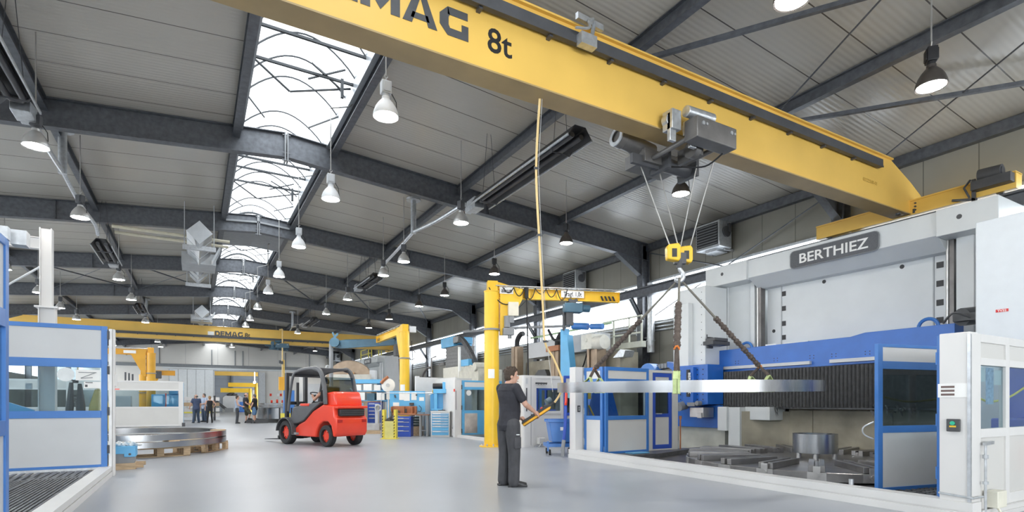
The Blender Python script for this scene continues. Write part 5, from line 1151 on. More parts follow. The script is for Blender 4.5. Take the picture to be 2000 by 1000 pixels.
# ring drum beside the second group of people
t = thing('steel_drum', 'wide bright steel ring drum standing on timbers beyond the forklift', 'ring', (5.2, 38.6, .2)); b = MB(); b.ringsolid((5.2, 38.6, 0), 1.75, 1.5, .24, .92, 72); b.build('drum', m_ring, t)
for (xa, xb, ya_, yb_, hh, lab) in ((3.3, 7.0, 37.3, 37.55, .24, 'dark timber under the wide steel ring drum, on the aisle side'), (3.3, 7.0, 39.4, 39.7, .24, 'dark timber under the wide steel ring drum, on the back wall side'), (3.0, 3.9, 36.85, 37.1, .2, 'short dark timber lying loose before the wide steel ring drum')): tag(MB().box(xa, xb, ya_, yb_, 0, hh).build('timber', m_dk), lab, 'timber', 'timbers around the steel drum')
for k in range(4):
    b = MB(); b.ringsolid((5.6, 42.2, 0), 1.95 - .08 * k, 1.6, .62 + .16 * k, .75 + .16 * k, 64)
    tag(b.build('steel_ring', m_ring), ['lowest', 'second', 'third', 'topmost'][k] + ' thin ring of the stack behind the wide steel drum', 'ring', 'thin rings behind the drum')
tag(MB().box(3.9, 7.3, 40.8, 43.6, 0, .62).build('timber_stack', m_wood), 'wooden crate carrying the thin rings behind the steel drum', 'crate')
for k in range(6): tag(MB().cyl((4.5 + k * .35, 41.0, 1.33), (4.62 + k * .35, 41.0, 1.33), .1 + .04 * (k % 2), 10).build('reel', m_red), 'small red reel lying on the thin rings behind the steel drum', 'reel', 'red reels on the thin rings')
t = thing('tool_cabinet', 'tall blue cabinet standing on a yellow base behind the forklift', 'cabinet', (5.05, 37.2 - 1.6, 0)); b = MB(); b.box(4.62, 5.2, 35.3, 35.8, .6, 2.0); b.build('body', m_blue, t, bevel=.01); b = MB(); b.box(4.45, 5.4, 35.2, 35.9, 0, .62); b.build('base', m_lyel, t, bevel=.01); b = MB(); b.box(4.35, 4.75, 35.4, 35.7, 2.0, 2.8); b.build('amber_cover', m_oyel, t)
t = thing('boring_mill', 'white and yellow boring mill seen through the forklift cabin', 'machine', (6.4, 36.5, 0))
b = MB(); b.box(5.3, 7.9, 36.0, 37.2, 0, 2.9); b.build('body', m_cream, t, smooth=False, bevel=.02)
b = MB(); b.box(5.2, 6.4, 35.7, 36.0, 2.9, 3.2); b.box(5.2, 7.2, 35.8, 37, 3.0, 3.15); b.build('yellow_rail', m_jyel, t)
b = MB(); b.box(5.5, 6.5, 35.85, 36.0, 1.2, 2.4); b.cyl((6.0, 35.7, 1.8), (6.0, 35.9, 1.8), .25, 16); b.build('headstock', m_gpan, t)
b = MB(); b.tube(bez([(6.6, 35.8, 3.0), (6.7, 35.8, 3.5), (6.9, 35.8, 3.4), (7.2, 35.8, 3.0)]), .06, 8); b.box(7.4, 7.8, 35.8, 36, 2.9, 3.55); b.build('hose_stack', m_gpan, t); t.location.y -= .95; t.location.x += .3
# ================================================================ FACEPLATE LATHE BEHIND THE FORKLIFT
t = thing('faceplate_lathe', 'brown horizontal lathe with a huge round faceplate behind the forklift', 'machine', (7.3, 30.4, 0))
Mf = T(7.32, 30.4, 0) @ RZ(R(-30))
b = MB(Mf); b.lathe([(0, -.16), (1.33, -.16), (1.36, -.13), (1.36, .13), (1.33, .16), (0, .16)], (0, 0, 2.2), (0, 1, 0), 64); b.build('faceplate', m_bronze, t)
b = MB(Mf); b.box(-.95, 1.3, -.5, -.25, 2.48, 2.78); b.build('guard_bar', mat('guard_grey', (.6, .58, .52), .5), t, smooth=False)
b = MB(Mf)
for x in (.0, .26): b.cyl((x, -.3, 2.55), (x, -.3, 3.0 - x * .4), .075, 10)
b.build('jaw', mat('jaw_tan', (.55, .33, .17), .5), t)
b = MB(Mf); b.box(-.6, 1.25, .1, .9, .0, 2.4); b.box(-.4, 1.25, -.24, .1, .0, 2.46); b.build('bed_casting', m_bronze, t, smooth=False, bevel=.03)
b = MB(Mf); b.box(1.2, 1.5, -.5, -.1, 2.2, 3.0); b.prism([(1.25, -.4, 2.2), (1.5, -.4, 2.2), (1.42, -.4, 2.6), (1.3, -.4, 2.6)], (0, -.1, 0)); b.build('bracket', m_gpan, t)
b = MB(Mf); b.cyl((.62, -.28, 1.0), (.62, -.28, 2.3), .03, 8); b.build('copper_pipe', m_wood2, t)
b = MB(Mf); b.tube([(.05 + .26 * math.cos(R(q)), -.5, 1.75 + .3 * math.sin(R(q))) for q in range(-70, 80, 15)], .04, 8); b.build('handwheel', m_galv, t)
# ================================================================ SECOND LATHE OF THE SAME KIND, FAR DOWN THE HALL
t = thing('vertical_lathe', 'far smaller-looking grey vertical lathe with lettered plate behind the blue boom', 'machine', (12.4, 44.9, 0))
lathe_frame(t, 37.7, False)
b = MB(); b.box(11.9, 12.6, 45.0, 46.0, 1.2, 3.9); b.build('ram_housing', m_lgrey, t, smooth=False)
b = MB(); b.box(12.6, 13.4, 37.6, 41.3, 0, 4.75); b.build('side_housing', m_gpan, t, smooth=False)
b = MB()
for y in (47.6, 45.2, 44.3): b.bar((12.4, y, 4.9), (12.4, y, 5.75), .07, .07)
b.bar((12.4, 47.6, 5.7), (12.4, 44.3, 5.7), .06, .06); b.bar((12.4, 47.6, 5.3), (12.4, 44.3, 5.3), .06, .06)
for y in (42.3, 41.6): b.bar((12.4, y, 4.9), (12.4, y, 5.5), .07, .07)
b.build('handrail', m_lyel, t)
b = MB(); b.cyl((11.85, 44.2, 1.5), (11.85, 44.2, 4.3), .22, 12); b.build('guide_column', m_castiron, t)
# ================================================================ MIDDLE LATHE BEHIND THE WHITE CABIN
t = thing('gantry_lathe', 'grey lathe gantry with brown columns and blue ram behind the white cabin', 'machine', (12.3, 17.3, 0))
b = MB(); b.box(12.2, 12.9, 15.3, 19.85, 3.12, 3.74); b.build('cross_beam', m_gpan, t, smooth=False, bevel=.01)
b = MB(); b.box(12.4, 13.2, 14.2, 20.3, .6, 3.0); b.build('backboard', m_stain, t, smooth=False)
b = MB(); b.prism([(12.2, 19.4, 2.3), (12.2, 18.3, 2.3), (12.2, 18.5, 2.6), (12.2, 19.0, 2.6)], (.2, 0, 0)); b.build('dark_chute', m_dk, t, smooth=False)
for y, z in ((20.35, 3.65), (17.3, 3.35)):
    b = MB(); b.box(11.85, 12.15, y - .25, y + .25, .5, z); b.box(11.83, 11.87, y - .02, y + .02, .5, z); b.build('guide_column', m_bronze, t, smooth=False)
    b = MB(); b.tube(bez([(12.0, y, z - .1), (12.0, y, z + .25), (12.05, y - .15, z + .5), (12.1, y - .35, z + .55)]), .11, 10); b.build('bellow_hose', m_rubber, t)
b = MB(); b.box(11.75, 12.2, 16.9, 17.75, 3.22, 3.42); b.build('rust_yoke', m_wood2, t)
b = MB(); b.box(11.35, 11.6, 16.0, 16.2, 1.5, 3.9); b.prism([(11.35, 16.0, 1.5), (11.35, 15.45, 1.5), (11.35, 15.8, 3.65), (11.35, 16.0, 3.7)], (.25, 0, 0)); b.build('ram', m_lblue, t, smooth=False)
b = MB(); b.tube([(11.45, 16.1 + .09 * math.cos(q), 3.98 + .09 * math.sin(q)) for q in [k * .7 for k in range(9)]], .025, 6, closed=True); b.build('lifting_eye', m_dk, t)
b = MB(); b.box(11.7, 12.3, 14.85, 15.45, 3.1, 3.62); b.cyl((11.9, 14.4, 3.3), (11.9, 14.85, 3.3), .24, 18); b.cyl((11.68, 15.15, 3.42), (11.7, 15.15, 3.42), .07, 12); b.build('gearbox', mat('old_cream', (.66, .65, .58), .5), t, bevel=.015)
b = MB(); b.box(11.8, 12.2, 14.7, 15.25, 1.5, 3.1); b.cyl((11.75, 15.1, 1.5), (11.75, 15.1, 3.1), .05, 8); b.build('screw_column', m_bronze, t, smooth=False)
b = MB(); b.bar((12.8, 13.6, 3.6), (12.8, 15.0, 3.6), .05, .05); b.bar((12.8, 13.6, 4.15), (12.8, 15.6, 4.15), .05, .05)
for y in (13.6, 14.2, 15.0): b.bar((12.8, y, 3.2), (12.8, y, 4.15), .05, .05)
b.box(12.7, 12.9, 13.5, 15.0, 3.1, 3.3); b.build('handrail', mat('pale_rail', (.62, .64, .55), .5), t, smooth=False)
b = MB(); b.cyl((12.6, 20.2, 4.05), (12.6, 14.9, 4.05), .04, 8)
for y in (18.6, 17.9): b.cyl((12.6, y, 3.74), (12.6, y, 4.05), .03, 8)
b.build('green_rail', mat('rail_green', (.35, .5, .3), .5), t)
b = MB(); b.tube(bez([(9.0, 19.4, 4.0), (10.6, 18.0, 4.1), (11.1, 16.6, 4.02), (11.4, 15.7, 3.95)]), .05, 8); b.build('supply_pipe', m_mid, t)
b = MB(); b.cyl((11.45, 15.6, 3.95), (11.7, 15.05, 3.88), .12, 12); b.cyl((11.75, 14.95, 3.87), (11.9, 14.5, 3.83), .1, 12); b.build('cylinder', m_blue, t)
b = MB(); b.tube(bez([(11.3, 16.9, 3.95), (11.3, 16.6, 3.6), (11.35, 16.4, 3.5), (11.4, 16.2, 3.5)]), .05, 8); b.tube(bez([(12.1, 15.6, 3.1), (12.0, 15.7, 2.6), (11.9, 15.9, 2.2)]), .025, 6); b.build('hose', m_rubber, t)
b = MB(); b.prism([(12.0, 14.1, 2.75), (12.0, 13.6, 2.75), (12.0, 13.5, 2.95), (12.0, 13.75, 3.0)], (.4, 0, 0)); b.build('lamp_head', m_galv, t)
# ================================================================ MILLING MACHINE
t = thing('milling_machine', 'tall milling machine with blue head and black bellows above the booth', 'machine', (11.2, 24.5, 0))
b = MB(); b.box(10.9, 11.9, 24.0, 25.9, 0, 3.0); b.build('column', mat('mill_cream', (.68, .66, .58), .5, 0, .06), t, smooth=False, bevel=.02)
b = MB()
for k in range(12): z = 3.0 + k * .085; b.box(11.0 - .02 * (k % 2), 11.8, 24.15 - .02 * (k % 2), 25.75, z, z + .085)
b.build('bellows', m_bellow, t, smooth=False)
b = MB(); b.box(10.9, 11.9, 24.6, 26.2, 4.02, 4.5); b.box(11.1, 11.6, 23.9, 24.6, 4.1, 4.4); b.build('head', m_lblue, t, bevel=.02)
b = MB(); b.box(10.88, 11.3, 24.2, 24.6, 4.15, 4.45); b.cyl((10.85, 24.1, 4.3), (11.1, 24.1, 4.3), .16, 12); b.build('motor', m_mid, t)
b = MB(); pts = bez([(11.0, 24.0, 4.35), (11.0, 23.4, 4.0), (11.0, 22.7, 3.4), (11.0, 22.3, 2.9), (11.0, 22.35, 2.6)], 8)
for p, q in zip(pts, pts[1:]): b.bar(p, p.lerp(q, .8), .22, .16, (1, 0, 0))
b.build('cable_chain', m_dk, t, smooth=False)
b = MB(); b.box(10.8, 12.0, 21.7, 23.9, 2.0, 2.75); b.prism([(10.8, 22.0, 2.7), (10.8, 23.4, 2.7), (10.8, 23.0, 3.05), (10.8, 22.4, 2.95)], (.8, 0, 0)); b.cyl((10.7, 21.9, 2.85), (11.3, 21.9, 2.85), .2, 12); b.build('spindle_head', mat('mill_grey', (.58, .57, .5), .5, 0, .15, 4), t, smooth=False, bevel=.02)
b = MB(); b.box(10.75, 11.2, 22.6, 23.4, 2.95, 3.25); b.build('blue_cover', m_lblue, t); b = MB(); b.cyl((10.85, 23.8, 2.1), (10.85, 23.8, 3.9), .07, 8); b.build('white_pole', m_paper, t)
b = MB(); b.tube([(10.8, 27.2, 2.2), (10.8, 27.2, 3.6), (10.8, 26.6, 3.65)], .04, 8); b.tube(bez([(10.8, 28.6, 1.9), (10.8, 28.5, 2.7), (10.8, 27.8, 3.1), (10.8, 27.4, 3.1)]), .06, 8); b.box(11.2, 11.3, 26.5, 27.2, 3.2, 3.35); b.box(11.2, 11.3, 26.5, 27.0, 2.2, 2.35); b.build('pipework', m_oil, t)
# ================================================================ LIGHT BLUE BOOTH BETWEEN BENCH AND JIB COLUMN
bb = thing('machine_booth', 'white and light blue glazed booth between tool bench and yellow jib column', 'machine booth', (9, 17, 0))
b = MB(); b.box(7.50, 9.9, 20.5, 20.58, 0, 2.26); b.box(7.46, 7.62, 20.46, 20.56, 0, 2.3); b.box(8.3, 8.36, 18.6, 20.5, 0, 2.2); b.build('white_partition', mat('part_white', (.70, .70, .69), .5, 0, .03), bb, smooth=False)
b = MB(); b.box(8.16, 8.36, 18.3, 18.48, 0, 2.09); b.box(8.36, 8.42, 18.3, 18.4, .05, 2.09); pw = b.build('corner_post', m_white, bb, smooth=False, bevel=.006)
b = MB(); b.box(8.2, 8.215, 18.292, 18.3, 1.0, 1.7); b.build('slot', m_dk, pw); b = MB(); b.cyl((8.14, 18.3, 1.66), (8.14, 18.3, 1.76), .03, 8); b.build('red_button', m_red, pw)
b = MB()
for z in (.15, 1.0, 1.75): b.cyl((8.44, 18.3, z), (8.44, 18.3, z + .16), .02, 8)
b.build('hinge', m_dk, bb)
dl = leaf(bb, 'door', (8.46, 18.34), (10.1, 18.30), .08, 2.08, [(1.84, 2.02, 'p'), (.98, 1.74, 'g')], m_lblue, m_white, m_booth, .10)
b = MB(); b.box(8.56, 10.0, 18.3, 18.33, .14, .87); b.build('soiled_panel', mat('soiled_panel', (.5, .46, .42), .5, 0, .45, 1.6), dl, smooth=False)
b = MB(); b.cyl((8.72, 18.29, 1.62), (8.72, 18.31, 1.62), .1, 16); b.build('round_wiper', m_paper, dl)
b = MB(); b.box(8.25, 8.45, 13.65, 18.3, 0, .09); b.build('floor_sill', m_white, bb, smooth=False)
b = MB(); b.box(8.45, 11.05, 14.7, 18.2, 0, .03); b.build('pit_floor', m_oil, bb, smooth=False)
gwall(bb, 'rear_wall', T(11.1, 18.3, 0) @ RZ(R(-90)), 4.8, 2.08, [(.1, 1.5), (1.6, 3.1), (3.2, 4.7)], m_dblue)
leaf(bb, 'door', (8.9, 15.9), (9.9, 15.2), .08, 2.06, STD, m_blue, m_white, m_booth, .08)
# white cabin behind the worker
wc = thing('control_cabin', 'white cabin with rounded corner and window behind the worker', 'cabin', (8.7, 13.3, 0))
b = MB(); pts = []
for k in range(5): q = R(180 + k * 22.5); pts.append((8.08 + .08 * math.cos(q), 13.33 + .08 * math.sin(q), 0))
b.prism(pts + [(8.36, 13.25, 0), (8.36, 13.6, 0), (8.0, 13.6, 0)], (0, 0, 2.04)); po = b.build('corner_post', m_white, wc, smooth=True)
b = MB(); b.box(8.10, 8.14, 13.245, 13.25, 1.02, 1.68); b.build('dark_slot', m_dk, po); b = MB(); b.box(8.09, 8.16, 13.244, 13.25, 1.8, 1.96); b.build('small_plate', m_gpan, po)
b = MB(); b.box(8.26, 8.27, 13.243, 13.25, .05, 2.0); b.build('joint', m_mid, po)
gwall(wc, 'front_wall', T(8.36, 13.3, 0), 1.05, 2.04, [(.10, .96)], m_white, 1.02, 1.68, m_booth, m_white)
b = MB(); b.box(8.42, 8.80, 13.22, 13.26, 1.80, 1.84)
for k in range(4): b.tube([(8.46 + k * .09, 13.22, 1.82), (8.48 + k * .09, 13.18, 1.78), (8.47 + k * .09, 13.15, 1.84)], .008, 5)
b.build('coat_hooks', m_dk, wc)
b = MB(); b.box(8.46, 8.66, 13.1, 13.25, .08, .26); b.tube(bez([(8.5, 13.1, .1), (8.44, 13.06, .04), (8.4, 13.1, .0)]), .015, 6); b.build('socket_box', m_cream, wc, bevel=.01)
b = MB(); b.box(8.6, 8.66, 14.0, 14.05, .1, 1.75); b.box(8.95, 9.0, 14.0, 14.05, .1, 1.75); b.box(8.6, 9.0, 14.0, 14.05, 1.68, 1.75); b.build('inner_frame', m_dblue, wc, smooth=False)
b = MB(); b.cyl((9.15, 13.8, 1.28), (9.3, 13.8, 1.36), .09, 10); b.cyl((9.15, 13.8, .1), (9.15, 13.8, 1.3), .02, 8); b.build('inner_lamp', m_gpan, wc)
lf = leaf(wc, 'blue_panel', (9.42, 13.28), (10.3, 13.2), .08, 2.06, STD, m_dblue, m_cream, m_booth, .07)
b = MB(); b.box(9.5, 10.2, 13.18, 13.2, 1.4, 1.69); b.build('cyan_sheet', mat('cyan_sheet', (.3, .72, .78), .5), lf, smooth=False)
b = MB(); b.box(9.5, 10.2, 13.5, 13.8, .9, 1.5); b.build('dark_unit', m_dk, wc)
# ================================================================ TOOL BENCH AREA
def LM(x, y): return T(x, y, 0) @ RZ(R(-30))
def drawers(name, x, y, w, d, h, rows, mb, mfnt, lab, top=None):
    t = thing(name, lab, 'cabinet', (x, y, 0), R(-30)); M = WM[t]
    b = MB(M); b.box(-w / 2, w / 2, 0, d, 0, h); b.build('body', mb, t, bevel=.006)
    if top: b = MB(M); b.box(-w / 2 - .02, w / 2 + .02, -.02, d, h, h + .03); b.build('top', top, t)
    z = .06; tot = sum(rows)
    for r in rows:
        hh = (h - .1) * r / tot
        b = MB(M); b.box(-w / 2 + .04, w / 2 - .04, -.018, 0, z, z + hh - .015); dr = b.build('drawer', mfnt, t, bevel=.003)
        b = MB(M); b.box(-w / 2 + .06, w / 2 - .06, -.035, -.018, z + hh - .05, z + hh - .03); b.build('handle', m_galv, dr)
        b = MB(M); b.box(-w / 2 + .07, -w / 2 + .07 + w * .42, -.022, -.018, z + hh - .03, z + hh - .016); b.build('label_strip', m_paper, dr); z += hh
    return t
drawers('drawer_cabinet', 6.66, 19.62, .58, .55, .75, [1.5, 1.3, 1.3, 1], m_dblue, m_dblue, 'deep blue drawer cabinet under the tool bench')
drawers('drawer_cabinet', 7.86, 18.94, .70, .55, .92, [1.7, 1.9, 1, 1, 1, 1, .9], m_white, m_lblue, 'white drawer cabinet with light blue drawers beside the tool bench', m_white)
drawers('drawer_cabinet', 6.75, 23.75, .55, .5, 1.28, [2, 1.6, 1, 1, 1, 1], m_dblue, m_dblue, 'deep blue drawer cabinet behind the yellow stand', m_wood2)
t = thing('workbench', 'workbench with brown wooden top and grey steel legs', 'bench', (6.98, 19.6, 0), R(-30)); M = WM[t]
b = MB(M); b.box(-.72, .68, -.12, .24, .79, .83); b.build('top', mat('bench_top', (.26, .13, .08), .5), t, bevel=.005)
for x in (.34, .6):
    for y in (-.08, .2): b = MB(M); b.box(x - .03, x + .03, y - .03, y + .03, 0, .79); b.build('leg', m_mid, t)
for x in (-.69,):
    for y in (-.08, .2): b = MB(M); b.box(x - .02, x + .02, y - .03, y + .03, 0, .79); b.build('leg', m_mid, t)
b = MB(M); b.box(.34, .6, .0, .04, .2, .24); b.build('stretcher', m_mid, t)
t = thing('wooden_case', 'open red-brown wooden tool case with compartments on the bench', 'case', tuple(WM[t] @ Vector((-.25, .07, .83))), R(-30)); M = WM[t]
b = MB(M); b.box(-.5, .42, -.15, .15, 0, .04); b.box(-.5, .42, .13, .16, 0, .3); 
for x in (-.5, -.02, .28, .42): b.box(x - .012, x + .012, -.12, .14, .04, .28)
b.build('case_body', m_wood2, t, smooth=False)
b = MB(M); b.box(-.42, -.2, -.05, .02, .06, .14); b.box(-.24, -.18, -.04, .04, .04, .1); b.box(.0, .06, -.03, .05, .05, .2); b.build('clamps', m_dk, t)
M = LM(7.2, 20.0)
for k in range(4): b = MB(M); b.prism([(-.2, 0, .36 + .1 * k), (.28, 0, .36 + .1 * k), (.28, -.12, .43 + .1 * k), (-.2, -.12, .43 + .1 * k)], (0, .2, .01)); tag(b.build('tray', mat('tray_green', (.2, .27, .26), .5)), 'green-grey tray under the tool bench, %s of its stack of four' % ['lowest', 'second from the bottom', 'third from the bottom', 'topmost'][k], 'tray', 'trays under the tool bench')
b = MB(M); b.box(-.25, .35, -.05, .3, 0, .36); tag(b.build('wooden_crate', m_wood), 'small wooden crate under the tool bench carrying the trays', 'crate')
t = thing('tool_board', 'blue perforated tool board with pinned papers behind the bench', 'board', (6.95, 19.99, 0), R(-30)); M = WM[t]
b = MB(M); b.box(-.66, .68, 0, .04, .9, 1.70); b.build('panel', m_lblue, t)
for x in (-.62, .64): b = MB(M); b.box(x - .02, x + .02, .04, .08, 0, 1.7); b.build('post', m_mid, t)
for (xa, xb, za, zb) in ((-.30, -.1, 1.36, 1.66), (-.12, .1, 1.33, 1.66), (.16, .36, 1.36, 1.65), (.46, .64, 1.33, 1.47), (-.53, -.3, 1.12, 1.27)): b = MB(M); b.box(xa, xb, -.01, 0, za, zb); b.build('pinned_sheet', m_paper, t, smooth=False)
b = MB(M); b.cyl((-.45, -.06, 1.53), (-.45, 0, 1.53), .03, 8); b.cyl((-.44, -.08, 1.48), (-.44, 0, 1.48), .03, 8); b.box(.1, .26, -.08, 0, 1.16, 1.26); b.cyl((.18, -.1, 1.2), (.18, 0, 1.2), .05, 10); b.cyl((.36, -.06, 1.55), (.36, 0, 1.55), .03, 8); b.tube(bez([(.46, -.05, 1.15), (.55, -.06, 1.05), (.5, -.05, .92), (.42, -.04, .95)]), .012, 6); b.build('hung_tools', m_dk, t)
t = thing('rail_tube', 'thin grey horizontal tube crossing in front of the blue tool board', 'tube', tuple(LM(6.9, 19.75) @ Vector((0, 0, 0))), R(-30)); M = WM[t]
b = MB(M); b.cyl((-.98, 0, 1.62), (.9, 0, 1.62), .016, 8); b.tube([(-.98, 0, 1.62), (-1.0, 0, 1.55), (-1.0, 0, 0)], .014, 6); b.build('tube', m_galv, t)
t = thing('service_stand', 'yellow steel stand with black hazard edges in front of the bench', 'stand', (5.9, 18.76, 0), R(-30)); M = WM[t]
for x in (-.2, .2): b = MB(M); b.box(x - .04, x + .04, -.15, .15, 0, 1.02); sp = b.build('side_plate', m_lyel, t, bevel=.004); b = MB(M); [b.prism([(x - .04, -.152, .05 + k * .1), (x - .005, -.152, .08 + k * .1), (x - .005, -.152, .12 + k * .1), (x - .04, -.152, .09 + k * .1)], (0, -.003, 0)) for k in range(8)]; b.build('hazard_marks', m_black, sp, smooth=False)
b = MB(M); b.box(-.17, .17, -.12, -.1, .02, .62); b.build('front_sheet', mat('faded_yellow', (.74, .72, .28), .5), t); b = MB(M); b.box(-.3, .3, -.2, .2, 0, .02); b.build('foot_plate', m_lyel, t)
b = MB(M); b.box(-.14, .14, -.08, .1, .60, .66); b.cyl((-.1, -.1, .66), (.08, -.02, .78), .03, 8); b.cyl((.0, -.08, .7), (.12, 0, .66), .025, 8); b.tube(bez([(.05, -.05, .95), (.08, -.1, .8), (.06, -.08, .7)]), .03, 6); b.build('held_tools', m_dk, t)
t = thing('drill_press', 'light blue bench drill with black motor beside the white booth post', 'machine', (8.13, 19.82, 0), R(-30)); M = WM[t]
b = MB(M); b.box(-.3, .4, .0, .4, 0, 1.62); b.build('cabinet', m_lblue, t, bevel=.01)
b = MB(M); b.box(-.12, .0, -.25, -.1, .98, 1.75); b.box(-.15, .35, -.28, .05, 1.62, 1.78); b.box(.2, .38, -.2, .1, 1.62, 2.05); b.box(-.22, .2, -.3, -.08, .97, 1.03); b.build('head', m_lblue, t, bevel=.01)
b = MB(M); b.cyl((-.18, -.08, 1.9), (.24, -.08, 1.9), .11, 16); b.build('motor', m_black, t); b = MB(M); b.cyl((-.2, -.1, 1.7), (-.12, -.1, 1.7), .06, 10); b.build('yellow_knob', m_jyel, t)
b = MB(M); b.cyl((-.05, -.2, 1.1), (-.05, -.2, 1.3), .04, 10); b.box(.05, .3, -.3, -.1, .95, .99); b.build('spindle', m_dk, t); b = MB(M); b.tube([(-.34, -.05, 1.55), (-.2, -.06, 1.62), (.34, -.06, 1.62), (.30, -.06, .9)], .015, 6); b.build('guard_tube', m_paper, t); b = MB(M); b.box(.40, .56, -.02, .0, 1.2, 1.5); b.build('notice', m_paper, t)
t = thing('waste_bin', 'small grey bin on the floor beside the light blue drawers', 'bin', (8.3, 18.62, 0), R(-30)); M = WM[t]; b = MB(M); b.box(-.1, .1, -.1, .1, 0, .36); b.build('body', m_mid, t, bevel=.01); b = MB(M); b.box(-.09, -.02, -.11, -.1, .05, .3); b.build('front', m_white, t)
# shelf of parts behind the yellow stand
t = thing('parts_shelf', 'light blue shelf rack full of white boxes and papers', 'shelf', (6.75, 24.1, 0), R(-30)); M = WM[t]
for x in (-.75, .75): b = MB(M); b.box(x - .03, x + .03, -.2, .2, 0, 2.3); b.build('upright', m_lblue, t)
for z in (1.33, 1.75, 2.1): b = MB(M); b.box(-.75, .75, -.2, .2, z, z + .04); b.build('shelf_board', m_lblue, t)
b = MB(M); b.box(-.72, .7, -.21, -.18, 2.12, 2.28); b.box(.2, .75, .16, .2, 1.3, 2.3); b.build('back_sheet', m_lblue, t)
rr = random.Random(9)
for k, (x, z, w, h, c) in enumerate(((-.55, 1.79, .3, .26, 0), (-.12, 1.79, .36, .28, 0), (.3, 1.79, .28, .25, 0), (-.45, 1.37, .42, .34, 0), (.02, 1.37, .32, .3, 1), (.45, 1.37, .34, .33, 0))):
    b = MB(M); b.box(x - w / 2, x + w / 2, -.24, .14, z, z + h); tag(b.build('storage_box', m_paper if c == 0 else m_sblue), ['white box on the upper shelf of the blue rack, towards the faceplate lathe', 'white box in the middle of the upper shelf of the blue rack', 'white box on the upper shelf of the blue rack, towards the jib column', 'wide white box on the lower shelf of the blue rack', 'dark blue box on the lower shelf of the blue rack', 'white box on the lower shelf of the blue rack, nearest the jib column'][k], 'box', 'boxes on the blue shelf rack')
t = thing('fan_shaped_cloth', 'white cloth modelled as a round fan before the blue shelf rack', 'fan', (7.12, 22.88, 0), R(-30)); M = WM[t]  # fan form stands in for white cloth
b = MB(M); b.lathe([(0, -.06), (.18, -.06), (.29, -.02), (.29, .03), (.18, .1), (0, .12)], (0, 0, 2.0), (0, 1, 0), 24); b.build('guard', m_paper, t)
b = MB(M); b.cyl((0, .05, 0), (0, .05, 1.7), .035, 8); b.box(-.08, .08, 0, .1, 1.4, 1.72); b.cyl((0, .05, 0), (0, .05, .05), .25, 16); b.build('stand', m_white, t); b = MB(M); b.cyl((0, -.1, 2.0), (0, -.05, 2.0), .08, 12); b.build('hub', m_gpan, t)
t = thing('work_jacket', 'red-brown jacket lying on top of the fan-shaped white cloth', 'jacket', (7.12, 22.88, 0), R(-30)); M = WM[t]; b = MB(M); b.tube(bez([(-.30, -.05, 2.08), (-.2, -.04, 2.2), (-.08, -.02, 2.3), (.0, 0, 2.36)]), [.07] * 19, 8, sq=(1, 1.4)); b.build('cloth', m_wood2, t)
t = thing('side_table', 'brown-topped side table with blue tray between forklift and blue cabinet', 'table', (5.96, 23.58, 0), R(-30)); M = WM[t]
b = MB(M); b.box(-.4, .3, -.25, .25, .86, .9); b.build('top', m_wood2, t); b = MB(M); b.box(-.36, .28, -.2, .22, 0, .86); b.build('base', m_dk, t)
t = thing('plastic_tub', 'translucent light blue tub on the brown-topped side table', 'tub', tuple(M @ Vector((-.05, 0, .9))), R(-30)); M2 = M
b = MB(M2); b.box(-.3, .25, -.2, .2, .9, 1.25); b.build('tub', mat('pale_blue', (.45, .65, .8), .4), t, bevel=.02)
t = thing('cast_base', 'dull steel base plate on a timber beside the side table', 'plate', (6.10, 22.5, 0), R(-30)); M = WM[t]; b = MB(M); b.box(-.9, .6, -.3, .4, .14, .42); b.box(.5, .9, -.1, .2, .16, .3); b.build('plate', m_castiron, t, bevel=.01); b = MB(M); b.box(-1.0, .75, -.35, .45, 0, .14); b.build('timber', m_wood, t)
t = thing('grey_locker', 'pale grey metal frame standing behind the yellow stand', 'frame', (6.42, 22.0, 0), R(-30)); M = WM[t]; b = MB(M); b.box(-.12, .0, 0, .3, 0, 1.2); b.build('panel', m_gpan, t, bevel=.01); b = MB(M); b.lathe([(.1, -.03), (.14, -.03), (.14, .03), (.1, .03), (.1, -.03)], (.02, -.05, 1.05), (0, 1, 0), 16); b.build('ring_handle', m_galv, t)
# ================================================================ FORKLIFT
fk = thing('forklift', 'red forklift truck with dark cabin driving away up the aisle', 'forklift', (0, 0, 0))
HW = .54
# local frame: x forward, y to the driver's side facing the camera, z up; rear axle at x = 0
def xz(b, pts, y0, y1): b.prism([(x, y0, z) for x, z in pts], (0, y1 - y0, 0)); return b
b = MB(); xz(b, [(-.42, .30), (-.50, .42), (-.50, .82), (-.42, .88), (-.38, 1.16), (.10, 1.22), (.62, 1.02), (1.05, .72), (1.35, .62), (1.55, .50), (1.55, .26), (.48, .26), (.44, .44), (.32, .62), (.12, .72), (-.1, .72), (-.26, .60), (-.34, .30)], -HW, HW)
b.build('counterweight', m_red, fk, smooth=True, bevel=.05, bseg=3)
b = MB(); xz(b, [(-.36, 1.14), (-.38, 1.22), (-.30, 1.54), (-.22, 1.58), (.10, 1.55), (.20, 1.45), (.22, 1.18)], -.46, .46); b.build('engine_hood', m_red, fk, bevel=.05, bseg=3)
b = MB(); b.box(-.53, -.40, -.42, .42, .88, 1.08); gr = b.build('rear_grille', m_black, fk, bevel=.015)
b = MB()
for k in range(3): b.box(-.545, -.53, -.40, .40, .91 + .055 * k, .93 + .055 * k)
b.build('grille_bar', m_dk, gr)
b = MB(); b.box(-.54, -.3, -.52, .52, 1.10, 1.17); b.build('rear_lip', m_red, fk, bevel=.015)
b = MB(); b.box(-.52, -.48, -.48, -.34, .70, .78); b.box(-.52, -.48, .34, .48, .70, .78); b.build('rear_lamp', mat('lamp_red', (.4, .02, .02), .3), fk)
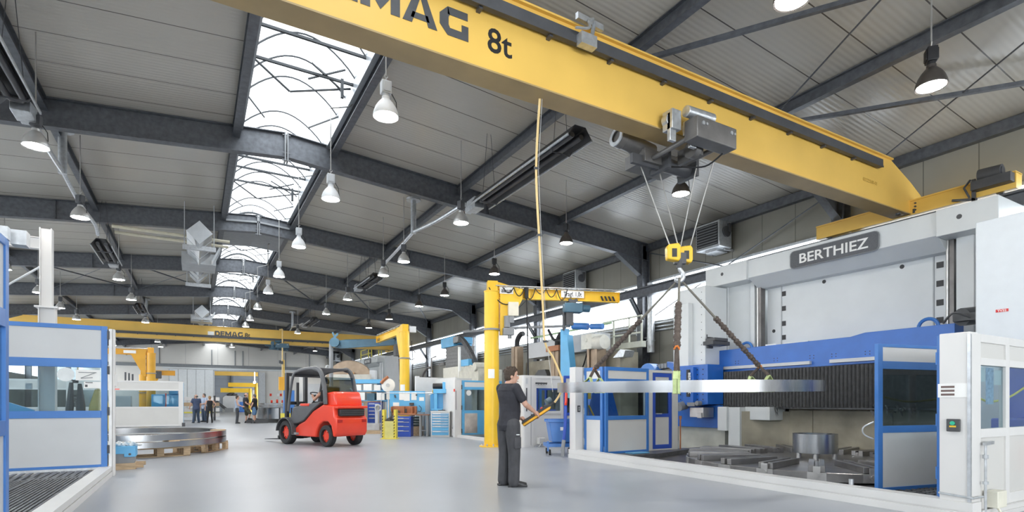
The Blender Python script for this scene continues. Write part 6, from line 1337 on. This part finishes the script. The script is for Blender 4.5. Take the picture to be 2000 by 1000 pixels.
b = MB(); xz(b, [(1.02, .74), (.60, 1.04), (.22, 1.24), (.22, 1.30), (1.35, 1.16), (1.62, 1.12), (1.72, .80), (1.70, .60), (1.35, .64)], -.58, .58); b.build('cabin_base', m_dk, fk, bevel=.03)
def bow(y):
    return [(.02, y, 1.22), (.06, y, 1.6), (.20, y, 2.05), (.42, y, 2.24), (.9, y, 2.27), (1.4, y, 2.22), (1.68, y, 2.08), (1.86, y, 1.5), (1.95, y, 1.0)]
for y in (-.52, .52):
    b = MB(); pts = bez(bow(y), 4); b.tube(pts, [.075 if k < 14 else .05 for k in range(len(pts))], 8, sq=(1, .7)); b.build('cabin_pillar', m_dk, fk)
b = MB()
for x, z in ((.42, 2.25), (1.68, 2.08)): b.box(x - .06, x + .06, -.52, .52, z - .03, z + .03)
b.prism([(.42, -.5, 2.24), (.9, -.5, 2.27), (1.4, -.5, 2.22), (1.68, -.5, 2.09), (1.4, -.5, 2.20), (.9, -.5, 2.24)], (0, 1.0, 0)); b.build('roof', m_dk, fk, bevel=.01)
b = MB(); b.box(.10, .13, -.5, .5, 1.55, 2.0); b.build('rear_window', m_dglass, fk)
b = MB(); b.box(.55, 1.0, -.25, .25, 1.0, 1.2); xz(b, [(.48, 1.15), (.62, 1.15), (.5, 1.75), (.38, 1.72)], -.24, .24); b.build('seat', m_black, fk, bevel=.03)
b = MB(); b.cyl((1.5, 0, 1.1), (1.3, 0, 1.5), .03, 8); b.lathe([(.15, -.012), (.18, -.012), (.18, .012), (.15, .012), (.15, -.012)], (1.28, 0, 1.52), (-.4, 0, 1), 20); b.build('steering_wheel', m_black, fk)
b = MB(); b.box(.75, 1.2, .48, .60, 1.16, 1.24); b.build('armrest', m_red, fk, bevel=.02)
# driver
b = MB(); b.ball((.72, 0, 1.45), .2, (.8, 1.05, 1.4)); b.ball((.78, 0, 1.86), .11, (1, .85, 1.15)); b.tube([(.75, .2, 1.55), (1.0, .24, 1.35), (1.25, .15, 1.5)], [.06, .05, .04], 8); b.tube([(.75, -.2, 1.55), (1.0, -.24, 1.35), (1.25, -.15, 1.5)], [.06, .05, .04], 8); b.tube([(.75, .1, 1.22), (1.2, .12, 1.22), (1.35, .12, .85)], [.09, .08, .06], 8); b.tube([(.75, -.1, 1.22), (1.2, -.12, 1.22), (1.35, -.12, .85)], [.09, .08, .06], 8)
DRV = b
def wheel(x, y, r, w, s):
    b = MB(); b.lathe([(r * .62, -w / 2), (r * .9, -w / 2), (r, -w / 2 + .03), (r, w / 2 - .03), (r * .9, w / 2), (r * .62, w / 2), (r * .62, -w / 2)], (x, y, r), (0, 1, 0), 32); o = b.build('wheel', m_rubber, fk)
    b = MB(); b.lathe([(0, -w * .2), (r * .25, -w * .3), (r * .62, -w * .1), (r * .64, w * .1), (r * .25, w * .3), (0, w * .2)], (x, y, r), (0, 1, 0), 24)
    for k in range(6): q = k * math.pi / 3; b.cyl((x + r * .4 * math.cos(q), y - w * .35, r + r * .4 * math.sin(q)), (x + r * .4 * math.cos(q), y + w * .35, r + r * .4 * math.sin(q)), .02, 6)
    b.build('wheel_rim', m_red, o)
for s in (-1, 1): wheel(0, s * .46, .31, .2, s); wheel(1.95, s * .52, .36, .24, s)
for s in (-1, 1):
    b = MB(); pts = [(1.95 + .46 * math.cos(R(q)), s * .52, .36 + .46 * math.sin(R(q))) for q in range(5, 186, 15)]
    for p, q in zip(pts, pts[1:]): b.bar(p, q, .30, .045, (0, 1, 0)) if False else b.prism([(p[0], s * .52 - .15, p[2]), (q[0], s * .52 - .15, q[2]), ((q[0] - 1.95) * .93 + 1.95, s * .52 - .15, (q[2] - .36) * .93 + .36), ((p[0] - 1.95) * .93 + 1.95, s * .52 - .15, (p[2] - .36) * .93 + .36)], (0, .3, 0))
    b.build('front_fender', m_mid if False else m_dk, fk)
b = MB(); b.box(1.35, 1.65, -.62, .62, .30, .37); b.build('step', m_mid, fk, bevel=.01)
for y in (-.32, .32):
    b = MB(); b.box(2.30, 2.42, y - .05, y + .05, .12, 2.2); b.build('mast_rail', m_black, fk, bevel=.01)
b = MB()
for z in (.4, 1.2, 2.1): b.box(2.32, 2.40, -.32, .32, z, z + .1)
b.cyl((2.28, 0, .3), (2.28, 0, 1.9), .045, 10); b.build('mast_cross', m_black, fk)
b = MB(); b.box(2.44, 2.50, -.55, .55, .12, .24); b.box(2.44, 2.50, -.55, .55, .45, .56); 
for k in range(6): b.box(2.46, 2.5, -.5 + k * .2 - .015, -.5 + k * .2 + .015, .24, 1.1)
b.build('fork_carriage', m_black, fk)
for y in (-.3, .3):
    b = MB(); b.prism([(2.50, y - .06, .10), (3.62, y - .06, .07), (3.62, y - .06, .085), (2.56, y - .06, .15), (2.56, y - .06, .62), (2.50, y - .06, .62)], (0, .12, 0)); b.build('fork', m_black, fk)
FH = R(113.0)
fk.location = (3.72, 16.45, 0); fk.rotation_euler = (0, 0, FH)
WM[fk] = T(*fk.location) @ RZ(FH)
# ================================================================ PEOPLE
def stack(b, sec, n=20):
    """closed body form from horizontal elliptical sections (cx, cy, z, rx, ry)"""
    rows = [[b._v((cx + rx * math.cos(2 * math.pi * j / n), cy + ry * math.sin(2 * math.pi * j / n), z)) for j in range(n)] for cx, cy, z, rx, ry in sec]
    for a, c in zip(rows, rows[1:]):
        for j in range(n): b._f([a[j], a[(j + 1) % n], c[(j + 1) % n], c[j]])
    b._f(rows[0][::-1]); b._f(rows[-1]); return b
def limb(b, pts, rad, n=12):
    b.tube(pts, rad, n); b.ball(pts[0], rad[0], n=12); b.ball(pts[-1], rad[-1], n=12); return b
def fused(b, name, m, parent, vox, smooth=4):
    bmesh.ops.recalc_face_normals(b.bm, faces=b.bm.faces[:])
    me = bpy.data.meshes.new('tmp'); b.bm.to_mesh(me); b.bm.free()
    o = bpy.data.objects.new('tmp', me); COL.objects.link(o)
    md = o.modifiers.new('r', 'REMESH'); md.mode = 'VOXEL'; md.voxel_size = vox; md.use_smooth_shade = True
    ms = o.modifiers.new('s', 'SMOOTH'); ms.iterations = smooth; ms.factor = .5
    bpy.context.view_layer.update()
    me2 = bpy.data.meshes.new_from_object(o.evaluated_get(bpy.context.evaluated_depsgraph_get()))
    bpy.data.objects.remove(o); bpy.data.meshes.remove(me)
    me2.name = name; me2.materials.clear(); me2.materials.append(m); me2.shade_smooth()
    r = bpy.data.objects.new(name, me2); COL.objects.link(r); r.parent = parent; WM[r] = WM[parent].copy(); return r
def hand(b, w, d, out, curl=.6, s=1.0, grip=None):
    """palm, four bent fingers of different lengths and a side thumb; w wrist, d along the hand, out = palm side"""
    w = Vector(w); d = Vector(d).normalized(); out = Vector(out); out = (out - d * out.dot(d)).normalized(); side = d.cross(out)
    b.tube([w - d * .02, w + d * .03 * s, w + d * .085 * s], [.026 * s, .038 * s, .036 * s], 10, sq=(.7, 1) if abs(side.z) < .7 else (1, .7))
    b.ball(w + d * .05 * s, .038 * s, (1, 1, 1))
    for k, (o_, L) in enumerate(((-.030, .074), (-.010, .084), (.011, .078), (.031, .060))):
        p = w + d * .085 * s + side * o_ * s; pts = [p - d * .02 * s]; ang = 0; q = p
        for f, a in ((.42, curl * .7), (.33, curl * 1.1), (.25, curl)):
            pts.append(q.copy()); ang += a; q = q + (d * math.cos(ang) + out * math.sin(ang)) * L * f * s
        pts.append(q); b.tube(pts, [.0105 * s, .0105 * s, .0095 * s, .0085 * s, .0075 * s], 8); b.ball(q, .0075 * s, n=8)
    p = w + d * .025 * s - side * .03 * s
    b.tube([p, p - side * .022 * s + d * .025 * s + out * .014 * s, p - side * .024 * s + d * .055 * s + out * .034 * s], [.014 * s, .012 * s, .0095 * s], 8)
def person(label, loc, rz, H, J, outfit, vox, group=None, lean=0.0, girth=1.0, fine=False):
    """J: joints for a 1.80 m figure, x ahead, y towards the figure's own side, z up"""
    root = thing('person', label, 'person', (0, 0, 0), 0, group)
    D = dict(hipR=(0, -.10, .94), hipL=(0, .10, .94), kneeR=(.02, -.11, .50), kneeL=(.02, .11, .50), ankR=(-.02, -.12, .09), ankL=(-.02, .12, .09), toeR=(1, 0, 0), toeL=(1, 0, 0),
             shR=(-.01, -.19, 1.47), shL=(-.01, .19, 1.47), elR=(-.03, -.25, 1.18), elL=(-.03, .25, 1.18), wrR=(.06, -.25, .93), wrL=(.06, .25, .93), head=(.02, 0, 1.66), look=0.0, belly=0.0, hdR=(.2, 0, -1), hdL=(.2, 0, -1), outR=(0, 1, 0), outL=(0, -1, 0), curl=.45)
    D.update(J); V = {k: Vector(v) for k, v in D.items() if isinstance(v, tuple)}
    g = girth; be = D['belly']; fem = outfit.get('fem', False)
    def torso(b, e=0.0, z0=.86, z1=1.56):
        S = [(0, 0, .84, .115, .155), (-.01, 0, .92, .125, .172), (.0 + be * .5, 0, 1.02, .118 + be * .6, .160), (.01 + be * .7, 0, 1.12, .115 + be * .8, .152), (.01 + be * .5, 0, 1.24, .120 + be * .4, .168), (.0, 0, 1.36, .122, .186), (-.01, 0, 1.44, .108, .190), (-.015, 0, 1.50, .085, .150), (-.01, 0, 1.545, .062, .075)]
        stack(b, [(x, y, z, (rx + e) * g, (ry * (.93 if fem else 1) + e) * g) for x, y, z, rx, ry in S if z0 <= z <= z1])
    hd = V['head']; lk = Matrix.Rotation(D['look'], 3, 'Z').to_4x4()
    def hp(x, y, z): return hd + lk @ Vector((x, y, z))
    # one continuous body
    b = MB(); torso(b)
    limb(b, [(-.01, 0, 1.48), (.0, 0, 1.55), hd + Vector((-.01, 0, -.06))], [.062, .055, .055])
    b.ball(hd + Vector((0, 0, .035)), .1, (1.0, .78, 1.06), 18, lk)
    b.ball(hp(.022, 0, -.035), .078, (.92, .76, 1.12), 16, lk)
    b.ball(hp(.05, 0, -.095), .032, (1.0, 1.0, .8), 12, lk)
    b.prism([hp(.085, -.017, -.035), hp(.085, .017, -.035), hp(.09, .005, .015), hp(.09, -.005, .015)], lk.to_3x3() @ Vector((.03, 0, -.008)))
    for s in (-1, 1): b.ball(hp(-.005, s * .077, -.01), .03, (.7, .35, 1.05), 10, lk)
    for s, a in ((-1, 'R'), (1, 'L')):
        sh, el, wr = V['sh' + a], V['el' + a], V['wr' + a]
        limb(b, [sh, sh.lerp(el, .45), el], [.058 * g, .05 * g, .042]); limb(b, [el, el.lerp(wr, .35), wr], [.042, .041, .027])
        hand(b, wr, V['hd' + a], V['out' + a], D['curl'], 1.0)
        h, k, an = V['hip' + a], V['knee' + a], V['ank' + a]
        limb(b, [h, h.lerp(k, .5), k], [.088 * g, .075 * g, .056]); limb(b, [k, k.lerp(an, .35), an], [.055, .056, .036])
        t = V['toe' + a].normalized(); b.tube([an + Vector((0, 0, -.04)) - t * .03, an + Vector((0, 0, -.05)) + t * .15], [.04, .03], 10)
    fused(b, 'body', m_skin, root, vox)
    # clothing
    def sleeve(b, f, e):
        for a in 'RL':
            sh, el, wr = V['sh' + a], V['el' + a], V['wr' + a]
            if f <= 1: limb(b, [sh + Vector((0, 0, .012)), sh.lerp(el, f * .5), sh.lerp(el, f)], [.068 * g + e, .064 * g + e, .062 * g + e])
            else: limb(b, [sh, el], [.066 * g + e, .054 + e]); limb(b, [el, el.lerp(wr, f - 1)], [.053 + e, .042 + e])
    b = MB(); torso(b, .02, .84, 1.51)
    stack(b, [(be * .3, 0, outfit.get('hem', .86), (.135 + be * .3) * g, .178 * g), (be * .4, 0, .95, (.138 + be * .5) * g, .18 * g)])
    if not outfit.get('tank'):
        sleeve(b, outfit.get('sleeve', .55), .006); stack(b, [(-.015, 0, 1.44, .125, .205), (-.015, 0, 1.50, .105, .172), (-.008, 0, 1.548, .085, .105)])
    fused(b, 'shirt', outfit['top'], root, vox, 2)
    b = MB(); ef = outfit.get('fit', .018)
    stack(b, [(-.005, 0, .84, .125 * g, .165 * g), (-.005, 0, .93, .13 * g, .175 * g), (0, 0, 1.0, .125 * g + be * .3, .166 * g)])
    for a in 'RL':
        h, k, an = V['hip' + a], V['knee' + a], V['ank' + a]; L = outfit.get('leg', 2)
        if L >= 2: limb(b, [h, h.lerp(k, .5), k], [.094 * g + ef, .082 * g + ef, .064 + ef]); limb(b, [k, k.lerp(an, .5), an + Vector((0, 0, -.015))], [.064 + ef, .058 + ef, .056 + ef])
        else: limb(b, [h, h.lerp(k, .5), h.lerp(k, L)], [.096 * g + ef, .09 * g + ef, .082 + ef])
    tr = fused(b, 'trousers' if outfit.get('leg', 2) >= 2 else 'shorts', outfit['bottom'], root, vox, 2)
    if fine:
        b = MB(); k = V['hipR'].lerp(V['kneeR'], .62); b.box(k.x - .065, k.x + .05, k.y - .126, k.y - .09, k.z - .09, k.z + .09); pk = b.build('thigh_pocket', outfit['bottom'], tr, bevel=.015)
        b = MB(); b.box(k.x - .03, k.x + .01, k.y - .134, k.y - .10, k.z + .115, k.z + .128); b.build('white_tab', m_paper, tr)
        b = MB(); b.tube([(.132 * math.cos(q) * g, .178 * math.sin(q) * g, .955) for q in [k_ * .3 for k_ in range(21)]], .012, 6, closed=True); b.build('waistband', m_black, tr)
    for a in 'RL':
        an = V['ank' + a]; t = V['toe' + a].normalized(); b = MB(); zb = an.z - .09
        b.tube([an - t * .06 + Vector((0, 0, -.045)), an + Vector((0, 0, -.035)), an + t * .10 + Vector((0, 0, -.048)), an + t * .19 + Vector((0, 0, -.058))], [.042, .055, .046, .032], 12); b.ball(an + Vector((0, 0, -.005)), .05)
        sid = Vector((-t.y, t.x, 0))
        b.prism([an - t * .09 - sid * .04 + Vector((0, 0, -.09)), an + t * .2 - sid * .042 + Vector((0, 0, -.09)), an + t * .2 + sid * .042 + Vector((0, 0, -.09)), an - t * .09 + sid * .04 + Vector((0, 0, -.09))], (0, 0, .03))
        fused(b, 'shoe', outfit.get('shoe', m_black), root, min(vox, .009), 2)
    # hair and face
    hm = outfit.get('hair')
    if hm:
        b = MB(); b.ball(hp(-.012, 0, .052), .108, (.97, .83, 1.0), 18, lk); b.ball(hp(-.045, 0, .0), .085, (.8, .93, 1.15), 14, lk)
        if fine:
            rr = random.Random(4)
            for k in range(70):
                u = rr.uniform(0, 6.28); v = rr.uniform(.15, 1.0); p = Vector((math.cos(u) * math.cos(v) * .1 - .012, math.sin(u) * math.cos(v) * .085, math.sin(v) * .105 + .055)); b.ball(hd + lk @ p, rr.uniform(.014, .024), n=6)
        if outfit.get('long'): b.ball(hp(-.06, 0, -.06), .07, (.8, 1.0, 1.3), 12, lk)
        for v in list(b.bm.verts):
            l = lk.inverted() @ (v.co - hd)
            if l.x > .055 and l.z < .075: v.co = hd + lk @ Vector((.055, l.y * .9, max(l.z, .06) if abs(l.y) < .06 else l.z))
            if l.z < -.07 and not outfit.get('long'): v.co = hd + lk @ Vector((l.x, l.y * .9, -.07))
        fused(b, 'hair', hm, root, min(vox, .008), 1)
    elif outfit.get('fringe'):
        b = MB(); b.ball(hp(-.02, 0, .01), .103, (.98, .83, .7), 16, lk); fused(b, 'hair', outfit['fringe'], root, min(vox, .01), 1)
    for s in (-1, 1):
        b = MB(); b.ball(hp(.084, s * .033, .015), .012, n=8); b.build('eye', m_paper, root); b = MB(); b.ball(hp(.0935, s * .034, .015), .006, n=6); b.build('pupil', m_black, root)
        b = MB(); b.bar(hp(.094, s * .018, .037), hp(.085, s * .05, .036), .008, .008); b.build('eyebrow', m_hair, root)
    b = MB(); b.bar(hp(.099, -.024, -.072), hp(.099, .024, -.072), .010, .009); b.build('mouth', mat('lip', (.42, .17, .14), .5), root)
    k = H / 1.80
    root.scale = (k, k, k); root.location = loc; root.rotation_euler = (0, 0, rz); WM[root] = T(*loc) @ RZ(rz) @ Matrix.Diagonal((k, k, k, 1))
    return root
# ---- the crane operator
op = person('person in dark grey T-shirt and work trousers steering the crane with a long controller', (4.13, 7.27, 0), R(8), 1.81,
    dict(hipR=(.0, -.10, .93), hipL=(.0, .09, .93), kneeR=(.02, -.12, .50), kneeL=(.01, .10, .50), ankR=(.0, -.135, .09), ankL=(-.02, .10, .09), toeR=(.85, -.53, 0), toeL=(.95, -.3, 0),
         shR=(-.005, -.195, 1.47), shL=(.0, .195, 1.47), elR=(.10, -.285, 1.235), elL=(.12, .25, 1.19), wrR=(.335, -.215, 1.12), wrL=(.235, .03, 1.02), head=(.045, -.015, 1.655), look=R(-30), belly=.035,
         hdR=(.80, .10, -.45), outR=(.05, .25, -.95), hdL=(.75, -.6, -.15), outL=(.2, -.4, -.9), curl=.8),
    dict(top=m_tee, bottom=m_work, hair=m_hair, sleeve=.66, fit=.03, hem=.885), .0075, None, 0, .97, True)
ct = thing('crane_controller', 'long black and yellow crane controller held by the person in dark grey', 'controller', tuple(WM[op] @ Vector((.38, -.1, 1.0))))
Mc = WM[op] @ T(.295, -.085, .965) @ RZ(R(-39)) @ Matrix.Rotation(R(-33), 4, 'Y')
0 and print('TIP', Mc @ Vector((.58, 0, .03)), 'HAND', WM[op] @ Vector((.335, -.175, 1.125)), Mc.inverted() @ (WM[op] @ Vector((.39, -.16, 1.10))))
b = MB(Mc); b.prism([(-.08, -.038, -.03), (.40, -.038, -.03), (.44, -.038, 0), (.40, -.038, .012), (-.08, -.038, .012)], (0, .076, 0)); b.build('yellow_shell', mat('controller_amber', (.85, .42, .02), .45), ct, bevel=.01)
b = MB(Mc); b.prism([(-.09, -.036, .012), (.44, -.036, .012), (.49, -.03, .02), (.44, -.036, .05), (-.06, -.036, .05)], (0, .072, 0)); b.cyl((.47, 0, .02), (.58, 0, .03), .02, 10, .012); b.box(-.07, .4, -.042, .042, -.038, -.03); b.build('black_shell', m_black, ct, bevel=.008)
b = MB(Mc)
for k in range(3): b.cyl((.12 + .06 * k, 0, .05), (.12 + .06 * k, 0, .06), .016, 10)
b.cyl((.36, 0, .05), (.36, 0, .068), .02, 10); b.build('push_buttons', m_dk, ct); b = MB(Mc); b.cyl((.30, 0, .05), (.30, 0, .07), .02, 10); b.build('stop_button', m_red, ct)
# ---- the two groups far down the hall
m_jeans = mat('dark_jeans', (.05, .075, .12), .8, 0, .15); m_navy = mat('navy_tee', (.06, .085, .16), .8, 0, .1); m_sky = mat('pale_blue_shirt', (.42, .50, .64), .8, 0, .06)
m_blk = mat('black_cloth', (.02, .02, .023), .85, 0, .15); m_camo = mat('camouflage_cloth', (.075, .075, .05), .85, 0, .6, 14); m_blond = mat('blond_hair', (.34, .2, .09), .6, 0, .3, 40)
m_gtr = mat('grey_trousers', (.06, .062, .07), .8, 0, .15); m_dshort = mat('denim_shorts', (.12, .22, .38), .8, 0, .1); m_grey_h = mat('greying_hair', (.12, .11, .10), .6, 0, .3, 40)
G1 = 'people talking in front of the sliding door'; G2 = 'people talking beside the steel drum'
def arm(a, el, wr, hd=(.3, 0, -1)):
    s = -1 if a == 'R' else 1; return {'el' + a: el, 'wr' + a: wr, 'hd' + a: hd}
person('person in blue T-shirt and dark jeans seen from behind, standing beside the white booth', (.06, 39.2, 0), R(110), 1.76, {**arm('L', (.02, .30, 1.2), (.12, .34, .97)), 'look': R(50), 'ankR': (0, -.16, .09), 'ankL': (0, .16, .09)}, dict(top=m_navy, bottom=m_jeans, fringe=m_grey_h, shoe=m_black), .014, G1, 0, 1.1)
person('person in pale blue shirt holding both hands together before the sliding door', (.52, 40.9, 0), R(215), 1.84, {**arm('R', (.05, -.26, 1.2), (.27, -.08, 1.12), (.6, .7, 0)), **arm('L', (.05, .26, 1.2), (.27, .08, 1.12), (.6, -.7, 0))}, dict(top=m_sky, bottom=m_jeans, hair=m_grey_h, sleeve=.7), .014, G1)
person('person in black sleeveless top and leggings with blond hair, hand on hip', (.79, 38.9, 0), R(95), 1.66, {**arm('R', (-.06, -.36, 1.24), (.04, -.2, 1.02), (.3, .5, -.6)), **arm('L', (-.02, .27, 1.2), (.02, .27, .93)), 'ankR': (0, -.14, .09), 'ankL': (0, .14, .09)}, dict(top=m_blk, bottom=m_blk, hair=m_blond, tank=True, fem=True, fit=.0, hem=.80), .014, G1, 0, .95)
person('person in pale blue sleeveless top and grey trousers with tied hair', (2.2, 37.0, 0), R(-8), 1.68, {**arm('R', (.06, -.26, 1.2), (.3, -.2, 1.1), (1, .2, 0)), **arm('L', (.08, .26, 1.2), (.3, .16, 1.08), (1, -.2, 0))}, dict(top=m_sky, bottom=m_gtr, hair=m_hair, tank=True, fem=True, fit=.015, hem=.86), .014, G2, 0, .97)
person('person in dark T-shirt and camouflage shorts resting one foot on a timber', (2.72, 37.75, 0), R(-20), 1.84, {**arm('L', (.1, .28, 1.2), (.34, .2, 1.08), (1, 0, 0)), **arm('R', (.1, -.28, 1.2), (.34, -.2, 1.05), (1, 0, 0)), 'kneeR': (.28, -.13, .60), 'ankR': (.22, -.13, .29)}, dict(top=m_tee, bottom=m_camo, fringe=m_hair, leg=.95, fit=.02), .014, G2, 0, 1.08)
person('person in black T-shirt and blue denim shorts facing the two others', (3.16, 37.0, 0), R(160), 1.77, {**arm('L', (.04, .32, 1.2), (.14, .33, .96)), **arm('R', (.05, -.30, 1.2), (.2, -.24, 1.0)), 'belly': .05}, dict(top=m_blk, bottom=m_dshort, hair=m_grey_h, leg=.8, fit=.02, hem=.80), .014, G2, 0, 1.15)
tag(MB().box(2.75, 3.25, 37.35, 37.75, 0, .2).build('timber_block', m_dk), 'dark timber block under the raised foot of the person in shorts', 'timber')
# driver of the forklift (seated body, head turned ahead)
d = thing('person', 'person in dark clothes sitting inside the red forklift', 'person', tuple(fk.location), FH)
o = fused(DRV, 'body', m_skin, d, .015); b = MB(); b.ball((.72, 0, 1.45), .21, (.82, 1.08, 1.36)); b.tube([(.75, .1, 1.22), (1.2, .12, 1.22), (1.36, .12, .84)], [.1, .09, .07], 8); b.tube([(.75, -.1, 1.22), (1.2, -.12, 1.22), (1.36, -.12, .84)], [.1, .09, .07], 8); fused(b, 'overall', m_blk, d, .015)
b = MB(); b.ball((.765, 0, 1.895), .115, (1, .88, 1.0)); fused(b, 'hair', m_hair, d, .015, 1)
